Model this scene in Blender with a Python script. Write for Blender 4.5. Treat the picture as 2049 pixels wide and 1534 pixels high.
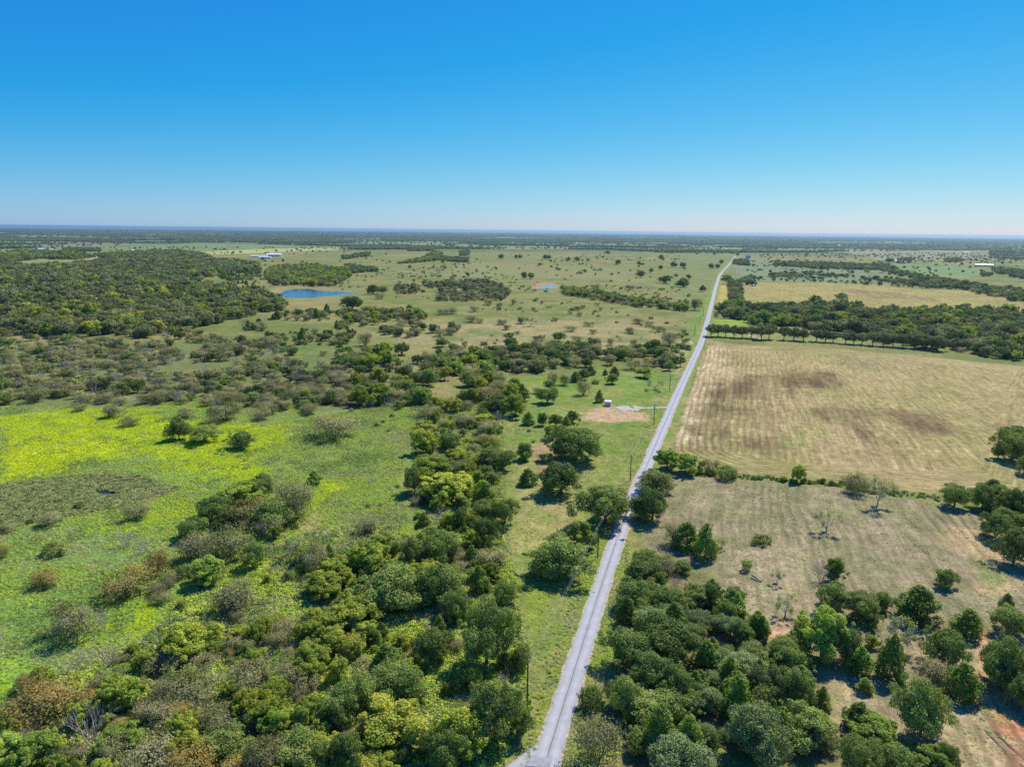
import bpy, math, random
import numpy as np
from mathutils import Vector, Matrix

# ------------------------------------------------------------------ camera, sky, sun, exposure
S = bpy.context.scene
for o in list(bpy.data.objects):
    bpy.data.objects.remove(o)
C = S.collection
PITCH, ROLL, CAMH = math.radians(12.1609), math.radians(0.6150), 100.0
cam = bpy.data.cameras.new('camera')
cam.sensor_width = 36.0
cam.lens = 36.0 * 1420.0 / 2049.0
cam.clip_start = 1.0
cam.clip_end = 200000.0
camo = bpy.data.objects.new('camera', cam)
C.objects.link(camo)
camo.matrix_world = Matrix.Translation((0, 0, CAMH)) @ Matrix.Rotation(math.pi / 2 - PITCH, 4, 'X') @ Matrix.Rotation(-ROLL * -1.0, 4, 'Z')
S.camera = camo

SUN_AZ, SUN_EL = math.radians(38.0), math.radians(50.0)      # azimuth clockwise from the view direction (+Y)
w = bpy.data.worlds.new('World')
S.world = w
w.use_nodes = True
nt = w.node_tree
nt.nodes.clear()
sky = nt.nodes.new('ShaderNodeTexSky')
sky.sky_type = 'NISHITA'
sky.sun_disc = False
sky.sun_elevation = SUN_EL
sky.sun_rotation = SUN_AZ
sky.altitude = 200.0
sky.air_density = 1.0
sky.dust_density = 0.13
sky.ozone_density = 1.0
# colour response of the camera: deep azure above, pale at the horizon
sep = nt.nodes.new('ShaderNodeSeparateColor')
com = nt.nodes.new('ShaderNodeCombineColor')
def wmath(op, a_, *bs):
    n = nt.nodes.new('ShaderNodeMath'); n.operation = op
    nt.links.new(a_, n.inputs[0])
    for i, b_ in enumerate(bs):
        if isinstance(b_, float): n.inputs[i + 1].default_value = b_
        else: nt.links.new(b_, n.inputs[i + 1])
    return n.outputs[0]
nt.links.new(sky.outputs[0], sep.inputs[0])
nt.links.new(wmath('MAXIMUM', wmath('MULTIPLY', wmath('POWER', wmath('MAXIMUM', wmath('SUBTRACT', sep.outputs[0], 2.4), 0.0), 1.4), 0.46), wmath('MULTIPLY', sep.outputs[0], 0.12)), com.inputs[0])
nt.links.new(wmath('MULTIPLY', sep.outputs[1], 1.08), com.inputs[1])
nt.links.new(wmath('MULTIPLY', wmath('POWER', sep.outputs[2], 0.36), 5.95), com.inputs[2])
bg = nt.nodes.new('ShaderNodeBackground')
bg.inputs['Strength'].default_value = 0.064
wo = nt.nodes.new('ShaderNodeOutputWorld')
nt.links.new(com.outputs[0], bg.inputs['Color'])
nt.links.new(bg.outputs[0], wo.inputs['Surface'])

sl = bpy.data.lights.new('sun', 'SUN')
sl.energy = 4.9
sl.angle = math.radians(0.5)
sl.color = (1.0, 0.95, 0.86)
so = bpy.data.objects.new('sun', sl)
C.objects.link(so)
sd = Vector((math.sin(SUN_AZ) * math.cos(SUN_EL), math.cos(SUN_AZ) * math.cos(SUN_EL), math.sin(SUN_EL)))
so.rotation_euler = sd.to_track_quat('Z', 'Y').to_euler()
so.location = (0, 0, 300)

S.view_settings.view_transform = 'Standard'
S.view_settings.look = 'None'
S.view_settings.exposure = 0.08
S.view_settings.gamma = 1.0
S.view_settings.use_curve_mapping = False
S.cycles.max_bounces = 5
S.cycles.diffuse_bounces = 2
S.cycles.glossy_bounces = 2
S.cycles.transmission_bounces = 3
S.cycles.volume_bounces = 0
S.cycles.transparent_max_bounces = 4
S.cycles.use_denoising = False
S.cycles.caustics_reflective = False
S.cycles.caustics_refractive = False

rng = np.random.default_rng(7)

# ------------------------------------------------------------------ small helpers
def lin(c, k=1.0):
    c = np.array(c, float) / 255.0
    return np.where(c <= 0.04045, c / 12.92, ((c + 0.055) / 1.055) ** 2.4) * k

def _h(ix, iy, seed):
    n = np.sin(ix * 127.1 + iy * 311.7 + seed * 74.7) * 43758.5453
    return n - np.floor(n)

def vnoise(x, y, s, seed=0):
    x = np.asarray(x, float) / s; y = np.asarray(y, float) / s
    ix, iy = np.floor(x), np.floor(y)
    fx, fy = x - ix, y - iy
    fx = fx * fx * (3 - 2 * fx); fy = fy * fy * (3 - 2 * fy)
    a = _h(ix, iy, seed); b = _h(ix + 1, iy, seed); c = _h(ix, iy + 1, seed); d = _h(ix + 1, iy + 1, seed)
    return (a * (1 - fx) + b * fx) * (1 - fy) + (c * (1 - fx) + d * fx) * fy

def fbm(x, y, s, seed=0, oct=3):
    t = 0; amp = 0.5; tot = 0
    for i in range(oct):
        t = t + amp * vnoise(x, y, s, seed + i * 13); tot += amp
        s *= 0.47; amp *= 0.55
    return t / tot

def sstep(a, b, v):
    t = np.clip((v - a) / (b - a), 0, 1)
    return t * t * (3 - 2 * t)

def height(x, y):
    x = np.asarray(x, float); y = np.asarray(y, float)
    return (-18.0 * sstep(3300, 5200, np.hypot(x, y)) + 0.5 * np.sin(x / 61.0 + 1.0) * np.sin(y / 83.0)
            + 0.25 * np.sin(x / 23.0) * np.sin(y / 29.0 + 2))

def poly_sd(px, py, poly):
    """signed distance to a closed polygon, positive inside"""
    p = np.asarray(poly, float); q = np.roll(p, -1, 0)
    d2 = np.full(px.shape, 1e18); ins = np.zeros(px.shape, bool)
    for (x0, y0), (x1, y1) in zip(p, q):
        ex, ey = x1 - x0, y1 - y0
        wx, wy = px - x0, py - y0
        t = np.clip((wx * ex + wy * ey) / (ex * ex + ey * ey + 1e-9), 0, 1)
        d2 = np.minimum(d2, (wx - ex * t) ** 2 + (wy - ey * t) ** 2)
        c = (y0 > py) != (y1 > py)
        with np.errstate(divide='ignore', invalid='ignore'):
            xi = x0 + (py - y0) * ex / (ey if ey != 0 else 1e-9)
        ins ^= c & (px < xi)
    d = np.sqrt(d2)
    return np.where(ins, d, -d)

def bbox_mask(px, py, poly, pad):
    p = np.asarray(poly)
    return (px > p[:, 0].min() - pad) & (px < p[:, 0].max() + pad) & (py > p[:, 1].min() - pad) & (py < p[:, 1].max() + pad)

def mesh_np(name, v, f, mats=(), mi=None, smooth=False):
    """v (n,3), f (m,k) with one k"""
    me = bpy.data.meshes.new(name)
    v = np.asarray(v, np.float32); f = np.asarray(f, np.int32)
    m, k = f.shape
    me.vertices.add(len(v)); me.vertices.foreach_set('co', v.ravel())
    me.loops.add(m * k); me.loops.foreach_set('vertex_index', f.ravel())
    me.polygons.add(m)
    me.polygons.foreach_set('loop_start', np.arange(0, m * k, k, dtype=np.int32))
    for mt in mats: me.materials.append(mt)
    if mi is not None: me.polygons.foreach_set('material_index', np.asarray(mi, np.int32))
    if smooth: me.polygons.foreach_set('use_smooth', np.ones(m, bool))
    me.update(calc_edges=True)
    return me

def attr(me, name, typ, data, dom='POINT'):
    a = me.attributes.new(name, typ, dom)
    key = {'FLOAT': 'value', 'INT': 'value', 'FLOAT_COLOR': 'color', 'FLOAT_VECTOR': 'vector'}[typ]
    a.data.foreach_set(key, np.asarray(data, np.int32 if typ == 'INT' else np.float32).ravel())

def link(name, me, parent=None, loc=None):
    o = bpy.data.objects.new(name, me)
    C.objects.link(o)
    if parent: o.parent = parent
    if loc is not None: o.location = loc
    return o

def tag(o, label=None, cat=None, group=None, kind=None):
    if label: o['label'] = label
    if cat: o['category'] = cat
    if group: o['group'] = group
    if kind: o['kind'] = kind
    return o

class MB:
    """collects quads / polygons of one part"""
    def __init__(s): s.v = []; s.f = []
    def add(s, v, f):
        n = len(s.v); s.v += [tuple(p) for p in v]; s.f += [tuple(i + n for i in q) for q in f]
    def box(s, c, d, yaw=0.0):
        x, y, z = [q / 2 for q in d]; ca, sa = math.cos(yaw), math.sin(yaw)
        v = []
        for sz in (-z, z):
            for sx, sy in ((-x, -y), (x, -y), (x, y), (-x, y)):
                v.append((c[0] + sx * ca - sy * sa, c[1] + sx * sa + sy * ca, c[2] + sz))
        s.add(v, [(3, 2, 1, 0), (4, 5, 6, 7), (0, 1, 5, 4), (1, 2, 6, 5), (2, 3, 7, 6), (3, 0, 4, 7)])
    def tube(s, a, b, ra, rb, n=6, cap=True):
        a, b = Vector(a), Vector(b); d = (b - a)
        if d.length < 1e-6: return
        d.normalize()
        u = d.cross(Vector((0.3, 0.9, 0.2)) if abs(d.z) > 0.8 else Vector((0, 0, 1))).normalized(); w_ = d.cross(u)
        v = []
        for p, r in ((a, ra), (b, rb)):
            for i in range(n):
                t = 2 * math.pi * i / n
                v.append(p + (u * math.cos(t) + w_ * math.sin(t)) * r)
        f = [(i, (i + 1) % n, n + (i + 1) % n, n + i) for i in range(n)]
        if cap: f += [tuple(range(n - 1, -1, -1)), tuple(range(n, 2 * n))]
        s.add(v, f)
    def build(s, name, mat, parent=None, loc=None, smooth=False):
        me = bpy.data.meshes.new(name)
        me.from_pydata(s.v, [], s.f)
        me.materials.append(mat)
        if smooth: me.polygons.foreach_set('use_smooth', np.ones(len(me.polygons), bool))
        me.update()
        return link(name, me, parent, loc)

def mat_new(name):
    m = bpy.data.materials.new(name); m.use_nodes = True
    m.node_tree.nodes.clear()
    return m, m.node_tree

def nd(t, typ, **kw):
    n = t.nodes.new(typ)
    for k, v in kw.items(): setattr(n, k, v)
    return n

def simple_mat(name, col, rough=0.8, spec=0.2, noise=0.15, scale=3.0, metallic=0.0, bump=0.0):
    m, t = mat_new(name)
    out = nd(t, 'ShaderNodeOutputMaterial'); p = nd(t, 'ShaderNodeBsdfPrincipled')
    g = nd(t, 'ShaderNodeNewGeometry'); n = nd(t, 'ShaderNodeTexNoise')
    n.inputs['Scale'].default_value = scale; n.inputs['Detail'].default_value = 4
    t.links.new(g.outputs['Position'], n.inputs['Vector'])
    mr = nd(t, 'ShaderNodeMapRange'); mr.inputs['To Min'].default_value = 1 - noise * 2; mr.inputs['To Max'].default_value = 1 + noise * 2
    mr.inputs['From Min'].default_value = 0.2; mr.inputs['From Max'].default_value = 0.8
    t.links.new(n.outputs['Fac'], mr.inputs['Value'])
    vm = nd(t, 'ShaderNodeVectorMath', operation='SCALE'); vm.inputs[0].default_value = col
    t.links.new(mr.outputs[0], vm.inputs['Scale'])
    t.links.new(vm.outputs[0], p.inputs['Base Color'])
    p.inputs['Roughness'].default_value = rough; p.inputs['Specular IOR Level'].default_value = spec; p.inputs['Metallic'].default_value = metallic
    if bump:
        b = nd(t, 'ShaderNodeBump'); b.inputs['Strength'].default_value = bump; b.inputs['Distance'].default_value = 0.1
        t.links.new(n.outputs['Fac'], b.inputs['Height']); t.links.new(b.outputs[0], p.inputs['Normal'])
    t.links.new(p.outputs[0], out.inputs['Surface'])
    return m

def foliage_mat(name, c0, c1, c2, trans=0.3, spread=0.3):
    """c0..c2 run with the leaf's own tint; each plant shifts a little on its own"""
    m, t = mat_new(name)
    c0, c1, c2 = [tuple(min(0.75, v * KLF) for v in c) for c in (c0, c1, c2)]
    out = nd(t, 'ShaderNodeOutputMaterial'); p = nd(t, 'ShaderNodeBsdfPrincipled'); tr = nd(t, 'ShaderNodeBsdfTranslucent'); mx = nd(t, 'ShaderNodeMixShader')
    a = nd(t, 'ShaderNodeAttribute', attribute_name='tint'); oi = nd(t, 'ShaderNodeObjectInfo')
    mr = nd(t, 'ShaderNodeMapRange'); mr.inputs['To Min'].default_value = -spread; mr.inputs['To Max'].default_value = spread
    t.links.new(oi.outputs['Random'], mr.inputs['Value'])
    ad = nd(t, 'ShaderNodeMath', operation='ADD'); ad.use_clamp = True
    t.links.new(a.outputs['Fac'], ad.inputs[0]); t.links.new(mr.outputs[0], ad.inputs[1])
    cr = nd(t, 'ShaderNodeValToRGB')
    cr.color_ramp.elements[0].position = 0.05; cr.color_ramp.elements[0].color = (*c0, 1)
    cr.color_ramp.elements[1].position = 0.95; cr.color_ramp.elements[1].color = (*c2, 1)
    e = cr.color_ramp.elements.new(0.5); e.color = (*c1, 1)
    t.links.new(ad.outputs[0], cr.inputs['Fac'])
    mul = nd(t, 'ShaderNodeMath', operation='MULTIPLY'); mul.inputs[1].default_value = 7.31
    fr = nd(t, 'ShaderNodeMath', operation='FRACT')
    t.links.new(oi.outputs['Random'], mul.inputs[0]); t.links.new(mul.outputs[0], fr.inputs[0])
    m2 = nd(t, 'ShaderNodeMapRange'); m2.inputs['To Min'].default_value = 0.78; m2.inputs['To Max'].default_value = 1.22
    t.links.new(fr.outputs[0], m2.inputs['Value'])
    sc = nd(t, 'ShaderNodeVectorMath', operation='SCALE')
    t.links.new(cr.outputs[0], sc.inputs[0]); t.links.new(m2.outputs[0], sc.inputs['Scale'])
    t.links.new(sc.outputs[0], p.inputs['Base Color'])
    ty = nd(t, 'ShaderNodeVectorMath', operation='MULTIPLY'); ty.inputs[1].default_value = (1.15, 1.15, 0.5)
    t.links.new(sc.outputs[0], ty.inputs[0]); t.links.new(ty.outputs[0], tr.inputs['Color'])
    p.inputs['Roughness'].default_value = 0.6; p.inputs['Specular IOR Level'].default_value = 0.12
    mx.inputs['Fac'].default_value = trans
    t.links.new(p.outputs[0], mx.inputs[1]); t.links.new(tr.outputs[0], mx.inputs[2])
    t.links.new(mx.outputs[0], out.inputs['Surface'])
    return m

# ------------------------------------------------------------------ survey of the place (metres, x right, y ahead, from the spot below the camera)
ROAD = [(3.7, 104.1), (7.0, 116.5), (10.6, 129.8), (15.3, 146.9), (24.5, 180.3), (39.0, 231.7), (48.8, 263.5), (62.4, 305.7), (79.8, 360.2), (103.9, 434.8), (136.0, 533.1), (176.4, 657.0), (227.5, 825.7), (303.3, 1080.8), (390.5, 1374.1), (514.8, 1779.9), (684.4, 2285.5), (987.4, 3203.6)]
POLES = [(4.0, 134.2), (27.3, 205.2), (49.3, 278.5), (76.2, 367.0), (101.9, 447.5), (127.1, 526.9), (153.8, 611.7), (181.2, 700.2), (207.1, 782.3), (231.3, 860.3)]
WATERS = {'pond_water': [(-365.5, 1113.5), (-373.3, 1159.0), (-368.8, 1203.4), (-342.6, 1205.3), (-312.8, 1170.5), (-294.3, 1152.4), (-285.9, 1166.8), (-268.3, 1150.8), (-243.2, 1134.7), (-251.7, 1120.5), (-263.5, 1097.3), (-276.4, 1081.4), (-295.0, 1061.2), (-313.0, 1048.2), (-335.5, 1045.6)], 'tank_water': [(39.1, 1262.6), (49.5, 1310.0), (64.2, 1338.4), (80.6, 1344.6), (80.6, 1288.0), (58.6, 1264.2)], 'lake_a': [(4193.5, 8787.3), (4367.3, 8742.2), (4173.1, 8352.1), (3956.1, 8288.3)], 'lake_b': [(5009.2, 7646.4), (5277.4, 7696.6), (5042.1, 7352.3), (4768.9, 7278.4)], 'lake_c': [(5223.3, 7463.1), (5308.4, 7523.0), (5073.4, 7188.7), (5009.8, 7157.0)], 'lily_water': [(-161.8, 260.7), (-159.1, 261.2), (-155.3, 259.2), (-150.0, 256.8), (-151.2, 254.1), (-155.4, 254.8), (-158.9, 256.3)]}
COVER = [
('', [(-1508.2, 2111.5), (-1269.1, 2184.1), (-1114.3, 1963.9), (-1147.4, 1717.2), (-1131.7, 1579.4)], 20, 10, (150, 155, 95), (135, 148, 90), 120, 0.5),
('', [(-1413.3, 2375.9), (-1302.6, 2961.2), (-1121.3, 4616.1), (-842.5, 3483.0), (-1101.1, 2658.7), (-1216.8, 2434.4), (-1267.5, 2146.0)], 12, 5, (190, 182, 118), (175, 172, 108), 120, 0.5),
('', [(-2241.0, 3496.6), (-2383.4, 5430.2), (-1095.6, 4835.9), (-1074.9, 4424.9), (-1343.2, 3054.0), (-1443.4, 2426.7), (-1597.3, 2487.5)], 20, 10, (132, 150, 92), (124, 142, 88), 200, 0.5),
('', [(-3424.9, 5161.4), (-2936.8, 5630.9), (-2557.0, 4855.6), (-2927.1, 4472.0)], 10, 5, (150, 120, 105), (140, 120, 100), 100, 0.5),
('', [(-611.7, 2537.6), (-339.6, 2774.7), (-155.7, 3037.4), (174.8, 2597.6), (591.5, 2413.0), (380.1, 1541.2), (73.2, 1663.0), (-128.4, 1710.3), (-324.1, 1336.7)], 60, 20, (122, 134, 68), (146, 140, 86), 50, 0.5),
('', [(-177.3, 2363.6), (95.5, 2182.5), (315.6, 1938.8), (247.5, 1514.7), (-5.5, 1536.3), (-168.0, 1698.5)], 40, 20, (150, 140, 92), (132, 148, 84), 60, 0.55),
('', [(-134.8, 684.9), (-88.4, 809.1), (17.7, 837.3), (129.7, 780.4), (160.3, 704.6), (137.5, 600.5), (58.8, 620.9), (-15.8, 588.9), (-67.4, 614.2), (-121.2, 614.2)], 14, 12, (166, 154, 104), (124, 134, 76), 30, 0.55),
('', [(-324.1, 1336.7), (-5.3, 1486.3), (333.6, 1349.4), (212.1, 848.7), (38.0, 839.5), (-98.2, 793.1), (-215.3, 882.1)], 30, 15, (116, 130, 64), (148, 142, 86), 28, 0.47),
('', [(693.5, 3109.3), (960.9, 3190.9), (362.6, 1269.9), (232.8, 850.2), (193.3, 847.7)], 30, 15, (120, 138, 72), (142, 140, 88), 50, 0.5),
('', [(930.6, 2972.0), (1244.7, 2448.9), (824.8, 1555.8), (512.6, 1509.6), (575.1, 1899.8)], 20, 10, (126, 140, 100), (138, 146, 104), 80, 0.5),
('', [(2267.9, 4941.3), (3348.9, 5807.0), (3231.9, 4897.2), (2298.6, 3477.3), (1634.2, 2823.7), (1449.3, 2855.3)], 20, 10, (165, 150, 115), (140, 145, 105), 120, 0.5),
('', [(1321.7, 2518.9), (1540.6, 2457.5), (1310.0, 1958.8), (1071.9, 1702.7), (1091.4, 2047.7)], 14, 8, (118, 146, 88), (135, 150, 95), 80, 0.5),
('brush_ground', [(-436.7, 597.2), (-239.9, 641.7), (-143.8, 620.5), (-62.7, 471.9), (-53.7, 402.0), (-103.3, 369.5), (-217.9, 387.5), (-285.3, 383.1)], 10, 8, (130, 132, 84), (118, 134, 72), 20, 0.5),
('meadow', [(-287.7, 386.6), (-219.8, 391.0), (-137.4, 408.6), (-104.1, 372.7), (-58.2, 413.9), (-49.3, 364.4), (-45.3, 274.3), (-34.8, 229.4), (-51.9, 213.3), (-77.5, 222.6), (-88.2, 195.4), (-90.4, 156.1), (-100.7, 146.9), (-107.0, 131.2)], 5, 4, (118, 158, 70), (138, 164, 82), 14, 0.5),
('', [(-129.9, 353.2), (-104.1, 372.7), (-57.4, 407.7), (-49.5, 349.9), (-47.3, 274.3), (-35.7, 229.3), (-52.3, 215.2), (-71.9, 252.1), (-87.0, 292.4)], 8, 6, (134, 150, 80), (118, 148, 70), 10, 0.5),
('', [(-268.8, 359.9), (-258.3, 378.3), (-227.9, 382.8), (-200.8, 385.7), (-178.2, 358.1), (-141.4, 355.2), (-118.1, 366.0), (-104.3, 337.6), (-113.3, 305.4), (-100.7, 279.3), (-108.6, 272.0), (-135.9, 283.6), (-162.0, 299.8), (-180.8, 294.3), (-184.5, 275.4), (-203.8, 268.1)], 5, 6, (182, 202, 22), (140, 175, 48), 9, 0.6),
('', [(-240.0, 319.2), (-220.7, 340.0), (-188.0, 326.7), (-180.8, 294.3), (-184.5, 275.4), (-203.8, 268.1)], 6, 5, (196, 208, 14), (160, 190, 30), 8, 0.7),
('', [(-77.9, 273.5), (-65.1, 271.6), (-63.3, 263.9), (-71.4, 256.5), (-71.9, 246.2), (-74.6, 263.9)], 3, 2, (190, 200, 30), (150, 180, 50), 5, 0.7),
('', [(-64.7, 224.8), (-57.2, 229.0), (-52.3, 215.2), (-59.0, 209.6)], 3, 2, (190, 195, 50), (140, 165, 65), 5, 0.7),
('', [(-138.5, 249.6), (-117.1, 248.9), (-111.1, 239.3), (-122.1, 226.9), (-132.1, 223.8), (-143.4, 223.4), (-141.3, 235.1)], 3, 4, (160, 180, 50), (116, 150, 60), 7, 0.5),
('', [(-117.4, 167.9), (-111.3, 178.5), (-98.3, 174.2), (-91.0, 164.2), (-90.2, 150.2), (-97.7, 154.3), (-108.9, 157.8)], 3, 3, (160, 190, 50), (100, 150, 60), 6, 0.6),
('', [(-119.3, 148.6), (-114.5, 148.6), (-104.1, 143.5), (-109.2, 137.4), (-105.3, 128.7)], 3, 3, (150, 200, 50), (110, 165, 60), 6, 0.6),
('lily_pond', [(-201.5, 264.8), (-188.6, 270.8), (-171.1, 277.5), (-154.6, 278.3), (-140.2, 267.6), (-130.1, 264.0), (-130.9, 257.9), (-135.8, 248.1), (-147.6, 241.0), (-158.0, 232.9), (-167.9, 225.4), (-171.2, 221.9)], 1.5, 1.5, (76, 80, 46), (62, 70, 40), 5, 0.5),
('', [(-140.3, 265.7), (-130.4, 265.3), (-129.7, 255.3), (-135.4, 247.3), (-137.9, 249.7), (-133.9, 258.6)], 1.5, 1.5, (190, 165, 105), (165, 150, 100), 4, 0.5),
('thicket_floor', [(-70.3, 220.7), (-33.1, 229.4), (-3.6, 226.0), (1.4, 193.5), (4.1, 139.6), (-1.5, 116.4), (-90.6, 108.0), (-107.0, 131.2), (-100.7, 146.9), (-90.4, 156.1), (-88.2, 195.4), (-76.9, 220.6)], 6, 4, (142, 138, 84), (112, 146, 64), 8, 0.45),
('', [(-107.0, 131.2), (-90.4, 156.1), (-88.2, 195.4), (-59.5, 184.0), (-55.7, 154.7), (-76.0, 132.3), (-93.9, 112.7)], 8, 6, (104, 150, 60), (132, 148, 74), 8, 0.5),
('', [(-80.9, 212.8), (-69.3, 242.3), (-64.5, 237.7), (-65.9, 205.9), (-63.3, 178.4), (-73.6, 163.1), (-76.8, 167.8), (-67.9, 183.8)], 3, 2, (182, 160, 118), (150, 145, 95), 8, 0.7),
('thicket_floor', [(-56.2, 379.3), (-7.3, 417.8), (-4.9, 361.8), (-1.9, 226.1), (-32.8, 227.3)], 6, 4, (138, 138, 82), (118, 140, 70), 8, 0.45),
('roadside_pasture', [(-4.9, 361.8), (-8.4, 475.7), (64.7, 514.5), (117.0, 508.9), (103.0, 434.8), (65.1, 320.0), (36.7, 231.6), (25.1, 193.7), (9.9, 145.0), (4.7, 132.1), (3.1, 145.0), (0.2, 193.5), (-2.3, 230.3)], 4, 3, (122, 146, 64), (148, 152, 84), 14, 0.5),
('', [(-2.1, 239.2), (16.5, 249.8), (18.6, 226.7), (9.4, 210.6), (-0.9, 206.9)], 4, 4, (176, 164, 104), (150, 152, 84), 6, 0.6),
('', [(1.6, 295.9), (23.0, 290.2), (30.1, 255.5), (22.0, 226.8), (3.3, 234.9)], 5, 4, (170, 158, 104), (140, 150, 78), 7, 0.6),
('', [(-1.4, 206.9), (0.2, 206.9), (2.9, 163.8), (0.4, 161.5)], 1.5, 1, (180, 150, 118), (160, 145, 105), 4, 0.7),
('', [(8.6, 318.0), (21.3, 334.6), (23.5, 296.9), (12.3, 289.7)], 3, 2, (186, 150, 120), (150, 140, 90), 5, 0.6),
('', [(4.3, 190.4), (11.2, 181.6), (7.7, 161.5), (4.0, 166.1)], 3, 2, (150, 160, 66), (130, 152, 58), 5, 0.5),
('', [(-8.1, 479.1), (34.9, 487.5), (101.4, 461.7), (93.3, 422.9), (19.9, 417.0), (-7.0, 419.1)], 8, 6, (120, 148, 60), (150, 152, 82), 16, 0.55),
('dirt_yard', [(38.4, 376.5), (45.3, 389.1), (60.3, 399.1), (74.5, 388.1), (73.1, 377.1), (58.0, 367.9), (46.1, 371.4)], 3.5, 9, (204, 164, 130), (190, 168, 126), 5, 0.5),
('', [(88.5, 428.1), (101.7, 434.8), (95.8, 419.0), (83.7, 419.1)], 2, 2, (190, 160, 120), (160, 150, 100), 5, 0.5),
('thicket_floor', [(31.2, 200.4), (49.6, 211.6), (59.4, 194.6), (65.9, 169.7), (72.6, 148.2), (69.4, 130.8), (88.3, 123.8), (88.9, 109.7), (14.7, 108.7), (22.6, 145.1)], 4, 4, (150, 132, 92), (120, 128, 72), 7, 0.5),
('dry_pasture', [(66.6, 284.9), (86.9, 280.7), (132.6, 271.2), (164.4, 256.8), (173.5, 235.9), (176.2, 215.7), (98.0, 109.9), (79.8, 109.6), (86.3, 123.7), (69.4, 130.8), (72.6, 148.2), (65.9, 169.7), (59.4, 194.6), (50.4, 207.9), (43.0, 215.2), (55.9, 250.9)], 3, 3, (170, 154, 120), (150, 144, 104), 12, 0.5),
('', [(67.4, 212.1), (99.8, 220.7), (82.0, 170.5), (67.9, 148.0), (64.2, 164.9), (61.3, 185.6)], 5, 5, (182, 164, 128), (158, 150, 112), 9, 0.55),
('', [(154.3, 239.9), (163.0, 234.3), (170.8, 236.1), (152.9, 209.7), (146.9, 213.2), (140.9, 218.1), (136.6, 224.6)], 5, 5, (204, 176, 132), (168, 158, 112), 7, 0.55),
('', [(122.7, 167.8), (124.5, 167.8), (111.8, 147.1), (106.3, 136.0), (109.4, 130.0), (98.4, 114.6), (95.8, 120.3), (101.1, 132.5), (103.7, 139.4), (114.9, 158.3)], 2, 3, (208, 150, 108), (198, 170, 126), 5, 0.6),
('', [(78.1, 147.3), (79.1, 133.5), (81.4, 130.8), (94.0, 133.9), (104.4, 135.9), (92.6, 117.9), (85.9, 117.7), (79.5, 130.8), (64.8, 125.8), (68.5, 136.0)], 4, 4, (202, 178, 134), (172, 162, 116), 7, 0.55),
('', [(113.1, 165.9), (122.7, 172.8), (121.2, 166.1), (108.1, 147.0), (109.1, 152.4)], 3, 3, (206, 168, 126), (180, 165, 118), 6, 0.6),
('', [(141.4, 200.1), (154.1, 196.1), (148.2, 187.7), (137.7, 186.5)], 3, 3, (206, 172, 128), (170, 162, 112), 7, 0.6),
('', [(66.0, 164.8), (73.5, 171.0), (70.7, 161.1), (65.8, 157.2)], 2, 2, (212, 172, 134), (180, 160, 120), 6, 0.6),
('', [(152.8, 212.2), (149.3, 200.3), (143.7, 189.6), (138.8, 187.5), (143.5, 200.2)], 3, 3, (140, 150, 88), (150, 152, 98), 6, 0.5),
('mown_field', [(182.7, 672.3), (208.6, 645.0), (298.7, 621.3), (345.3, 586.5), (418.5, 538.7), (207.4, 255.3), (193.1, 268.2), (169.8, 266.0), (133.9, 274.2), (111.3, 279.2), (88.9, 287.7), (83.1, 298.4), (74.3, 318.9), (81.7, 346.3)], 2.5, 1.5, (184, 164, 114), (168, 156, 100), 30, 0.5),
('mown_field', [(474.1, 1480.9), (690.8, 1468.8), (767.1, 1331.5), (860.7, 1317.8), (729.2, 955.6), (696.7, 912.1), (559.2, 907.9), (450.2, 948.8), (405.3, 1004.6), (315.4, 976.9)], 4, 2, (178, 164, 98), (164, 154, 92), 40, 0.5),
('', [(80.2, 295.6), (89.2, 289.0), (112.5, 282.4), (136.8, 276.1), (169.2, 264.9), (164.1, 256.3), (133.6, 269.0), (109.9, 275.6), (86.9, 280.7), (77.2, 283.7)], 1.5, 1.5, (122, 140, 68), (140, 146, 84), 6, 0.5),
('', [(273.5, 959.9), (398.0, 1378.6), (419.2, 1397.9), (290.2, 952.3)], 3, 1, (196, 174, 92), (180, 165, 90), 15, 0.5),
('', [(229.4, 830.0), (275.0, 834.6), (255.2, 761.1), (210.6, 763.0)], 3, 1, (160, 175, 60), (140, 165, 60), 15, 0.5),
('', [(143.8, 610.4), (197.2, 787.6), (254.7, 967.4), (374.4, 1352.4), (390.0, 1353.8), (246.2, 888.4), (182.1, 684.4), (140.2, 552.5), (114.3, 484.9)], 6, 5, (112, 148, 62), (128, 150, 76), 14, 0.5),
('', [(210.7, 773.9), (242.6, 691.1), (334.3, 666.2), (324.9, 646.5), (236.6, 673.5), (187.3, 685.0)], 3, 2, (130, 155, 70), (150, 155, 85), 10, 0.5),
('pond_bank', [(-369.4, 1102.2), (-377.3, 1146.9), (-380.0, 1233.3), (-376.1, 1277.9), (-336.0, 1258.2), (-292.6, 1194.2), (-245.4, 1154.1), (-238.5, 1130.8), (-260.6, 1084.8), (-290.4, 1044.3), (-310.9, 1028.9), (-331.9, 1028.5), (-354.6, 1065.6)], 3, 3, (156, 142, 102), (136, 138, 88), 20, 0.6),
('', [(-379.9, 1070.1), (-389.2, 1171.2), (-373.5, 1135.1), (-364.0, 1082.9), (-371.0, 1049.6)], 3, 3, (185, 160, 122), (150, 145, 95), 20, 0.6),
('pond_bank', [(32.1, 1283.0), (47.5, 1386.2), (62.9, 1413.1), (81.3, 1398.3), (86.1, 1347.6), (81.8, 1279.7), (58.2, 1255.5), (36.8, 1256.5)], 3, 2, (186, 146, 108), (160, 146, 100), 20, 0.6)]
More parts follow.
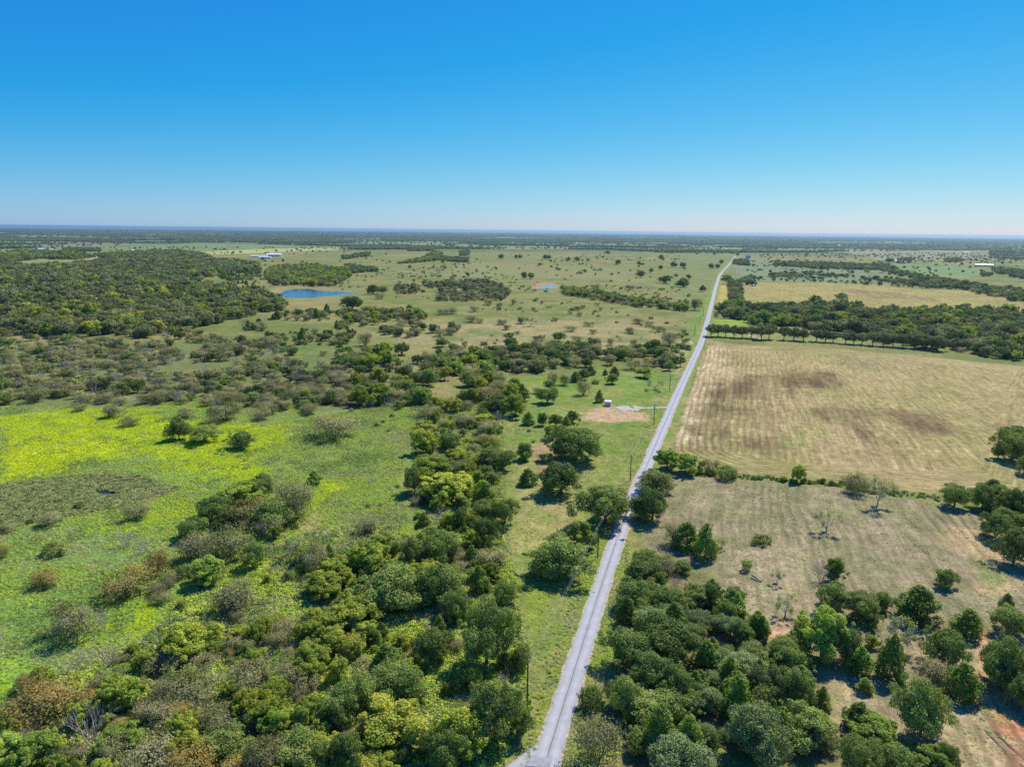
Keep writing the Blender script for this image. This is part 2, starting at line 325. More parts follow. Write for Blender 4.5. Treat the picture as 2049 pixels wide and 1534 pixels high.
COVER_LABEL = ['', '', '', '', '', '', '', '', '', '', '', '', 'rough brushy ground under the olive scrub', 'lush bright green and yellow marshy meadow', '', '', '', '', '', '', '', '', 'shallow pond bed covered by lily pads', '', 'weedy ground under the front woods', '', '', 'weedy ground in the narrow fence-side thicket', 'green grassy strip beside the road', '', '', '', '', '', '', 'bare orange dirt yard by the white shed', '', 'leaf-littered ground under the roadside grove', 'dry tan pasture right of the road', '', '', '', '', '', '', '', '', 'tan mown hay field with rows beside the road', 'second mown hay field beyond the tree belt', '', '', '', '', '', 'sandy bank around the blue pond', '', 'orange bank beside the small stock pond']
PATCH = [
([(127.8, 468.2), (175.4, 511.5), (207.6, 507.3), (249.0, 510.8), (218.0, 466.3), (168.2, 439.7), (148.6, 420.1), (105.8, 386.6)], (120, 100, 68), 14),
([(198.9, 494.3), (243.3, 503.7), (214.6, 471.8), (191.4, 465.9)], (112, 92, 64), 8),
([(106.5, 397.2), (126.8, 409.4), (107.3, 336.6), (90.9, 319.1)], (128, 116, 76), 10),
([(137.1, 397.5), (159.6, 410.4), (133.2, 333.7), (121.5, 319.8), (112.9, 325.2)], (136, 112, 82), 10),
([(174.1, 394.0), (212.0, 415.9), (207.7, 383.4), (183.6, 312.9), (174.5, 315.1), (174.1, 348.1)], (126, 104, 74), 9),
([(210.8, 399.1), (238.7, 392.5), (227.9, 350.9), (210.6, 346.6), (213.5, 376.4)], (134, 112, 80), 9),
([(267.9, 418.2), (295.2, 403.8), (268.9, 359.3), (250.2, 365.1)], (140, 124, 84), 12),
([(161.8, 661.7), (181.7, 663.9), (170.6, 524.5), (131.0, 462.9), (97.1, 386.5), (93.3, 386.4)], (222, 196, 152), 7),
([(90.3, 381.9), (105.4, 421.6), (112.7, 421.8), (88.7, 333.0), (78.8, 329.7)], (218, 194, 150), 5),
([(139.8, 351.7), (157.6, 354.5), (151.8, 336.4), (138.1, 333.7)], (150, 165, 85), 7),
([(274.3, 577.0), (341.1, 596.1), (331.9, 554.9), (263.7, 539.3)], (165, 150, 108), 10),
([(624.4, 1344.4), (683.1, 1244.5), (654.9, 1117.4), (585.8, 1139.8)], (150, 125, 88), 14)]
ROWFIELD = np.array([(182.7, 672.3), (208.6, 645.0), (298.7, 621.3), (345.3, 586.5), (418.5, 538.7), (207.4, 255.3), (193.1, 268.2), (169.8, 266.0), (133.9, 274.2), (111.3, 279.2), (88.9, 287.7), (83.1, 298.4), (74.3, 318.9), (81.7, 346.3)])
ROW2 = np.array([(474.1, 1480.9), (690.8, 1468.8), (767.1, 1331.5), (860.7, 1317.8), (729.2, 955.6), (696.7, 912.1), (559.2, 907.9), (450.2, 948.8), (405.3, 1004.6), (315.4, 976.9)])
ROW3 = np.array([(66.6, 284.9), (86.9, 280.7), (132.6, 271.2), (164.4, 256.8), (173.5, 235.9), (176.2, 215.7), (98.0, 109.9), (79.8, 109.6), (86.3, 123.7), (69.4, 130.8), (72.6, 148.2), (65.9, 169.7), (59.4, 194.6), (50.4, 207.9), (43.0, 215.2), (55.9, 250.9)])
LILY = [(-201.5, 264.8), (-188.6, 270.8), (-171.1, 277.5), (-154.6, 278.3), (-140.2, 267.6), (-130.1, 264.0), (-130.9, 257.9), (-135.8, 248.1), (-147.6, 241.0), (-158.0, 232.9), (-167.9, 225.4), (-171.2, 221.9)]
DIRT = [(38.4, 376.5), (45.3, 389.1), (60.3, 399.1), (74.5, 388.1), (73.1, 377.1), (58.0, 367.9), (46.1, 371.4)]
YELLOW = [[(-268.8, 359.9), (-258.3, 378.3), (-227.9, 382.8), (-200.8, 385.7), (-178.2, 358.1), (-141.4, 355.2), (-118.1, 366.0), (-104.3, 337.6), (-113.3, 305.4), (-100.7, 279.3), (-108.6, 272.0), (-135.9, 283.6), (-162.0, 299.8), (-180.8, 294.3), (-184.5, 275.4), (-203.8, 268.1)], [(-240.0, 319.2), (-220.7, 340.0), (-188.0, 326.7), (-180.8, 294.3), (-184.5, 275.4), (-203.8, 268.1)], [(-77.9, 273.5), (-65.1, 271.6), (-63.3, 263.9), (-71.4, 256.5), (-71.9, 246.2), (-74.6, 263.9)]]
YELLOW_SPOTS = [[(-64.7, 224.8), (-57.2, 229.0), (-52.3, 215.2), (-59.0, 209.6)], [(-138.5, 249.6), (-117.1, 248.9), (-111.1, 239.3), (-122.1, 226.9), (-132.1, 223.8), (-143.4, 223.4), (-141.3, 235.1)], [(-117.4, 167.9), (-111.3, 178.5), (-98.3, 174.2), (-91.0, 164.2), (-90.2, 150.2), (-97.7, 154.3), (-108.9, 157.8)], [(-119.3, 148.6), (-114.5, 148.6), (-104.1, 143.5), (-109.2, 137.4), (-105.3, 128.7)], [(4.3, 190.4), (11.2, 181.6), (7.7, 161.5), (4.0, 166.1)]]
JUNCTION_PATCH = [(4.4, 119.1), (8.7, 118.9), (8.1, 116.6), (3.2, 116.5)]
SIDE_ROAD = [(7.0, 121.0), (3.2, 117.0), (-2.3, 110.7), (-9.6, 99.8)]
DRIVEWAY = [(91.8, 403.3), (85.0, 402.6), (76.0, 401.3), (65.7, 400.5)]
GRAVEL_PAD = [(59.8, 404.0), (70.4, 407.8), (77.8, 403.1), (72.0, 394.8), (63.5, 395.7)]
TRACKS = [([(-350.7, 1876.3), (-203.7, 1659.3), (-96.0, 1578.8), (-64.5, 1546.7)], 2.2, 'pale farm track crossing the middle pasture'), ([(219.2, 788.1), (217.1, 790.9), (237.2, 768.7), (242.7, 681.9), (283.4, 668.0), (326.3, 649.4), (355.6, 622.6)], 1.8, 'shaded driveway under the row of trees'), ([(119.2, 1454.6), (230.5, 1376.9), (335.7, 1284.2)], 1.6, 'faint pale track over the far pasture'), ([(100.0, 132.4), (100.4, 128.2), (100.5, 123.2), (100.9, 119.0)], 0.28, 'upper of two wheel ruts in the dry clearing'), ([(98.1, 131.3), (98.5, 126.9), (98.6, 122.0), (99.1, 117.8)], 0.28, 'lower of two wheel ruts in the dry clearing')]
FENCES = [([(87.9, 284.4), (111.3, 279.2), (135.4, 273.1), (164.0, 259.4)], 'wire fence between the mown field and dry pasture'), ([(-4.6, 361.8), (-2.5, 276.3), (-0.9, 226.1), (2.0, 184.5)], 'wire fence along the grassy roadside strip'), ([(-3.4, 346.5), (9.2, 344.9), (21.8, 343.3), (30.1, 347.2)], 'short wire fence across the homestead lawn')]
SCATTER = [
('woodland', [(-1075.8, 1500.4), (-1138.4, 1703.6), (-1130.4, 1896.1), (-1232.8, 2193.4), (-1431.1, 2465.3), (-1424.3, 2722.8), (-1376.0, 2968.2), (-1140.7, 2633.6), (-913.1, 2188.7), (-708.3, 2004.8), (-604.1, 1684.2), (-627.2, 1542.1), (-588.5, 1298.9), (-497.4, 1197.6), (-446.3, 1132.3), (-382.8, 1075.2), (-326.8, 1004.7), (-286.8, 879.5), (-296.9, 841.3), (-300.1, 805.5), (-308.7, 772.7), (-321.4, 716.2), (-308.2, 678.5), (-335.1, 640.8), (-348.5, 645.7), (-385.6, 661.1), (-392.4, 640.1), (-437.3, 598.1)], 150, 'offfffffmme', 5, 17, 70, 0.95),
('woodland', [(-582.6, 1691.8), (-604.6, 1874.4), (-531.5, 1933.5), (-391.8, 1719.6), (-339.3, 1487.1), (-324.2, 1336.7), (-311.6, 1234.8), (-390.8, 1271.9), (-401.7, 1221.1), (-475.6, 1377.7)], 120, 'efefm', 8, 12, 60, 1.0),
('woodland', [(-923.0, 2048.0), (-803.1, 1979.9), (-678.3, 1919.1), (-549.5, 1561.8), (-584.5, 1435.8), (-692.6, 1540.2)], 60, 'ofec', 6, 11, 50, 0.6),
('woodland', [(-584.5, 1435.8), (-574.4, 1622.4), (-454.8, 1316.9), (-446.1, 1239.0), (-503.4, 1233.9)], 30, 'ocm', 4, 9, 30, 0.5),
('woodland', [(-1651.9, 2314.5), (-1911.7, 2765.2), (-1602.9, 2675.7), (-1351.9, 2327.8), (-1324.8, 2181.8), (-1423.7, 2135.5), (-1326.3, 1854.4)], 50, 'ofe', 8, 14, 60, 0.8),
('woodland', [(-1326.3, 1854.4), (-1338.7, 1943.9), (-1113.7, 1642.6), (-1111.3, 1582.5), (-1131.7, 1579.4)], 35, 'ofm', 7, 12, 50, 0.6),
('woodland', [(-2045.0, 3274.7), (-1865.9, 3260.3), (-1647.4, 2876.5), (-1734.4, 2785.6)], 70, 'of', 8, 13, 40, 0.8),
('brush', [(-413.1, 563.8), (-400.4, 586.3), (-377.5, 620.2), (-347.2, 620.0), (-327.6, 641.3), (-298.2, 645.3), (-259.3, 626.4), (-207.2, 630.2), (-170.6, 582.5), (-126.4, 543.4), (-88.6, 376.1), (-148.2, 373.1), (-194.5, 398.9), (-234.4, 385.8), (-271.6, 406.4), (-286.9, 385.4)], 165, 'mmmmmmmmgggggfsom', 4.5, 10.5, 45, 0.85),
('brush', [(-487.8, 669.3), (-392.4, 640.1), (-345.8, 640.4), (-308.2, 678.5), (-261.1, 631.1), (-327.6, 641.3), (-377.5, 620.2), (-413.1, 563.8)], 80, 'mmofsg', 4, 9, 45, 0.65),
('brush', [(-243.6, 445.3), (-218.0, 466.6), (-186.0, 505.7), (-117.3, 477.8), (-95.0, 404.2), (-140.4, 377.3), (-199.4, 402.9)], 60, 'mmggof', 6, 10, 40, 0.8),
('brush', [(-289.0, 745.4), (-270.5, 860.9), (-203.1, 883.6), (-139.8, 602.9), (-187.8, 616.6), (-246.2, 653.1)], 75, 'mmmofcsg', 4, 10, 50, 0.6),
('brush', [(-146.1, 593.1), (-95.2, 573.6), (-27.3, 588.4), (-21.8, 496.2), (-13.8, 515.8), (-23.4, 455.7), (-42.0, 439.0), (-55.1, 398.7), (-97.8, 391.3)], 95, 'oewmomg', 7, 12, 40, 0.8),
('brush', [(-51.1, 407.1), (-41.6, 434.2), (-8.8, 515.9), (-5.4, 457.5), (-17.7, 381.9), (-54.3, 379.4)], 85, 'mmmge', 6, 10, 30, 0.7),
('brush', [(-5.4, 457.5), (19.1, 449.9), (17.2, 399.6), (-0.6, 382.6), (-17.7, 381.9)], 70, 'oemmg', 6, 10, 25, 0.7),
('brush', [(-27.3, 588.4), (27.7, 600.8), (51.2, 620.6), (116.6, 606.4), (136.2, 575.4), (119.7, 513.6), (94.1, 518.8), (49.9, 521.1), (29.6, 501.5), (-5.9, 494.0), (-23.9, 543.1)], 120, 'mmoof', 7, 12, 45, 0.95),
('brush', [(-175.9, 1352.0), (-102.9, 1369.5), (-57.1, 1450.5), (-16.9, 1297.7), (-3.7, 1121.3), (-15.9, 1039.9), (-70.7, 1002.8), (-112.0, 1028.7), (-113.9, 1148.5)], 100, 'mfm', 7, 11, 60, 0.9),
('brush', [(-199.6, 1201.1), (-205.5, 1274.0), (-166.7, 1280.4), (-143.7, 1144.0), (-181.5, 1123.2)], 70, 'mof', 7, 10, 40, 0.9),
('brush', [(85.4, 1272.1), (114.4, 1239.7), (179.0, 1087.7), (244.0, 989.0), (225.4, 911.6), (178.8, 944.5), (122.4, 1047.9), (80.7, 1137.1)], 150, 'mfme', 7, 10, 60, 1),
('brush', [(-186.8, 812.5), (-184.1, 885.6), (-145.9, 887.0), (-107.7, 855.0), (-99.1, 785.3), (-130.2, 789.7), (-166.0, 720.1), (-182.2, 743.9)], 95, 'mmfe', 7, 11, 40, 0.9),
('brush', [(-131.3, 702.1), (-123.7, 760.8), (-92.7, 748.7), (-82.3, 662.8), (-124.2, 672.2)], 90, 'mmf', 7, 10, 40, 0.9),
('brush', [(-84.8, 742.5), (-58.6, 751.7), (-52.0, 688.8), (-75.9, 670.4)], 55, 'mf', 6, 10, 40, 0.8),
('brush', [(-170.6, 695.4), (-157.2, 696.0), (-144.1, 636.3), (-150.4, 611.0)], 90, 'mo', 7, 10, 40, 0.9),
('brush', [(-451.0, 1866.7), (-456.3, 2008.2), (-402.1, 1887.3), (-342.5, 1809.3), (-320.0, 1689.4), (-383.9, 1586.4)], 110, 'of', 8, 12, 40, 0.9),
('brush', [(-343.9, 2079.9), (-316.0, 2438.6), (-360.9, 3339.1), (-307.6, 3118.4), (-238.2, 2412.2), (-280.4, 2203.3)], 80, 'oef', 8, 12, 40, 0.9),
('brush', [(-260.6, 2640.6), (-157.4, 2493.8), (-142.3, 2253.2), (-229.2, 2321.0)], 110, 'of', 8, 12, 40, 1),
('brush', [(-254.4, 3394.6), (-217.1, 3574.1), (-172.6, 2841.3), (-206.4, 2797.0)], 60, 'o', 8, 12, 40, 1),
('brush', [(-605.7, 2538.0), (-624.4, 2940.2), (-598.0, 3000.2), (-529.3, 2653.3), (-545.3, 2537.0), (-558.6, 2362.8)], 70, 'of', 8, 12, 40, 1),
('brush', [(-572.1, 3921.4), (-482.8, 4326.9), (-383.5, 3435.9), (-486.5, 3333.3)], 90, 'of', 8, 12, 40, 1),
('brush', [(119.5, 598.2), (175.3, 717.5), (180.5, 718.0), (146.1, 576.2), (123.7, 520.4), (110.4, 537.1)], 60, 'mfs', 4, 8, 30, 0.7),
('woodland', [(260.5, 912.8), (315.8, 962.0), (357.9, 963.4), (425.1, 1002.6), (452.5, 942.6), (540.2, 917.7), (661.3, 917.5), (409.0, 558.7), (397.7, 582.9), (379.9, 602.8), (360.6, 631.7), (354.5, 649.2), (335.8, 669.2), (364.5, 728.4), (328.7, 735.3), (308.4, 774.9), (279.7, 789.8), (275.0, 834.6), (240.4, 840.6)], 140, 'oofffffem', 5, 17, 60, 0.97),
('woodland', [(283.2, 847.5), (336.1, 846.7), (317.3, 783.3), (281.1, 772.1), (260.8, 790.2)], 120, 'ew', 8, 12, 60, 1),
('woodland', [(445.4, 1479.7), (471.4, 1481.5), (309.8, 956.2), (292.2, 952.7)], 130, 'ofm', 7, 11, 60, 0.95),
('woodland', [(491.6, 1708.8), (499.0, 1645.0), (442.3, 1455.2), (431.8, 1478.9)], 70, 'om', 7, 11, 60, 1),
('woodland', [(511.1, 1608.5), (549.8, 1632.6), (469.6, 1390.8), (450.7, 1410.1)], 90, 'om', 7, 11, 60, 1),
('woodland', [(521.0, 1535.0), (654.1, 1487.2), (715.5, 1431.5), (788.7, 1350.6), (815.0, 1396.4), (749.0, 1499.6), (677.7, 1541.7), (542.6, 1599.3)], 30, 'mf', 5, 9, 60, 1),
('woodland', [(856.4, 1616.2), (884.9, 1518.3), (880.7, 1229.5), (759.8, 1057.5), (792.0, 1183.7), (842.7, 1333.6), (801.2, 1372.3), (786.3, 1482.0)], 90, 'ofm', 8, 12, 80, 0.95),
('woodland', [(912.4, 2494.1), (947.6, 2431.8), (1243.6, 2390.3), (1019.5, 1869.1), (982.0, 1673.5), (906.3, 1265.9), (828.7, 1155.7), (897.4, 1421.7), (942.4, 1725.7), (1034.8, 2032.0), (871.7, 2069.2), (847.5, 2185.9), (822.3, 2245.5)], 85, 'ofm', 8, 13, 80, 0.95),
('woodland', [(671.9, 1879.4), (693.4, 1817.8), (776.0, 1871.5), (796.3, 1721.1), (871.6, 1645.5), (811.5, 1530.3), (700.5, 1594.2), (598.5, 1671.3)], 40, 'mfo', 6, 10, 60, 0.7),
('woodland', [(1442.7, 2167.2), (1481.3, 2083.7), (1183.9, 1660.8), (1270.0, 1877.9)], 60, 'of', 8, 12, 80, 0.9),
('woodland', [(1248.7, 1914.2), (1251.2, 1876.4), (1155.5, 1731.2), (1142.0, 1748.6)], 60, 'of', 8, 12, 80, 0.9),
('woodland', [(792.8, 2607.5), (862.2, 2650.5), (726.2, 2212.0), (693.5, 2260.0)], 60, 'of', 8, 12, 80, 0.9),
('woodland', [(1573.4, 2949.0), (1680.0, 3048.2), (1430.6, 2592.2), (1355.8, 2538.0)], 90, 'of', 8, 12, 80, 1),
('woodland', [(1794.1, 3003.1), (1966.3, 3166.7), (1694.2, 2725.6), (1595.0, 2656.7)], 60, 'of', 8, 12, 80, 1),
('brush', [(-415.1, 1716.6), (-151.4, 2017.7), (62.0, 1399.8), (333.6, 1349.4), (162.0, 641.8), (-1.5, 598.3), (-167.8, 683.6)], 10, 'mmssg', 2, 7.5, 90, 0.6),
('brush', [(515.5, 1132.5), (526.1, 1128.7), (464.2, 965.1), (454.5, 964.2)], 120, 'mfm', 6, 10, 40, 1),
('brush', [(1100.6, 3466.0), (2660.5, 4805.7), (3372.6, 4769.5), (880.7, 1229.5), (840.6, 1586.0), (521.0, 1535.0), (705.2, 2212.1)], 2.2, 'mfos', 5, 11, 150, 0.6),
('brush', [(-720.1, 2990.6), (740.4, 3027.0), (333.6, 1349.4), (-304.9, 1256.6)], 1.1, 'mfos', 4, 10, 150, 0.6),
('brush', [(-2632.7, 3698.2), (-1015.2, 4480.1), (-446.2, 1960.9), (-809.9, 1885.2), (-1131.7, 1579.4)], 1.0, 'mfo', 6, 11, 150, 0.6),
('brush', [(747.4, 2212.7), (1174.4, 2309.2), (856.4, 1616.2), (521.0, 1535.0)], 4, 'ms', 4, 7, 100, 0.7),
('brush', [(-576.6, 1300.1), (-454.8, 1316.9), (-373.1, 1077.0), (-412.8, 1072.6)], 14, 'cmo', 4, 7, 60, 0.6),
('thicket', [(-50.8, 359.4), (-6.8, 393.6), (-1.9, 226.1), (-4.6, 196.7), (-32.5, 225.3)], 320, 'eeomgs', 2.5, 6, 15, 0.85),
('thicket', [(-62.8, 206.0), (-1.8, 218.0), (4.8, 146.9), (-5.3, 116.4), (-35.6, 116.1), (-53.4, 163.6)], 300, 'eoecgms', 2, 5.5, 14, 0.65),
('thicket', [(-111.0, 136.9), (-100.1, 145.9), (-84.3, 156.2), (-52.2, 168.4), (-31.7, 108.1), (-90.6, 108.0)], 900, 'emmegmgrsw', 2.5, 6.5, 14, 0.9),
('thicket', [(29.8, 184.6), (48.2, 197.5), (63.2, 169.6), (69.4, 152.0), (66.6, 133.9), (61.5, 117.3), (20.3, 116.7)], 220, 'ooyc', 4, 7.5, 20, 1),
('thicket', [(-121.9, 223.9), (-87.0, 252.0), (-59.1, 192.9), (-68.6, 163.2), (-94.8, 169.8)], 150, 'mmggse', 2, 5.5, 16, 0.6),
('thicket', [(86.5, 181.1), (103.6, 176.4), (91.7, 148.9), (71.0, 150.1)], 110, 'oemc', 3, 6, 16, 0.7),
('thicket', [(114.5, 171.7), (115.1, 160.0), (103.7, 138.3), (93.6, 138.0)], 80, 'mcs', 3, 5, 16, 0.6),
('thicket', [(135.6, 182.6), (146.7, 185.6), (111.2, 135.1), (111.9, 145.7)], 150, 'oc', 4, 8, 16, 1),
('thicket', [(194.3, 279.5), (214.9, 282.6), (162.5, 208.0), (156.2, 207.8)], 120, 'oo', 5, 9, 16, 1),
('thicket', [(252.9, 350.9), (269.9, 360.8), (223.8, 295.3), (229.7, 316.5)], 120, 'oo', 6, 10, 16, 1),
('thicket', [(80.6, 292.9), (88.9, 287.7), (112.0, 281.1), (136.5, 275.5), (134.6, 271.3), (110.4, 276.8), (87.2, 281.9), (78.6, 285.0)], 3500, 'sse', 1.2, 2.6, 16, 1),
('thicket', [(136.5, 275.5), (141.7, 273.4), (168.5, 263.8), (165.1, 257.9), (137.8, 265.4), (134.1, 270.2)], 3000, 'ssm', 1, 2.4, 16, 1),
('thicket', [(-3.5, 352.1), (14.5, 352.4), (14.8, 254.8), (1.5, 239.4)], 25, 'sme', 1.5, 3, 16, 0.5),
('thicket', [(-126.2, 373.7), (-58.2, 413.9), (-44.8, 315.8), (-77.8, 273.9)], 14, 'msg', 2, 4, 25, 0.4),
('thicket', [(-71.9, 252.1), (-45.3, 274.3), (-32.5, 225.3), (-52.7, 217.1)], 60, 'mgs', 1.5, 3.5, 20, 0.5),
('thicket', [(-183.3, 239.0), (-143.6, 245.3), (-128.6, 223.7), (-161.2, 207.8)], 30, 'ms', 2, 4, 25, 0.6)]
FARCLEAR = [[(-2265.5, 3180.8), (-2428.6, 3790.1), (-2509.8, 5719.5), (-1095.6, 4835.9), (-446.2, 1960.9), (-1175.2, 1640.9)], [(-839.0, 3486.9), (-118.7, 4299.2), (622.7, 4515.1), (789.6, 3230.1), (535.5, 2182.1), (-471.2, 1950.9)], [(717.6, 3218.6), (1012.8, 3338.2), (667.8, 2210.0), (482.5, 2155.3)], [(1174.6, 3756.6), (2267.9, 4941.3), (3993.3, 6057.3), (1921.4, 2904.4), (1720.4, 2423.9), (1292.1, 1814.6), (694.6, 2211.9)]]
LOW = [('meadow_weeds', [(-287.7, 386.6), (-219.8, 391.0), (-137.4, 408.6), (-104.1, 372.7), (-58.2, 413.9), (-49.3, 364.4), (-45.3, 274.3), (-34.8, 229.4), (-51.9, 213.3), (-77.5, 222.6), (-88.2, 195.4), (-90.4, 156.1), (-100.7, 146.9), (-107.0, 131.2)], 115000, (8, 0, 1, 0.5), 0.4, 0.85, 0.8, 'leafy green and yellow weeds filling the marshy meadow', 1), ('undergrowth', [(-70.3, 220.7), (-33.1, 229.4), (-3.6, 226.0), (1.4, 193.5), (4.1, 139.6), (-1.5, 116.4), (-90.6, 108.0), (-107.0, 131.2), (-100.7, 146.9), (-90.4, 156.1), (-88.2, 195.4), (-76.9, 220.6)], 44000, (4, 0, 4.5, 3), 0.5, 1.7, 0.9, 'weeds and undergrowth covering the floor of the front woods', 0), ('strip_grass', [(-4.9, 361.8), (48.0, 373.7), (103.0, 434.8), (65.1, 320.0), (36.7, 231.6), (25.1, 193.7), (9.9, 145.0), (4.7, 132.1), (3.1, 145.0), (0.2, 193.5), (-2.3, 230.3)], 9000, (5, 0, 3, 1), 0.35, 0.8, 0.6, 'uneven grass in the strip beside the road', 0), ('thicket_weeds', [(-61.2, 413.7), (-7.6, 430.9), (-1.9, 226.1), (-32.5, 225.3)], 9000, (3, 0, 3, 3), 0.6, 1.4, 0.9, 'rank weeds filling the fence-side thicket', 0), ('dry_grass', [(66.6, 284.9), (164.4, 256.8), (169.5, 215.5), (100.3, 118.1), (59.6, 117.3), (67.9, 148.0), (48.9, 200.8), (43.0, 215.2)], 15000, (1, 0, 8, 0.5), 0.3, 0.7, 0.5, 'dry grass tussocks over the tan pasture', 0), ('verge_grass', [(26.3, 218.7), (39.6, 219.0), (21.3, 116.7), (2.3, 116.5)], 6500, (4, 0, 4, 1), 0.35, 0.8, 0.6, 'short weeds growing on the near road verge', 0)]
BUILDINGS = [
('barn', -878.6, 2490.1, 0.25, 55, 15, 4.5, 2.5, 'white', 'white', 'long low white metal barn left of the farm complex', 'barn', 1, 3, 0),
('barn', -855.5, 2577.2, 0.25, 48, 26, 7, 4, 'white', 'white', 'tall wide white metal barn of the farm complex', 'barn', 1, 2, 0),
('barn', -827.8, 2402.1, 0.2, 40, 12, 4, 2, 'white', 'white', 'front low white shed of the farm complex', 'barn', 1, 3, 0),
('barn', 1562.6, 2388.1, -0.45, 50, 16, 5, 3, 'tan', 'white', 'long barn with bright white roof far right', 'barn', 1, 3, 0),
('farmhouse', 1585.9, 2336.4, -0.45, 20, 9, 3, 2, 'cream', 'grey', 'low house next to the white-roofed barn', 'house', 1, 1, 4),
('barn', -1529.4, 2919.9, 0.5, 30, 13, 5, 2.5, 'cream', 'white', 'lone pale barn on the green far-left pasture', 'barn', 1, 2, 0),
('farmhouse', 966.5, 2967.1, -0.2, 20, 12, 8, 5, 'cream', 'blue', 'two-storey blue-roofed house beside the road crest', 'house', 2, 1, 5),
('barn', 886.5, 2725.2, -0.2, 12, 8, 3.5, 2, 'cream', 'grey', 'low outbuilding in front of the blue-roofed house', 'barn', 1, 1, 0),
('farmhouse', 460.7, 677.5, -0.75, 18, 12, 3.4, 3.6, 'tan', 'grey', 'grey-roofed house half hidden in the right woodland', 'house', 1, 1, 5),
('farmhouse', -1991.7, 3045.2, 0.4, 26, 11, 4, 3, 'white', 'white', 'white farmhouse at the far-left edge among trees', 'house', 1, 1, 4),
('barn', -1948.3, 2928.5, 0.4, 18, 9, 4, 2, 'white', 'grey', 'small grey-roofed barn beside the far-left farmhouse', 'barn', 1, 1, 0),
('farmhouse', -1913.9, 2986.0, 0.4, 15, 9, 3.5, 2, 'tan', 'white', 'small tan outbuilding right of the far-left farmhouse', 'barn', 1, 1, 0),
('farmhouse', 1426.2, 2701.2, -0.5, 20, 10, 3.5, 2.5, 'cream', 'white', 'pale house beside dark trees right of centre', 'house', 1, 1, 4),
('barn', 1393.0, 2576.4, -0.5, 22, 10, 4, 2.5, 'cream', 'blue', 'blue-roofed barn below the far dark trees', 'barn', 1, 1, 0),
('farm_building', -4183.1, 6692.0, -0.4, 26, 14, 5, 3, 'white', 'white', 'tiny white building at the far left', 'building', 1, 1, 0),
('farm_building', -5735.2, 8994.3, -0.10000000000000003, 36, 14, 5, 3, 'white', 'white', 'tiny white building on the far-left ridge', 'building', 1, 1, 0),
('farm_building', -3823.6, 6376.9, 0.19999999999999996, 46, 14, 5, 3, 'white', 'white', 'tiny white building in the far-left trees', 'building', 1, 1, 0),
('farm_building', -3522.0, 6325.7, 0.4999999999999999, 26, 14, 5, 3, 'white', 'white', 'tiny white building by the far-left brown field', 'building', 1, 1, 0),
('farm_building', -3695.0, 7351.6, -0.4, 36, 14, 5, 3, 'white', 'white', 'tiny white building in the left plain', 'building', 1, 1, 0),
('farm_building', -3331.5, 7459.2, -0.10000000000000003, 46, 14, 5, 3, 'white', 'white', 'tiny white building in the left-centre plain', 'building', 1, 1, 0),
('farm_building', -10097.9, 18883.3, 0.19999999999999996, 26, 14, 5, 3, 'white', 'white', 'tiny white building near the left horizon', 'building', 1, 1, 0),
('farm_building', -5044.3, 12112.7, 0.4999999999999999, 36, 14, 5, 3, 'white', 'white', 'tiny white building below the left horizon', 'building', 1, 1, 0),
('farm_building', -2511.9, 8019.0, -0.4, 46, 14, 5, 3, 'white', 'white', 'tiny white building above the white farm', 'building', 1, 1, 0),
('farm_building', -7.3, 6969.1, -0.10000000000000003, 26, 14, 5, 3, 'white', 'white', 'tiny white building beyond the centre pasture', 'building', 1, 1, 0),
('farm_building', 623.3, 7077.1, 0.19999999999999996, 36, 14, 5, 3, 'white', 'white', 'tiny white building in the centre plain', 'building', 1, 1, 0),
('farm_building', 5528.0, 20922.4, 0.4999999999999999, 46, 14, 5, 3, 'white', 'white', 'tiny white building near the centre horizon', 'building', 1, 1, 0),
('farm_building', 2753.6, 7486.3, -0.4, 26, 14, 5, 3, 'white', 'white', 'tiny white building beyond the brown wood', 'building', 1, 1, 0),
('farm_building', 3443.0, 7639.2, -0.10000000000000003, 36, 14, 5, 3, 'white', 'white', 'tiny white building in the right plain', 'building', 1, 1, 0),
('farm_building', 3008.9, 4800.6, 0.19999999999999996, 46, 14, 5, 3, 'white', 'white', 'tiny white building above the white-roofed barn', 'building', 1, 1, 0),
('farm_building', 8048.0, 12021.3, 0.4999999999999999, 26, 14, 5, 3, 'white', 'white', 'tiny white building near the right horizon', 'building', 1, 1, 0)]
SHED = (56.9, 407.6, -0.25)
TANK = (463.1, 1375.8)
LOG = (72.7, 192.1, -0.9)
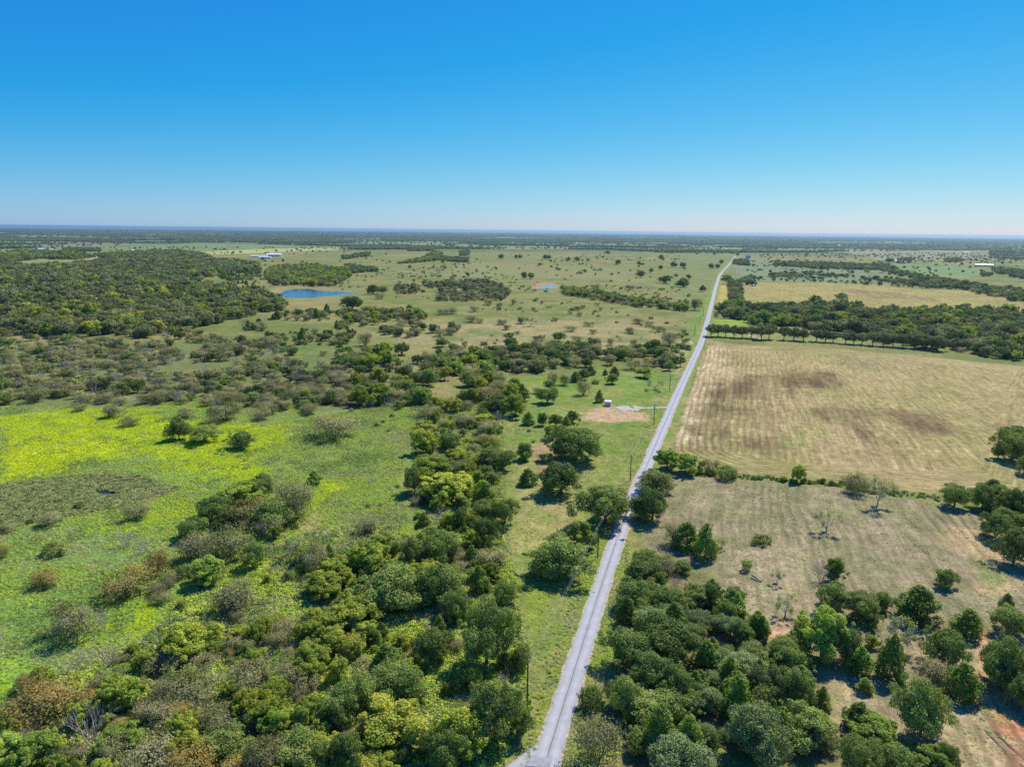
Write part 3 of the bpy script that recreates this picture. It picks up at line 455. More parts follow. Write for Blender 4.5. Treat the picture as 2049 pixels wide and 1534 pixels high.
PLANTS = [
(-5.2, 148.5, 13.5, 14.9, 'o', 'rounded dark green tree in the front woods left of road, tenth nearest of its kind', 'plants in the front woods'),
(2.2, 146.2, 5.0, 5.5, 'o', 'rounded dark green tree in the front woods left of road, ninth nearest of its kind', 'plants in the front woods'),
(-21.1, 178.3, 12.8, 9.8, 'o', 'rounded dark green tree in the middle woods left of road, eighth nearest of its kind', 'plants in the middle woods'),
(-8.7, 183.3, 7.5, 8.2, 'c', 'dense dark evergreen in the middle woods left of road, farthest of its kind', 'plants in the middle woods'),
(-2.1, 177.1, 7.0, 6.6, 'o', 'rounded dark green tree in the middle woods left of road, fourth nearest of its kind', 'plants in the middle woods'),
(-14.1, 170.2, 9.3, 6.7, 'o', 'rounded dark green tree in the middle woods left of road, third nearest of its kind', 'plants in the middle woods'),
(-31.6, 174.9, 15.6, 9.7, 'o', 'rounded dark green tree in the middle woods left of road, fifth nearest of its kind', 'plants in the middle woods'),
(-40.5, 171.3, 12.6, 6.7, 'e', 'yellow-green leafy tree in the middle woods left of road, fourth nearest of its kind', 'plants in the middle woods'),
(-18.5, 149.4, 8.7, 8.2, 'o', 'rounded dark green tree in the front woods left of road, eleventh nearest of its kind', 'plants in the front woods'),
(-28.8, 148.7, 6.7, 5.7, 'c', 'the only dense dark evergreen in the front woods left of road', 'plants in the front woods'),
(-31.9, 159.0, 4.1, 5.3, 'c', 'dense dark evergreen in the middle woods left of road, nearest of its kind', 'plants in the middle woods'),
(-35.5, 157.6, 6.6, 5.4, 'e', 'yellow-green leafy tree in the middle woods left of road, nearest of its kind', 'plants in the middle woods'),
(-38.0, 152.0, 6.9, 6.0, 'e', 'yellow-green leafy tree in the front woods left of road, tenth nearest of its kind', 'plants in the front woods'),
(-22.1, 143.6, 4.8, 4.2, 'e', 'yellow-green leafy tree in the front woods left of road, sixth nearest of its kind', 'plants in the front woods'),
(-23.7, 136.2, 12.6, 6.8, 'o', 'rounded dark green tree in the front woods left of road, eighth nearest of its kind', 'plants in the front woods'),
(-22.5, 124.1, 14.4, 8.0, 'e', 'yellow-green leafy tree in the front woods left of road, third nearest of its kind', 'plants in the front woods'),
(-32.8, 132.2, 9.1, 7.9, 'o', 'rounded dark green tree in the front woods left of road, seventh nearest of its kind', 'plants in the front woods'),
(-8.1, 119.5, 9.6, 8.9, 'e', 'yellow-green leafy tree in the front woods left of road, second nearest of its kind', 'plants in the front woods'),
(-12.5, 116.5, 8.5, 7.5, 'o', 'rounded dark green tree in the front woods left of road, second nearest of its kind', 'plants in the front woods'),
(-2.3, 124.2, 11.2, 12.4, 'o', 'rounded dark green tree in the front woods left of road, fifth nearest of its kind', 'plants in the front woods'),
(2.2, 126.3, 5.9, 6.5, 'e', 'yellow-green leafy tree in the front woods left of road, fourth nearest of its kind', 'plants in the front woods'),
(-25.0, 114.1, 9.2, 4.6, 'e', 'yellow-green leafy tree in the front woods left of road, nearest of its kind', 'plants in the front woods'),
(-29.8, 115.6, 6.3, 6.9, 'o', 'rounded dark green tree in the front woods left of road, third nearest of its kind', 'plants in the front woods'),
(29.0, 147.5, 12.2, 8.8, 'o', 'rounded dark green tree in the roadside grove right of road, eighth nearest of its kind', 'trees in the roadside grove'),
(37.2, 152.5, 15.2, 8.6, 'o', 'rounded dark green tree in the roadside grove right of road, tenth nearest of its kind', 'trees in the roadside grove'),
(30.9, 140.9, 10.4, 8.0, 'o', 'rounded dark green tree in the roadside grove right of road, seventh nearest of its kind', 'trees in the roadside grove'),
(25.0, 132.1, 7.4, 8.2, 'o', 'rounded dark green tree in the roadside grove right of road, second nearest of its kind', 'trees in the roadside grove'),
(17.6, 134.1, 3.9, 4.3, 's', 'the only low green bush in the roadside grove right of road', 'trees in the roadside grove'),
(17.3, 118.2, 8.9, 8.6, 'm', 'thin olive-brown bush in the roadside grove right of road, nearest of its kind', 'trees in the roadside grove'),
(30.8, 128.6, 12.0, 6.0, 'o', 'rounded dark green tree in the roadside grove right of road, nearest of its kind', 'trees in the roadside grove'),
(31.5, 117.5, 12.6, 6.4, 'y', 'broad grey-green tree in the roadside grove right of road, second nearest of its kind', 'trees in the roadside grove'),
(36.4, 138.0, 8.6, 6.2, 'o', 'rounded dark green tree in the roadside grove right of road, fifth nearest of its kind', 'trees in the roadside grove'),
(-1.9, 231.5, 8.5, 9.2, 'o', 'rounded dark green tree in the grassy roadside strip, third nearest of its kind', 'trees in the grassy roadside strip'),
(-29.9, 227.8, 5.6, 5.6, 'c', 'dense dark evergreen in the narrow fence-side thicket, nearest of its kind', 'plants in the fence-side thicket'),
(-17.2, 227.6, 6.6, 6.5, 'o', 'rounded dark green tree in the narrow fence-side thicket, nearest of its kind', 'plants in the fence-side thicket'),
(-9.4, 234.4, 9.1, 6.7, 'o', 'rounded dark green tree in the narrow fence-side thicket, second nearest of its kind', 'plants in the fence-side thicket'),
(-7.5, 213.9, 9.2, 8.7, 'o', 'rounded dark green tree in the middle woods left of road, farthest of its kind', 'plants in the middle woods'),
(-12.4, 211.0, 5.7, 6.3, 'e', 'yellow-green leafy tree in the middle woods left of road, farthest of its kind', 'plants in the middle woods'),
(-17.7, 246.2, 6.0, 5.1, 'c', 'dense dark evergreen in the narrow fence-side thicket, second nearest of its kind', 'plants in the fence-side thicket'),
(-25.6, 249.9, 14.1, 7.0, 'e', 'yellow-green leafy tree in the narrow fence-side thicket, nearest of its kind', 'plants in the fence-side thicket'),
(-10.2, 253.6, 7.2, 7.3, 'c', 'dense dark evergreen in the narrow fence-side thicket, farthest of its kind', 'plants in the fence-side thicket'),
(-42.7, 197.0, 13.6, 8.5, 'e', 'yellow-green leafy tree below the lily pond meadow, third nearest of its kind', 'plants below the lily pond meadow'),
(-38.6, 202.8, 9.7, 8.0, 'e', 'yellow-green leafy tree below the lily pond meadow, fourth nearest of its kind', 'plants below the lily pond meadow'),
(-22.3, 202.6, 12.6, 9.2, 'o', 'rounded dark green tree in the middle woods left of road, tenth nearest of its kind', 'plants in the middle woods'),
(-29.5, 199.4, 7.8, 8.6, 'o', 'rounded dark green tree in the middle woods left of road, ninth nearest of its kind', 'plants in the middle woods'),
(-31.0, 195.8, 7.6, 4.1, 'e', 'yellow-green leafy tree below the lily pond meadow, nearest of its kind', 'plants below the lily pond meadow'),
(-24.2, 192.4, 7.4, 5.5, 'e', 'yellow-green leafy tree in the middle woods left of road, eighth nearest of its kind', 'plants in the middle woods'),
(-30.7, 175.5, 15.5, 10.8, 'o', 'rounded dark green tree in the middle woods left of road, sixth nearest of its kind', 'plants in the middle woods'),
(-18.5, 177.8, 10.5, 10.0, 'o', 'rounded dark green tree in the middle woods left of road, seventh nearest of its kind', 'plants in the middle woods'),
(-13.9, 167.2, 7.3, 8.1, 'o', 'rounded dark green tree in the middle woods left of road, second nearest of its kind', 'plants in the middle woods'),
(-52.1, 193.0, 10.4, 5.2, 'e', 'yellow-green leafy tree below the lily pond meadow, second nearest of its kind', 'plants below the lily pond meadow'),
(-51.2, 181.6, 10.5, 6.7, 'e', 'yellow-green leafy tree in the middle woods left of road, fifth nearest of its kind', 'plants in the middle woods'),
(-47.0, 185.1, 6.1, 5.6, 'e', 'yellow-green leafy tree in the middle woods left of road, seventh nearest of its kind', 'plants in the middle woods'),
(-40.3, 166.4, 14.2, 7.1, 'e', 'yellow-green leafy tree in the middle woods left of road, third nearest of its kind', 'plants in the middle woods'),
(-35.7, 158.0, 7.0, 5.0, 'o', 'rounded dark green tree in the middle woods left of road, nearest of its kind', 'plants in the middle woods'),
(-19.9, 155.9, 6.3, 4.2, 'o', 'rounded dark green tree in the front woods left of road, farthest of its kind', 'plants in the front woods'),
(-49.0, 158.1, 7.8, 5.4, 'e', 'yellow-green leafy tree in the middle woods left of road, second nearest of its kind', 'plants in the middle woods'),
(-43.9, 156.5, 7.1, 4.3, 'e', 'yellow-green leafy tree in the front woods left of road, farthest of its kind', 'plants in the front woods'),
(-5.9, 200.0, 8.9, 4.5, 'm', 'the only thin olive-brown bush in the middle woods left of road', 'plants in the middle woods'),
(-24.5, 231.3, 12.5, 6.2, 'g', 'the only leafless grey shrub in the narrow fence-side thicket', 'plants in the fence-side thicket'),
(-47.5, 223.2, 9.0, 4.5, 'm', 'thin olive-brown bush below the lily pond meadow, fifth nearest of its kind', 'plants below the lily pond meadow'),
(-58.8, 195.4, 7.9, 8.2, 'm', 'thin olive-brown bush below the lily pond meadow, nearest of its kind', 'plants below the lily pond meadow'),
(-3.6, 189.3, 4.4, 2.9, 'e', 'yellow-green leafy tree in the middle woods left of road, sixth nearest of its kind', 'plants in the middle woods'),
(-35.2, 128.4, 8.7, 7.4, 'o', 'rounded dark green tree in the front woods left of road, sixth nearest of its kind', 'plants in the front woods'),
(-40.2, 125.0, 6.4, 7.0, 'w', 'bright green leafy tree in the lower-left brush, nearest of its kind', 'plants in the lower-left brush'),
(-36.8, 123.9, 3.2, 3.5, 'w', 'bright green leafy tree in the front woods left of road, farthest of its kind', 'plants in the front woods'),
(-31.9, 116.8, 6.4, 6.3, 'o', 'rounded dark green tree in the front woods left of road, fourth nearest of its kind', 'plants in the front woods'),
(-36.7, 115.5, 6.9, 3.4, 'w', 'bright green leafy tree in the front woods left of road, second nearest of its kind', 'plants in the front woods'),
(-25.2, 114.9, 4.6, 2.7, 'w', 'bright green leafy tree in the front woods left of road, nearest of its kind', 'plants in the front woods'),
(-32.6, 135.9, 6.8, 4.4, 'e', 'yellow-green leafy tree in the front woods left of road, fifth nearest of its kind', 'plants in the front woods'),
(-45.7, 146.3, 7.6, 6.2, 'e', 'yellow-green leafy tree in the front woods left of road, eighth nearest of its kind', 'plants in the front woods'),
(-38.8, 142.4, 5.7, 6.0, 'e', 'yellow-green leafy tree in the front woods left of road, seventh nearest of its kind', 'plants in the front woods'),
(-44.7, 139.1, 5.3, 4.3, 'm', 'thin olive-brown bush in the lower-left brush, fourth nearest of its kind', 'plants in the lower-left brush'),
(-37.9, 151.9, 5.8, 5.7, 'r', 'the only rusty orange-brown bush in the front woods left of road', 'plants in the front woods'),
(-11.2, 116.4, 6.1, 6.7, 'o', 'rounded dark green tree in the front woods left of road, nearest of its kind', 'plants in the front woods'),
(42.1, 198.3, 9.7, 5.9, 'o', 'rounded dark green tree in the roadside grove right of road, farthest of its kind', 'trees in the roadside grove'),
(47.5, 196.4, 6.0, 5.0, 'm', 'thin olive-brown bush in the roadside grove right of road, second nearest of its kind', 'trees in the roadside grove'),
(51.3, 195.2, 6.2, 3.7, 'o', 'rounded dark green tree in the roadside grove right of road, sixteenth nearest of its kind', 'trees in the roadside grove'),
(47.6, 187.7, 6.7, 3.9, 'g', 'the only leafless grey shrub in the roadside grove right of road', 'trees in the roadside grove'),
(38.2, 193.2, 11.3, 5.7, 'o', 'rounded dark green tree in the roadside grove right of road, fifteenth nearest of its kind', 'trees in the roadside grove'),
(34.1, 176.9, 11.8, 6.5, 'o', 'rounded dark green tree in the roadside grove right of road, thirteenth nearest of its kind', 'trees in the roadside grove'),
(41.5, 171.2, 11.2, 6.7, 'o', 'rounded dark green tree in the roadside grove right of road, twelfth nearest of its kind', 'trees in the roadside grove'),
(51.5, 177.8, 9.8, 4.9, 'o', 'rounded dark green tree in the roadside grove right of road, fourteenth nearest of its kind', 'trees in the roadside grove'),
(57.1, 183.6, 5.0, 4.5, 'c', 'dense dark evergreen in the grove next to dry pasture, farthest of its kind', 'trees in the grove by the dry pasture'),
(62.2, 179.4, 6.4, 3.6, 'o', 'rounded dark green tree in the grove next to dry pasture, sixth nearest of its kind', 'trees in the grove by the dry pasture'),
(59.0, 172.0, 9.0, 7.6, 'c', 'dense dark evergreen in the grove next to dry pasture, seventh nearest of its kind', 'trees in the grove by the dry pasture'),
(63.4, 164.4, 6.2, 5.9, 'c', 'dense dark evergreen in the grove next to dry pasture, sixth nearest of its kind', 'trees in the grove by the dry pasture'),
(48.4, 165.6, 8.2, 4.1, 'y', 'broad grey-green tree in the roadside grove right of road, farthest of its kind', 'trees in the roadside grove'),
(54.0, 163.7, 6.8, 4.1, 'y', 'broad grey-green tree in the grove next to dry pasture, farthest of its kind', 'trees in the grove by the dry pasture'),
(45.1, 160.2, 7.4, 3.7, 'o', 'rounded dark green tree in the roadside grove right of road, eleventh nearest of its kind', 'trees in the roadside grove'),
(37.5, 162.9, 11.4, 5.7, 'y', 'broad grey-green tree in the roadside grove right of road, fourth nearest of its kind', 'trees in the roadside grove'),
(38.2, 150.1, 7.9, 5.7, 'o', 'rounded dark green tree in the roadside grove right of road, ninth nearest of its kind', 'trees in the roadside grove'),
(31.9, 142.0, 8.4, 7.9, 'y', 'broad grey-green tree in the roadside grove right of road, third nearest of its kind', 'trees in the roadside grove'),
(24.3, 135.0, 6.1, 6.7, 'o', 'rounded dark green tree in the roadside grove right of road, fourth nearest of its kind', 'trees in the roadside grove'),
(45.8, 147.9, 7.2, 7.7, 'c', 'dense dark evergreen in the roadside grove right of road, second nearest of its kind', 'trees in the roadside grove'),
(58.1, 157.7, 6.0, 5.4, 'c', 'dense dark evergreen in the grove next to dry pasture, fourth nearest of its kind', 'trees in the grove by the dry pasture'),
(57.9, 151.4, 7.6, 5.0, 'y', 'broad grey-green tree in the grove next to dry pasture, seventh nearest of its kind', 'trees in the grove by the dry pasture'),
(50.4, 148.6, 6.2, 4.0, 'y', 'broad grey-green tree in the grove next to dry pasture, sixth nearest of its kind', 'trees in the grove by the dry pasture'),
(63.6, 149.3, 6.1, 5.6, 'o', 'rounded dark green tree in the grove next to dry pasture, fifth nearest of its kind', 'trees in the grove by the dry pasture'),
(66.7, 147.0, 5.4, 5.1, 'o', 'rounded dark green tree in the grove next to dry pasture, fourth nearest of its kind', 'trees in the grove by the dry pasture'),
(54.6, 145.1, 10.6, 5.3, 'y', 'broad grey-green tree in the grove next to dry pasture, fifth nearest of its kind', 'trees in the grove by the dry pasture'),
(37.2, 139.0, 7.1, 5.4, 'o', 'rounded dark green tree in the roadside grove right of road, sixth nearest of its kind', 'trees in the roadside grove'),
(41.0, 139.1, 5.1, 5.6, 'c', 'dense dark evergreen in the roadside grove right of road, nearest of its kind', 'trees in the roadside grove'),
(46.0, 141.9, 5.1, 2.9, 'y', 'broad grey-green tree in the grove next to dry pasture, fourth nearest of its kind', 'trees in the grove by the dry pasture'),
(49.9, 138.2, 7.4, 6.3, 'c', 'dense dark evergreen in the grove next to dry pasture, nearest of its kind', 'trees in the grove by the dry pasture'),
(56.0, 137.4, 8.1, 7.1, 'y', 'broad grey-green tree in the grove next to dry pasture, third nearest of its kind', 'trees in the grove by the dry pasture'),
(64.8, 140.4, 7.5, 6.4, 'c', 'dense dark evergreen in the grove next to dry pasture, third nearest of its kind', 'trees in the grove by the dry pasture'),
(33.8, 131.9, 10.8, 5.4, 'o', 'rounded dark green tree in the roadside grove right of road, third nearest of its kind', 'trees in the roadside grove'),
(43.1, 133.0, 8.4, 4.7, 'y', 'broad grey-green tree in the grove next to dry pasture, second nearest of its kind', 'trees in the grove by the dry pasture'),
(48.6, 120.7, 11.7, 9.8, 'y', 'broad grey-green tree in the grove next to dry pasture, nearest of its kind', 'trees in the grove by the dry pasture'),
(59.9, 125.5, 10.4, 6.8, 'o', 'rounded dark green tree in the grove next to dry pasture, nearest of its kind', 'trees in the grove by the dry pasture'),
(33.5, 116.1, 8.4, 5.0, 'y', 'broad grey-green tree in the roadside grove right of road, nearest of its kind', 'trees in the roadside grove'),
(61.6, 135.3, 7.4, 7.8, 'o', 'rounded dark green tree in the grove next to dry pasture, second nearest of its kind', 'trees in the grove by the dry pasture'),
(66.9, 133.9, 4.3, 6.0, 'c', 'dense dark evergreen in the grove next to dry pasture, second nearest of its kind', 'trees in the grove by the dry pasture'),
(64.7, 147.7, 8.8, 5.8, 'o', 'rounded dark green tree in the grove next to dry pasture, third nearest of its kind', 'trees in the grove by the dry pasture'),
(79.2, 140.4, 4.1, 3.6, 'c', 'dense dark evergreen around the dry lower-right clearing, second nearest of its kind', 'plants around the dry clearing'),
(72.2, 128.2, 7.4, 6.3, 'c', 'dense dark evergreen around the dry lower-right clearing, nearest of its kind', 'plants around the dry clearing'),
(73.8, 123.6, 9.7, 4.9, 'w', 'bright green leafy tree around the dry lower-right clearing, second nearest of its kind', 'plants around the dry clearing'),
(65.9, 115.0, 7.7, 7.9, 'o', 'rounded dark green tree around the dry lower-right clearing, nearest of its kind', 'plants around the dry clearing'),
(84.1, 126.8, 10.5, 11.0, 'o', 'rounded dark green tree around the dry lower-right clearing, fourth nearest of its kind', 'plants around the dry clearing'),
(80.5, 117.5, 7.2, 4.2, 'w', 'bright green leafy tree around the dry lower-right clearing, nearest of its kind', 'plants around the dry clearing'),
(73.3, 115.5, 7.8, 5.6, 'o', 'rounded dark green tree around the dry lower-right clearing, second nearest of its kind', 'plants around the dry clearing'),
(84.2, 117.6, 4.3, 4.7, 'o', 'rounded dark green tree around the dry lower-right clearing, third nearest of its kind', 'plants around the dry clearing'),
(88.1, 175.2, 11.1, 7.1, 'o', 'rounded dark green tree in the grove next to dry pasture, farthest of its kind', 'trees in the grove by the dry pasture'),
(93.8, 172.6, 10.5, 6.7, 'o', 'rounded dark green tree around the dry lower-right clearing, ninth nearest of its kind', 'plants around the dry clearing'),
(75.2, 153.5, 11.7, 12.9, 'w', 'bright green leafy tree in the grove next to dry pasture, nearest of its kind', 'trees in the grove by the dry pasture'),
(70.2, 155.4, 7.5, 7.3, 'c', 'dense dark evergreen in the grove next to dry pasture, fifth nearest of its kind', 'trees in the grove by the dry pasture'),
(81.2, 147.0, 7.1, 7.4, 'c', 'dense dark evergreen around the dry lower-right clearing, third nearest of its kind', 'plants around the dry clearing'),
(87.9, 146.2, 7.9, 11.1, 'c', 'dense dark evergreen around the dry lower-right clearing, fourth nearest of its kind', 'plants around the dry clearing'),
(79.9, 151.2, 8.2, 9.0, 'o', 'rounded dark green tree around the dry lower-right clearing, fifth nearest of its kind', 'plants around the dry clearing'),
(95.2, 157.1, 7.9, 8.7, 't', 'the only open thin-branched tree around the dry lower-right clearing', 'plants around the dry clearing'),
(108.5, 171.8, 12.0, 10.2, 'c', 'dense dark evergreen around the dry lower-right clearing, farthest of its kind', 'plants around the dry clearing'),
(126.7, 190.3, 6.1, 5.0, 'o', 'rounded dark green tree around the dry lower-right clearing, eleventh nearest of its kind', 'plants around the dry clearing'),
(117.2, 164.7, 8.8, 7.5, 'c', 'dense dark evergreen around the dry lower-right clearing, sixth nearest of its kind', 'plants around the dry clearing'),
(103.8, 152.4, 9.9, 8.6, 'o', 'rounded dark green tree around the dry lower-right clearing, eighth nearest of its kind', 'plants around the dry clearing'),
(100.2, 139.4, 8.4, 8.7, 'c', 'dense dark evergreen around the dry lower-right clearing, fifth nearest of its kind', 'plants around the dry clearing'),
(97.1, 145.0, 7.3, 4.9, 'm', 'the only thin olive-brown bush around the dry lower-right clearing', 'plants around the dry clearing'),
(128.9, 165.8, 9.3, 6.7, 'o', 'rounded dark green tree around the dry lower-right clearing, tenth nearest of its kind', 'plants around the dry clearing'),
(111.9, 142.6, 10.4, 11.5, 'o', 'rounded dark green tree around the dry lower-right clearing, seventh nearest of its kind', 'plants around the dry clearing'),
(110.9, 135.7, 6.7, 7.4, 'o', 'rounded dark green tree around the dry lower-right clearing, sixth nearest of its kind', 'plants around the dry clearing'),
(73.4, 171.9, 5.6, 6.1, 't', 'open thin-branched tree in the grove next to dry pasture, nearest of its kind', 'trees in the grove by the dry pasture'),
(77.6, 189.7, 4.2, 4.6, 't', 'open thin-branched tree in the grove next to dry pasture, second nearest of its kind', 'trees in the grove by the dry pasture'),
(91.4, 191.8, 7.4, 8.1, 'g', 'the only leafless grey shrub in the grove next to dry pasture', 'trees in the grove by the dry pasture'),
(96.1, 192.1, 6.3, 6.9, 'w', 'bright green leafy tree in the grove next to dry pasture, farthest of its kind', 'trees in the grove by the dry pasture'),
(168.1, 253.5, 11.1, 8.8, 'o', 'rounded dark green tree beside the mown field, nearest of its kind', 'plants beside the mown field'),
(177.2, 251.5, 9.1, 9.1, 'o', 'rounded dark green tree beside the mown field, second nearest of its kind', 'plants beside the mown field'),
(184.9, 253.6, 9.8, 8.4, 'o', 'rounded dark green tree beside the mown field, fourth nearest of its kind', 'plants beside the mown field'),
(184.9, 246.0, 11.4, 9.7, 'o', 'rounded dark green tree beside the mown field, third nearest of its kind', 'plants beside the mown field'),
(164.5, 224.7, 10.5, 8.3, 'o', 'rounded dark green tree around the dry lower-right clearing, farthest of its kind', 'plants around the dry clearing'),
(158.2, 206.4, 12.4, 11.0, 'o', 'rounded dark green tree around the dry lower-right clearing, twelfth nearest of its kind', 'plants around the dry clearing'),
(177.5, 230.9, 6.8, 6.1, 'w', 'bright green leafy tree around the dry lower-right clearing, farthest of its kind', 'plants around the dry clearing'),
(228.2, 309.1, 15.7, 12.8, 'o', 'rounded dark green tree beside the mown field, farthest of its kind', 'plants beside the mown field'),
(223.3, 311.1, 6.4, 7.0, 'o', 'rounded dark green tree beside the mown field, sixth nearest of its kind', 'plants beside the mown field'),
(220.3, 290.7, 7.4, 8.2, 'o', 'rounded dark green tree beside the mown field, fifth nearest of its kind', 'plants beside the mown field'),
(118.1, 278.1, 6.3, 7.0, 'e', 'the only yellow-green leafy tree beside the mown field', 'plants beside the mown field'),
(136.3, 265.8, 10.6, 8.0, 'm', 'thin olive-brown bush beside the mown field, nearest of its kind', 'plants beside the mown field'),
(138.1, 251.9, 10.3, 11.3, 't', 'the only open thin-branched tree beside the mown field', 'plants beside the mown field'),
(108.2, 227.2, 7.2, 7.9, 't', 'open thin-branched tree in the grove next to dry pasture, farthest of its kind', 'trees in the grove by the dry pasture'),
(56.8, 212.9, 11.1, 9.4, 'c', 'dense dark evergreen in the roadside grove right of road, farthest of its kind', 'trees in the roadside grove'),
(61.1, 206.1, 8.5, 11.9, 'c', 'dense dark evergreen in the roadside grove right of road, third nearest of its kind', 'trees in the roadside grove'),
(54.1, 215.8, 8.7, 7.0, 'm', 'thin olive-brown bush in the roadside grove right of road, farthest of its kind', 'trees in the roadside grove'),
(68.4, 213.2, 3.7, 4.0, 't', 'open thin-branched tree in the grove next to dry pasture, third nearest of its kind', 'trees in the grove by the dry pasture'),
(82.8, 218.1, 5.8, 2.9, 's', 'low green bush in the grove next to dry pasture, farthest of its kind', 'trees in the grove by the dry pasture'),
(71.4, 198.2, 2.9, 3.2, 's', 'low green bush in the grove next to dry pasture, nearest of its kind', 'trees in the grove by the dry pasture'),
(84.6, 287.2, 6.8, 6.4, 'm', 'thin olive-brown bush beside the mown field, farthest of its kind', 'plants beside the mown field'),
(89.4, 281.0, 7.4, 5.6, 's', 'the only low green bush beside the mown field', 'plants beside the mown field'),
(57.7, 265.9, 14.6, 7.3, 'o', 'rounded dark green tree at the shaded road bend, farthest of its kind', 'trees beside the shaded road bend'),
(50.4, 236.7, 12.5, 11.1, 'o', 'rounded dark green tree at the shaded road bend, nearest of its kind', 'trees beside the shaded road bend'),
(33.1, 233.5, 20.2, 12.9, 'o', 'rounded dark green tree in the grassy roadside strip, fourth nearest of its kind', 'trees in the grassy roadside strip'),
(45.8, 238.9, 9.2, 6.7, 'o', 'rounded dark green tree at the shaded road bend, second nearest of its kind', 'trees beside the shaded road bend'),
(22.6, 211.8, 10.1, 9.6, 'w', 'bright green leafy tree in the grassy roadside strip, nearest of its kind', 'trees in the grassy roadside strip'),
(14.9, 193.9, 17.1, 9.6, 'o', 'rounded dark green tree in the grassy roadside strip, nearest of its kind', 'trees in the grassy roadside strip'),
(14.9, 210.7, 7.5, 5.5, 'o', 'rounded dark green tree in the grassy roadside strip, second nearest of its kind', 'trees in the grassy roadside strip'),
(29.7, 305.1, 21.7, 13.9, 'o', 'rounded dark green tree in the grassy roadside strip, seventh nearest of its kind', 'trees in the grassy roadside strip'),
(22.2, 307.5, 9.8, 8.2, 'o', 'rounded dark green tree in the grassy roadside strip, farthest of its kind', 'trees in the grassy roadside strip'),
(19.2, 260.6, 17.3, 12.1, 'o', 'rounded dark green tree in the grassy roadside strip, fifth nearest of its kind', 'trees in the grassy roadside strip'),
(6.8, 271.5, 8.3, 7.1, 'c', 'the only dense dark evergreen in the grassy roadside strip', 'trees in the grassy roadside strip'),
(6.2, 303.5, 7.0, 7.7, 'o', 'rounded dark green tree in the grassy roadside strip, sixth nearest of its kind', 'trees in the grassy roadside strip'),
(6.2, 300.4, 5.0, 4.7, 'w', 'bright green leafy tree in the grassy roadside strip, farthest of its kind', 'trees in the grassy roadside strip'),
(18.9, 335.4, 7.1, 6.8, 'e', 'the only yellow-green leafy tree in the grassy roadside strip', 'trees in the grassy roadside strip'),
(9.0, 363.6, 7.7, 7.4, 'c', 'dense dark evergreen on the green homestead lawn, second nearest of its kind', 'trees on the homestead lawn'),
(16.2, 361.5, 6.2, 6.6, 'o', 'rounded dark green tree on the green homestead lawn, second nearest of its kind', 'trees on the homestead lawn'),
(23.2, 359.0, 8.2, 6.7, 'o', 'rounded dark green tree on the green homestead lawn, nearest of its kind', 'trees on the homestead lawn'),
(28.8, 361.5, 5.5, 5.4, 'c', 'dense dark evergreen on the green homestead lawn, nearest of its kind', 'trees on the homestead lawn'),
(32.9, 367.5, 7.4, 6.6, 'o', 'rounded dark green tree on the green homestead lawn, third nearest of its kind', 'trees on the homestead lawn'),
(-39.3, 310.2, 10.5, 11.6, 'e', 'yellow-green leafy tree in the narrow fence-side thicket, fifth nearest of its kind', 'plants in the fence-side thicket'),
(-37.2, 260.2, 9.1, 10.0, 'o', 'rounded dark green tree in the narrow fence-side thicket, third nearest of its kind', 'plants in the fence-side thicket'),
(-28.4, 318.8, 11.0, 7.5, 'o', 'rounded dark green tree in the narrow fence-side thicket, seventh nearest of its kind', 'plants in the fence-side thicket'),
(-32.7, 278.7, 17.3, 8.7, 'e', 'yellow-green leafy tree in the narrow fence-side thicket, third nearest of its kind', 'plants in the fence-side thicket'),
(-22.8, 254.4, 20.2, 10.1, 'e', 'yellow-green leafy tree in the narrow fence-side thicket, second nearest of its kind', 'plants in the fence-side thicket'),
(-9.6, 250.4, 7.7, 8.8, 'c', 'dense dark evergreen in the narrow fence-side thicket, third nearest of its kind', 'plants in the fence-side thicket'),
(-5.3, 288.9, 12.5, 8.6, 'o', 'rounded dark green tree in the narrow fence-side thicket, fifth nearest of its kind', 'plants in the fence-side thicket'),
(16.1, 301.3, 6.5, 3.7, 's', 'the only low green bush in the grassy roadside strip', 'trees in the grassy roadside strip'),
(-7.6, 393.2, 16.8, 8.4, 'o', 'rounded dark green tree on the green homestead lawn, fourth nearest of its kind', 'trees on the homestead lawn'),
(1.8, 381.9, 12.7, 11.7, 'e', 'yellow-green leafy tree on the green homestead lawn, nearest of its kind', 'trees on the homestead lawn'),
(-43.4, 345.6, 10.7, 5.8, 'e', 'yellow-green leafy tree in the narrow fence-side thicket, seventh nearest of its kind', 'plants in the fence-side thicket'),
(-28.5, 319.8, 10.1, 6.1, 'o', 'rounded dark green tree in the narrow fence-side thicket, eighth nearest of its kind', 'plants in the fence-side thicket'),
(-10.3, 296.1, 11.7, 7.7, 'o', 'rounded dark green tree in the narrow fence-side thicket, sixth nearest of its kind', 'plants in the fence-side thicket'),
(-14.6, 367.3, 9.5, 4.8, 'e', 'yellow-green leafy tree in the narrow fence-side thicket, eighth nearest of its kind', 'plants in the fence-side thicket'),
(-41.7, 390.4, 15.0, 7.6, 'e', 'yellow-green leafy tree in the narrow fence-side thicket, farthest of its kind', 'plants in the fence-side thicket'),
(-27.5, 410.5, 8.6, 7.1, 'o', 'rounded dark green tree in the narrow fence-side thicket, farthest of its kind', 'plants in the fence-side thicket'),
(-14.6, 414.5, 16.8, 8.4, 'r', 'rusty orange-brown bush in the narrow fence-side thicket, farthest of its kind', 'plants in the fence-side thicket'),
(-5.8, 368.6, 12.4, 6.2, 'g', 'the only leafless grey shrub on the green homestead lawn', 'trees on the homestead lawn'),
(-23.6, 358.8, 12.1, 6.1, 'm', 'thin olive-brown bush in the narrow fence-side thicket, third nearest of its kind', 'plants in the fence-side thicket'),
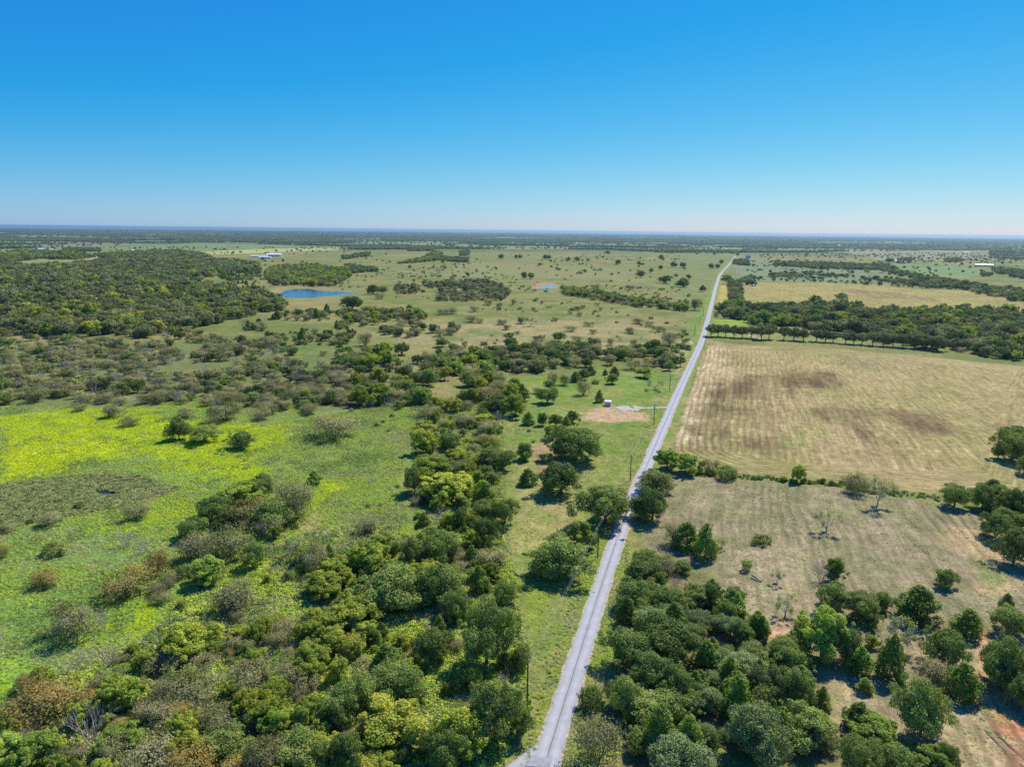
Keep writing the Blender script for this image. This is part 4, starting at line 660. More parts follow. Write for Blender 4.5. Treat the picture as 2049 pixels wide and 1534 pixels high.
(-44.5, 376.0, 12.2, 6.1, 'm', 'thin olive-brown bush in the narrow fence-side thicket, farthest of its kind', 'plants in the fence-side thicket'),
(-20.9, 286.1, 8.7, 4.3, 'm', 'thin olive-brown bush in the narrow fence-side thicket, nearest of its kind', 'plants in the fence-side thicket'),
(-13.0, 347.7, 12.3, 6.1, 'm', 'thin olive-brown bush in the narrow fence-side thicket, second nearest of its kind', 'plants in the fence-side thicket'),
(-9.5, 325.6, 10.2, 5.1, 'r', 'rusty orange-brown bush in the narrow fence-side thicket, nearest of its kind', 'plants in the fence-side thicket'),
(-38.5, 311.6, 8.9, 6.1, 'e', 'yellow-green leafy tree in the narrow fence-side thicket, sixth nearest of its kind', 'plants in the fence-side thicket'),
(-22.8, 302.2, 9.4, 4.7, 'e', 'yellow-green leafy tree in the narrow fence-side thicket, fourth nearest of its kind', 'plants in the fence-side thicket'),
(-9.9, 276.5, 7.4, 5.5, 'o', 'rounded dark green tree in the narrow fence-side thicket, fourth nearest of its kind', 'plants in the fence-side thicket'),
(67.7, 293.1, 12.2, 8.8, 'w', 'the only bright green leafy tree at the shaded road bend', 'trees beside the shaded road bend'),
(74.5, 288.3, 12.9, 8.2, 'w', 'the only bright green leafy tree beside the mown field', 'plants beside the mown field'),
(-160.1, 328.4, 11.3, 10.8, 'o', 'rounded dark green tree in the yellow meadow, farthest of its kind', 'plants in the yellow meadow'),
(-146.0, 324.4, 14.9, 7.4, 'o', 'rounded dark green tree in the yellow meadow, second nearest of its kind', 'plants in the yellow meadow'),
(-125.5, 316.2, 11.8, 7.3, 'o', 'rounded dark green tree in the yellow meadow, nearest of its kind', 'plants in the yellow meadow'),
(-214.4, 367.1, 11.9, 6.0, 'm', 'thin olive-brown bush in the yellow meadow, sixth nearest of its kind', 'plants in the yellow meadow'),
(-195.7, 350.7, 9.4, 4.7, 'm', 'thin olive-brown bush in the yellow meadow, fourth nearest of its kind', 'plants in the yellow meadow'),
(-238.2, 379.3, 7.9, 3.9, 'm', 'thin olive-brown bush in the yellow meadow, farthest of its kind', 'plants in the yellow meadow'),
(-150.8, 360.9, 17.0, 9.0, 'm', 'thin olive-brown bush in the yellow meadow, third nearest of its kind', 'plants in the yellow meadow'),
(-174.9, 368.5, 10.9, 5.5, 'm', 'thin olive-brown bush in the yellow meadow, fifth nearest of its kind', 'plants in the yellow meadow'),
(-132.4, 365.0, 8.7, 6.4, 'm', 'thin olive-brown bush in the yellow meadow, second nearest of its kind', 'plants in the yellow meadow'),
(-86.6, 334.3, 19.7, 9.9, 'm', 'thin olive-brown bush in the yellow meadow, nearest of its kind', 'plants in the yellow meadow'),
(-79.0, 269.9, 6.6, 5.6, 'c', 'the only dense dark evergreen below the lily pond meadow', 'plants below the lily pond meadow'),
(-131.4, 233.5, 7.8, 5.6, 'm', 'thin olive-brown bush below the lily pond meadow, eighth nearest of its kind', 'plants below the lily pond meadow'),
(-158.3, 226.8, 8.3, 4.2, 'm', 'thin olive-brown bush below the lily pond meadow, ninth nearest of its kind', 'plants below the lily pond meadow'),
(-169.2, 221.5, 5.5, 2.7, 'm', 'thin olive-brown bush below the lily pond meadow, farthest of its kind', 'plants below the lily pond meadow'),
(-100.5, 246.9, 16.9, 8.5, 'e', 'yellow-green leafy tree below the lily pond meadow, farthest of its kind', 'plants below the lily pond meadow'),
(-96.9, 254.5, 14.8, 7.4, 'o', 'rounded dark green tree below the lily pond meadow, farthest of its kind', 'plants below the lily pond meadow'),
(-104.4, 233.4, 13.7, 8.2, 'o', 'rounded dark green tree below the lily pond meadow, fifth nearest of its kind', 'plants below the lily pond meadow'),
(-92.0, 232.4, 14.2, 7.2, 'r', 'rusty orange-brown bush below the lily pond meadow, second nearest of its kind', 'plants below the lily pond meadow'),
(-81.0, 229.9, 14.8, 9.0, 'o', 'rounded dark green tree below the lily pond meadow, third nearest of its kind', 'plants below the lily pond meadow'),
(-75.4, 235.0, 12.8, 13.0, 'm', 'thin olive-brown bush below the lily pond meadow, seventh nearest of its kind', 'plants below the lily pond meadow'),
(-95.7, 228.0, 10.1, 5.5, 'o', 'rounded dark green tree below the lily pond meadow, fourth nearest of its kind', 'plants below the lily pond meadow'),
(-105.6, 218.7, 11.6, 6.1, 'o', 'rounded dark green tree below the lily pond meadow, second nearest of its kind', 'plants below the lily pond meadow'),
(-79.8, 222.8, 10.2, 5.4, 'm', 'thin olive-brown bush below the lily pond meadow, sixth nearest of its kind', 'plants below the lily pond meadow'),
(-98.2, 203.2, 12.5, 7.1, 'm', 'thin olive-brown bush below the lily pond meadow, fourth nearest of its kind', 'plants below the lily pond meadow'),
(-87.2, 203.5, 12.5, 10.0, 'm', 'thin olive-brown bush below the lily pond meadow, third nearest of its kind', 'plants below the lily pond meadow'),
(-77.2, 196.4, 7.1, 7.8, 'o', 'rounded dark green tree below the lily pond meadow, nearest of its kind', 'plants below the lily pond meadow'),
(-103.7, 192.9, 8.2, 7.4, 'r', 'rusty orange-brown bush below the lily pond meadow, nearest of its kind', 'plants below the lily pond meadow'),
(-115.0, 206.1, 8.3, 5.4, 'g', 'leafless grey shrub below the lily pond meadow, nearest of its kind', 'plants below the lily pond meadow'),
(-122.9, 210.9, 8.4, 6.1, 'g', 'leafless grey shrub below the lily pond meadow, farthest of its kind', 'plants below the lily pond meadow'),
(-85.6, 188.0, 10.7, 7.6, 'w', 'bright green leafy tree in the lower-left brush, farthest of its kind', 'plants in the lower-left brush'),
(-106.3, 180.6, 12.8, 6.7, 'r', 'rusty orange-brown bush in the lower-left brush, third nearest of its kind', 'plants in the lower-left brush'),
(-67.6, 203.4, 7.3, 6.9, 't', 'the only open thin-branched tree below the lily pond meadow', 'plants below the lily pond meadow'),
(-59.8, 202.1, 6.3, 5.0, 'm', 'thin olive-brown bush below the lily pond meadow, second nearest of its kind', 'plants below the lily pond meadow'),
(-132.6, 185.1, 7.4, 4.7, 'r', 'rusty orange-brown bush in the lower-left brush, farthest of its kind', 'plants in the lower-left brush'),
(-142.2, 205.0, 6.3, 3.1, 's', 'the only low green bush below the lily pond meadow', 'plants below the lily pond meadow'),
(-156.6, 202.8, 3.5, 3.8, 'r', 'rusty orange-brown bush below the lily pond meadow, farthest of its kind', 'plants below the lily pond meadow'),
(-77.0, 184.9, 6.2, 4.0, 'g', 'leafless grey shrub in the lower-left brush, farthest of its kind', 'plants in the lower-left brush'),
(-108.9, 160.5, 11.6, 7.6, 'm', 'thin olive-brown bush in the lower-left brush, farthest of its kind', 'plants in the lower-left brush'),
(-103.0, 162.9, 6.7, 6.3, 'g', 'leafless grey shrub in the lower-left brush, fifth nearest of its kind', 'plants in the lower-left brush'),
(-76.1, 151.2, 10.9, 8.5, 'e', 'yellow-green leafy tree in the lower-left brush, farthest of its kind', 'plants in the lower-left brush'),
(-73.6, 172.3, 13.4, 6.7, 'm', 'thin olive-brown bush in the lower-left brush, ninth nearest of its kind', 'plants in the lower-left brush'),
(-99.4, 146.1, 8.6, 4.3, 'g', 'leafless grey shrub in the lower-left brush, fourth nearest of its kind', 'plants in the lower-left brush'),
(-78.4, 146.8, 9.3, 4.7, 'm', 'thin olive-brown bush in the lower-left brush, eighth nearest of its kind', 'plants in the lower-left brush'),
(-82.4, 133.6, 10.6, 7.3, 'e', 'yellow-green leafy tree in the lower-left brush, fifth nearest of its kind', 'plants in the lower-left brush'),
(-97.2, 129.9, 14.5, 7.2, 'r', 'rusty orange-brown bush in the lower-left brush, second nearest of its kind', 'plants in the lower-left brush'),
(-83.6, 123.8, 11.3, 9.3, 'g', 'leafless grey shrub in the lower-left brush, nearest of its kind', 'plants in the lower-left brush'),
(-74.9, 136.1, 5.7, 4.6, 'g', 'leafless grey shrub in the lower-left brush, third nearest of its kind', 'plants in the lower-left brush'),
(-69.0, 134.6, 11.2, 5.6, 'm', 'thin olive-brown bush in the lower-left brush, sixth nearest of its kind', 'plants in the lower-left brush'),
(-59.4, 136.5, 6.3, 4.2, 'e', 'yellow-green leafy tree in the lower-left brush, fourth nearest of its kind', 'plants in the lower-left brush'),
(-64.0, 141.5, 7.4, 3.8, 'g', 'leafless grey shrub in the lower-left brush, second nearest of its kind', 'plants in the lower-left brush'),
(-58.0, 139.7, 8.9, 5.8, 'm', 'thin olive-brown bush in the lower-left brush, seventh nearest of its kind', 'plants in the lower-left brush'),
(-49.3, 141.1, 9.0, 4.5, 'm', 'thin olive-brown bush in the lower-left brush, fifth nearest of its kind', 'plants in the lower-left brush'),
(-46.1, 147.3, 8.9, 5.6, 'e', 'yellow-green leafy tree in the front woods left of road, ninth nearest of its kind', 'plants in the front woods'),
(-42.6, 152.4, 8.3, 6.1, 'e', 'yellow-green leafy tree in the front woods left of road, eleventh nearest of its kind', 'plants in the front woods'),
(-49.7, 127.5, 7.9, 7.1, 'e', 'yellow-green leafy tree in the lower-left brush, nearest of its kind', 'plants in the lower-left brush'),
(-64.6, 122.7, 6.9, 6.3, 'e', 'yellow-green leafy tree in the lower-left brush, second nearest of its kind', 'plants in the lower-left brush'),
(-76.2, 121.5, 8.0, 4.1, 'w', 'bright green leafy tree in the lower-left brush, second nearest of its kind', 'plants in the lower-left brush'),
(-54.7, 119.8, 10.5, 5.3, 'o', 'rounded dark green tree in the lower-left brush, farthest of its kind', 'plants in the lower-left brush'),
(-67.1, 117.3, 10.0, 5.0, 'm', 'thin olive-brown bush in the lower-left brush, second nearest of its kind', 'plants in the lower-left brush'),
(-95.0, 117.0, 8.5, 5.6, 'w', 'bright green leafy tree in the lower-left brush, fourth nearest of its kind', 'plants in the lower-left brush'),
(-88.4, 117.8, 8.2, 5.4, 'w', 'bright green leafy tree in the lower-left brush, third nearest of its kind', 'plants in the lower-left brush'),
(-58.7, 113.8, 8.3, 5.9, 'r', 'rusty orange-brown bush in the lower-left brush, nearest of its kind', 'plants in the lower-left brush'),
(-39.5, 115.7, 11.0, 6.3, 'o', 'rounded dark green tree in the lower-left brush, nearest of its kind', 'plants in the lower-left brush'),
(-45.3, 113.9, 6.8, 6.8, 'm', 'thin olive-brown bush in the lower-left brush, nearest of its kind', 'plants in the lower-left brush'),
(-82.3, 112.7, 5.0, 4.8, 'e', 'yellow-green leafy tree in the lower-left brush, third nearest of its kind', 'plants in the lower-left brush'),
(-59.4, 126.5, 8.2, 4.5, 'm', 'thin olive-brown bush in the lower-left brush, third nearest of its kind', 'plants in the lower-left brush'),
(6.7, 436.7, 7.2, 6.4, 'c', 'dense dark evergreen on the green homestead lawn, fourth nearest of its kind', 'trees on the homestead lawn'),
(24.6, 450.3, 7.0, 5.5, 'o', 'rounded dark green tree on the green homestead lawn, sixth nearest of its kind', 'trees on the homestead lawn'),
(21.2, 412.7, 11.7, 9.0, 'o', 'rounded dark green tree on the green homestead lawn, fifth nearest of its kind', 'trees on the homestead lawn'),
(28.1, 463.4, 8.2, 8.5, 'm', 'thin olive-brown bush on the green homestead lawn, second nearest of its kind', 'trees on the homestead lawn'),
(35.0, 463.6, 7.5, 7.4, 'm', 'thin olive-brown bush on the green homestead lawn, farthest of its kind', 'trees on the homestead lawn'),
(43.4, 474.6, 8.5, 7.2, 'c', 'dense dark evergreen on the green homestead lawn, fifth nearest of its kind', 'trees on the homestead lawn'),
(49.7, 480.0, 8.2, 7.6, 'o', 'rounded dark green tree on the green homestead lawn, farthest of its kind', 'trees on the homestead lawn'),
(44.9, 435.3, 9.0, 8.9, 'm', 'thin olive-brown bush on the green homestead lawn, nearest of its kind', 'trees on the homestead lawn'),
(67.5, 467.3, 8.6, 6.7, 'o', 'rounded dark green tree on the green homestead lawn, seventh nearest of its kind', 'trees on the homestead lawn'),
(73.0, 495.0, 8.1, 6.9, 'c', 'dense dark evergreen on the green homestead lawn, seventh nearest of its kind', 'trees on the homestead lawn'),
(93.1, 488.5, 12.2, 7.3, 'e', 'yellow-green leafy tree on the green homestead lawn, farthest of its kind', 'trees on the homestead lawn'),
(92.7, 449.5, 9.5, 6.8, 't', 'the only open thin-branched tree on the green homestead lawn', 'trees on the homestead lawn'),
(52.8, 416.3, 6.2, 7.8, 'c', 'dense dark evergreen on the green homestead lawn, third nearest of its kind', 'trees on the homestead lawn'),
(56.7, 468.5, 5.0, 2.5, 's', 'the only low green bush on the green homestead lawn', 'trees on the homestead lawn'),
(66.5, 496.3, 4.4, 4.6, 'c', 'dense dark evergreen on the green homestead lawn, farthest of its kind', 'trees on the homestead lawn'),
(56.2, 496.7, 7.4, 6.8, 'c', 'dense dark evergreen on the green homestead lawn, sixth nearest of its kind', 'trees on the homestead lawn'),
(-61.4, 613.7, 12.0, 8.1, 'o', 'rounded dark green tree on the open middle pasture, second nearest of its kind', 'plants on the open middle pasture'),
(-40.7, 607.0, 6.2, 6.3, 'm', 'thin olive-brown bush on the open middle pasture, fourth nearest of its kind', 'plants on the open middle pasture'),
(-1.6, 607.5, 13.6, 8.6, 'o', 'rounded dark green tree on the open middle pasture, nearest of its kind', 'plants on the open middle pasture'),
(21.2, 603.4, 8.8, 5.3, 'm', 'thin olive-brown bush on the open middle pasture, third nearest of its kind', 'plants on the open middle pasture'),
(33.6, 600.5, 10.5, 8.8, 'm', 'thin olive-brown bush on the open middle pasture, second nearest of its kind', 'plants on the open middle pasture'),
(42.4, 648.7, 12.7, 8.6, 'o', 'rounded dark green tree on the open middle pasture, third nearest of its kind', 'plants on the open middle pasture'),
(59.3, 644.1, 11.2, 6.3, 'm', 'thin olive-brown bush on the open middle pasture, tenth nearest of its kind', 'plants on the open middle pasture'),
(74.9, 629.3, 9.1, 6.3, 'm', 'thin olive-brown bush on the open middle pasture, sixth nearest of its kind', 'plants on the open middle pasture'),
(88.0, 629.8, 9.1, 6.3, 'm', 'thin olive-brown bush on the open middle pasture, eighth nearest of its kind', 'plants on the open middle pasture'),
(108.8, 630.9, 7.3, 5.7, 'm', 'thin olive-brown bush on the open middle pasture, ninth nearest of its kind', 'plants on the open middle pasture'),
(21.9, 650.0, 6.6, 5.1, 'm', 'thin olive-brown bush on the open middle pasture, eleventh nearest of its kind', 'plants on the open middle pasture'),
(27.5, 650.1, 5.7, 6.2, 'm', 'thin olive-brown bush on the open middle pasture, twelfth nearest of its kind', 'plants on the open middle pasture'),
(142.1, 635.8, 20.2, 12.5, 'm', 'thin olive-brown bush on the open middle pasture, thirteenth nearest of its kind', 'plants on the open middle pasture'),
(130.0, 621.6, 12.6, 6.3, 'm', 'thin olive-brown bush on the open middle pasture, seventh nearest of its kind', 'plants on the open middle pasture'),
(59.6, 716.1, 12.4, 6.2, 'm', 'thin olive-brown bush on the open middle pasture, fifteenth nearest of its kind', 'plants on the open middle pasture'),
(82.3, 759.2, 11.0, 5.5, 'm', 'thin olive-brown bush on the open middle pasture, nineteenth nearest of its kind', 'plants on the open middle pasture'),
(118.0, 712.6, 12.4, 6.2, 'm', 'thin olive-brown bush on the open middle pasture, sixteenth nearest of its kind', 'plants on the open middle pasture'),
(139.2, 786.3, 13.6, 6.8, 'm', 'thin olive-brown bush on the open middle pasture, twenty-fifth nearest of its kind', 'plants on the open middle pasture'),
(147.7, 765.3, 11.0, 5.8, 'm', 'thin olive-brown bush on the open middle pasture, twenty-third nearest of its kind', 'plants on the open middle pasture'),
(149.3, 726.5, 12.6, 6.3, 'm', 'thin olive-brown bush on the open middle pasture, eighteenth nearest of its kind', 'plants on the open middle pasture'),
(19.7, 753.5, 11.7, 11.1, 't', 'the only open thin-branched tree on the open middle pasture', 'plants on the open middle pasture'),
(9.0, 776.0, 13.4, 7.7, 'm', 'thin olive-brown bush on the open middle pasture, twenty-first nearest of its kind', 'plants on the open middle pasture'),
(-11.5, 766.0, 12.2, 6.1, 'm', 'thin olive-brown bush on the open middle pasture, twentieth nearest of its kind', 'plants on the open middle pasture'),
(-45.9, 784.4, 12.4, 6.9, 'm', 'thin olive-brown bush on the open middle pasture, twenty-fourth nearest of its kind', 'plants on the open middle pasture'),
(-37.0, 776.7, 9.0, 6.1, 'm', 'thin olive-brown bush on the open middle pasture, twenty-second nearest of its kind', 'plants on the open middle pasture'),
(-6.4, 724.9, 10.5, 5.5, 'm', 'thin olive-brown bush on the open middle pasture, seventeenth nearest of its kind', 'plants on the open middle pasture'),
(4.8, 691.9, 6.0, 3.8, 'm', 'thin olive-brown bush on the open middle pasture, fourteenth nearest of its kind', 'plants on the open middle pasture'),
(-47.7, 888.8, 12.8, 7.9, 'm', 'thin olive-brown bush on the open middle pasture, twenty-ninth nearest of its kind', 'plants on the open middle pasture'),
(-85.0, 854.6, 14.8, 7.5, 'm', 'thin olive-brown bush on the open middle pasture, twenty-sixth nearest of its kind', 'plants on the open middle pasture'),
(-73.6, 865.2, 14.9, 7.5, 'm', 'thin olive-brown bush on the open middle pasture, twenty-seventh nearest of its kind', 'plants on the open middle pasture'),
(83.6, 921.1, 10.6, 6.1, 'm', 'thin olive-brown bush on the open middle pasture, thirtieth nearest of its kind', 'plants on the open middle pasture'),
(71.5, 880.1, 7.6, 3.9, 'm', 'thin olive-brown bush on the open middle pasture, twenty-eighth nearest of its kind', 'plants on the open middle pasture'),
(-33.4, 970.0, 13.9, 8.7, 'm', 'thin olive-brown bush on the open middle pasture, thirty-third nearest of its kind', 'plants on the open middle pasture'),
(0.4, 974.7, 8.4, 9.0, 'm', 'thin olive-brown bush on the open middle pasture, farthest of its kind', 'plants on the open middle pasture'),
(-17.9, 951.1, 10.9, 6.3, 'm', 'thin olive-brown bush on the open middle pasture, thirty-first nearest of its kind', 'plants on the open middle pasture'),
(-129.5, 618.0, 12.5, 11.2, 'm', 'thin olive-brown bush on the open middle pasture, fifth nearest of its kind', 'plants on the open middle pasture'),
(-57.4, 552.6, 11.5, 9.7, 'c', 'the only dense dark evergreen on the open middle pasture', 'plants on the open middle pasture'),
(-43.3, 554.1, 12.9, 8.5, 'm', 'thin olive-brown bush on the open middle pasture, nearest of its kind', 'plants on the open middle pasture'),
(188.6, 2454.1, 13.5, 14.3, 'o', 'rounded dark green tree on the far pasture, twenty-third nearest of its kind', 'trees on the far pasture'),
(215.6, 2430.1, 20.0, 15.2, 'o', 'rounded dark green tree on the far pasture, twentieth nearest of its kind', 'trees on the far pasture'),
(253.3, 2432.5, 13.4, 9.5, 'o', 'rounded dark green tree on the far pasture, twenty-first nearest of its kind', 'trees on the far pasture'),
(323.7, 2219.2, 18.3, 15.4, 'o', 'rounded dark green tree on the far pasture, nineteenth nearest of its kind', 'trees on the far pasture'),
(379.8, 2162.7, 14.9, 14.0, 'o', 'rounded dark green tree on the far pasture, eighteenth nearest of its kind', 'trees on the far pasture'),
(344.5, 1787.4, 12.3, 12.4, 'o', 'rounded dark green tree on the far pasture, twelfth nearest of its kind', 'trees on the far pasture'),
(285.5, 1603.5, 19.9, 15.8, 'o', 'rounded dark green tree on the far pasture, eleventh nearest of its kind', 'trees on the far pasture'),
(405.7, 1973.7, 13.6, 11.4, 'o', 'rounded dark green tree on the far pasture, thirteenth nearest of its kind', 'trees on the far pasture'),
(302.8, 1424.7, 23.5, 15.2, 'o', 'rounded dark green tree on the far pasture, seventh nearest of its kind', 'trees on the far pasture'),
(317.1, 1332.5, 22.0, 13.5, 'o', 'rounded dark green tree on the far pasture, fifth nearest of its kind', 'trees on the far pasture'),
(548.4, 2677.6, 22.0, 16.7, 'o', 'rounded dark green tree on the far pasture, twenty-ninth nearest of its kind', 'trees on the far pasture'),
(111.7, 2561.1, 17.6, 17.9, 'o', 'rounded dark green tree on the far pasture, twenty-fourth nearest of its kind', 'trees on the far pasture'),
(126.9, 2561.4, 15.5, 16.1, 'o', 'rounded dark green tree on the far pasture, twenty-fifth nearest of its kind', 'trees on the far pasture'),
(-43.5, 2577.7, 21.2, 16.7, 'o', 'rounded dark green tree on the far pasture, twenty-sixth nearest of its kind', 'trees on the far pasture'),
(8.5, 2590.2, 15.6, 15.7, 'o', 'rounded dark green tree on the far pasture, twenty-seventh nearest of its kind', 'trees on the far pasture'),
(23.9, 2595.4, 15.7, 16.9, 'o', 'rounded dark green tree on the far pasture, twenty-eighth nearest of its kind', 'trees on the far pasture'),
(23.7, 1524.1, 14.7, 14.1, 'o', 'rounded dark green tree on the far pasture, eighth nearest of its kind', 'trees on the far pasture'),
(38.3, 1527.6, 16.8, 12.2, 'o', 'rounded dark green tree on the far pasture, ninth nearest of its kind', 'trees on the far pasture'),
(424.2, 3237.3, 26.6, 18.7, 'o', 'rounded dark green tree on the far pasture, farthest of its kind', 'trees on the far pasture'),
(-273.3, 1897.6, 11.0, 9.7, 'c', 'the only dense dark evergreen on the far pasture', 'trees on the far pasture'),
(-230.8, 1500.3, 8.6, 9.4, 'm', 'thin olive-brown bush on the far pasture, farthest of its kind', 'trees on the far pasture'),
(147.4, 1268.8, 19.9, 10.0, 'm', 'thin olive-brown bush on the far pasture, third nearest of its kind', 'trees on the far pasture'),
(206.4, 1258.1, 16.2, 8.4, 'm', 'thin olive-brown bush on the far pasture, second nearest of its kind', 'trees on the far pasture'),
(-220.4, 1122.8, 18.6, 14.0, 'o', 'rounded dark green tree on the far pasture, nearest of its kind', 'trees on the far pasture'),
(-209.0, 1141.6, 22.1, 11.4, 'o', 'rounded dark green tree on the far pasture, second nearest of its kind', 'trees on the far pasture'),
(-192.8, 1037.9, 14.9, 9.3, 'm', 'thin olive-brown bush on the far pasture, nearest of its kind', 'trees on the far pasture'),
(-201.9, 893.6, 27.2, 16.8, 'o', 'rounded dark green tree on the open middle pasture, farthest of its kind', 'plants on the open middle pasture'),
(466.5, 2089.8, 20.1, 15.9, 'o', 'rounded dark green tree on the far pasture, seventeenth nearest of its kind', 'trees on the far pasture'),
(-80.0, 413.2, 10.0, 5.1, 'w', 'bright green leafy tree in the yellow meadow, farthest of its kind', 'plants in the yellow meadow'),
(-64.3, 391.7, 4.3, 4.7, 'w', 'bright green leafy tree in the yellow meadow, nearest of its kind', 'plants in the yellow meadow'),
(196.0, 695.8, 14.0, 11.9, 'd', 'spreading green row tree along the far driveway, first from the road', 'trees along the far driveway'),
(202.7, 695.4, 13.6, 12.1, 'd', 'spreading green row tree along the far driveway, second from the road', 'trees along the far driveway'),
(210.0, 694.3, 14.0, 12.0, 'd', 'spreading green row tree along the far driveway, third from the road', 'trees along the far driveway'),
(217.2, 690.4, 12.6, 11.4, 'd', 'spreading green row tree along the far driveway, fourth from the road', 'trees along the far driveway'),
(224.6, 689.0, 12.6, 11.4, 'd', 'spreading green row tree along the far driveway, fifth from the road', 'trees along the far driveway'),
(233.2, 688.2, 14.3, 11.6, 'd', 'spreading green row tree along the far driveway, sixth from the road', 'trees along the far driveway'),
(240.1, 679.1, 15.5, 14.8, 'd', 'spreading green row tree along the far driveway, seventh from the road', 'trees along the far driveway'),
(249.0, 683.1, 15.5, 14.4, 'd', 'spreading green row tree along the far driveway, eighth from the road', 'trees along the far driveway'),
(261.8, 679.6, 13.7, 12.5, 'd', 'spreading green row tree along the far driveway, ninth from the road', 'trees along the far driveway'),
(270.4, 676.5, 13.7, 12.1, 'd', 'spreading green row tree along the far driveway, tenth from the road', 'trees along the far driveway'),
(277.8, 672.3, 13.6, 11.8, 'd', 'spreading green row tree along the far driveway, eleventh from the road', 'trees along the far driveway'),
(288.9, 669.7, 14.4, 10.6, 'd', 'spreading green row tree along the far driveway, twelfth from the road', 'trees along the far driveway'),
(296.6, 666.7, 14.3, 10.2, 'd', 'spreading green row tree along the far driveway, thirteenth from the road', 'trees along the far driveway'),
(302.9, 664.5, 13.0, 10.0, 'd', 'spreading green row tree along the far driveway, fourteenth from the road', 'trees along the far driveway'),
(310.9, 657.2, 14.1, 10.4, 'd', 'spreading green row tree along the far driveway, fifteenth from the road', 'trees along the far driveway'),
(317.8, 655.0, 12.8, 10.5, 'd', 'spreading green row tree along the far driveway, sixteenth from the road', 'trees along the far driveway'),
(324.9, 653.3, 12.8, 10.8, 'd', 'spreading green row tree along the far driveway, seventeenth from the road', 'trees along the far driveway'),
(331.8, 647.9, 13.9, 11.5, 'd', 'spreading green row tree along the far driveway, eighteenth from the road', 'trees along the far driveway'),
(340.1, 644.1, 13.9, 11.8, 'd', 'spreading green row tree along the far driveway, nineteenth from the road', 'trees along the far driveway'),
(347.4, 641.6, 12.6, 11.8, 'd', 'spreading green row tree along the far driveway, twentieth from the road', 'trees along the far driveway'),
(353.8, 636.1, 13.7, 12.0, 'd', 'spreading green row tree along the far driveway, twenty-first from the road', 'trees along the far driveway'),
(361.6, 632.0, 13.6, 12.2, 'd', 'spreading green row tree along the far driveway, twenty-second from the road', 'trees along the far driveway'),
(368.4, 626.4, 14.3, 12.6, 'd', 'spreading green row tree along the far driveway, twenty-third from the road', 'trees along the far driveway'),
(374.0, 617.8, 16.1, 13.3, 'd', 'spreading green row tree along the far driveway, twenty-fourth from the road', 'trees along the far driveway'),
(510.8, 1104.1, 18.3, 11.2, 'o', 'rounded dark green tree on the far pasture, third nearest of its kind', 'trees on the far pasture'),
(579.7, 1001.2, 7.3, 4.0, 's', 'low brush pile standing in the second mown hay field', 'trees along the far driveway'),  # brush pile out in the mown field, built from the low bush shape
(1364.2, 2618.3, 32.3, 18.0, 'o', 'rounded dark green tree on the far pasture, thirtieth nearest of its kind', 'trees on the far pasture'),
(238.6, 931.0, 17.4, 14.8, 'm', 'thin olive-brown bush on the open middle pasture, thirty-second nearest of its kind', 'plants on the open middle pasture'),
(318.1, 1332.7, 22.0, 16.7, 'o', 'rounded dark green tree on the far pasture, sixth nearest of its kind', 'trees on the far pasture'),
(381.4, 1555.7, 12.0, 10.8, 'o', 'rounded dark green tree on the far pasture, tenth nearest of its kind', 'trees on the far pasture'),
(327.2, 1232.9, 11.9, 11.4, 'o', 'rounded dark green tree on the far pasture, fourth nearest of its kind', 'trees on the far pasture'),
(559.5, 2033.8, 15.7, 14.1, 'o', 'rounded dark green tree on the far pasture, fourteenth nearest of its kind', 'trees on the far pasture'),
(577.1, 2036.1, 15.7, 13.2, 'o', 'rounded dark green tree on the far pasture, fifteenth nearest of its kind', 'trees on the far pasture'),
(489.3, 2074.5, 20.0, 15.3, 'o', 'rounded dark green tree on the far pasture, sixteenth nearest of its kind', 'trees on the far pasture'),
(679.2, 2350.9, 16.1, 14.2, 'o', 'rounded dark green tree on the far pasture, twenty-second nearest of its kind', 'trees on the far pasture')]

KGR = 0.80
KLF = 2.4      # leaf reflectance scale
def col(c): return lin(c, KGR)

# ------------------------------------------------------------------ ground
RD = np.array(ROAD)
def road_dist(x, y):
    """distance to the road's middle line and the side (+ right)"""
    best = np.full(x.shape, 1e9); side = np.zeros(x.shape)
    for (x0, y0), (x1, y1) in zip(RD[:-1], RD[1:]):
        ex, ey = x1 - x0, y1 - y0; L2 = ex * ex + ey * ey
        t = np.clip(((x - x0) * ex + (y - y0) * ey) / L2, 0, 1)
        d = np.hypot(x - x0 - ex * t, y - y0 - ey * t)
        m = d < best
        best = np.where(m, d, best)
        side = np.where(m, np.sign((x - x0) * ey - (y - y0) * ex), side)
    return best, side

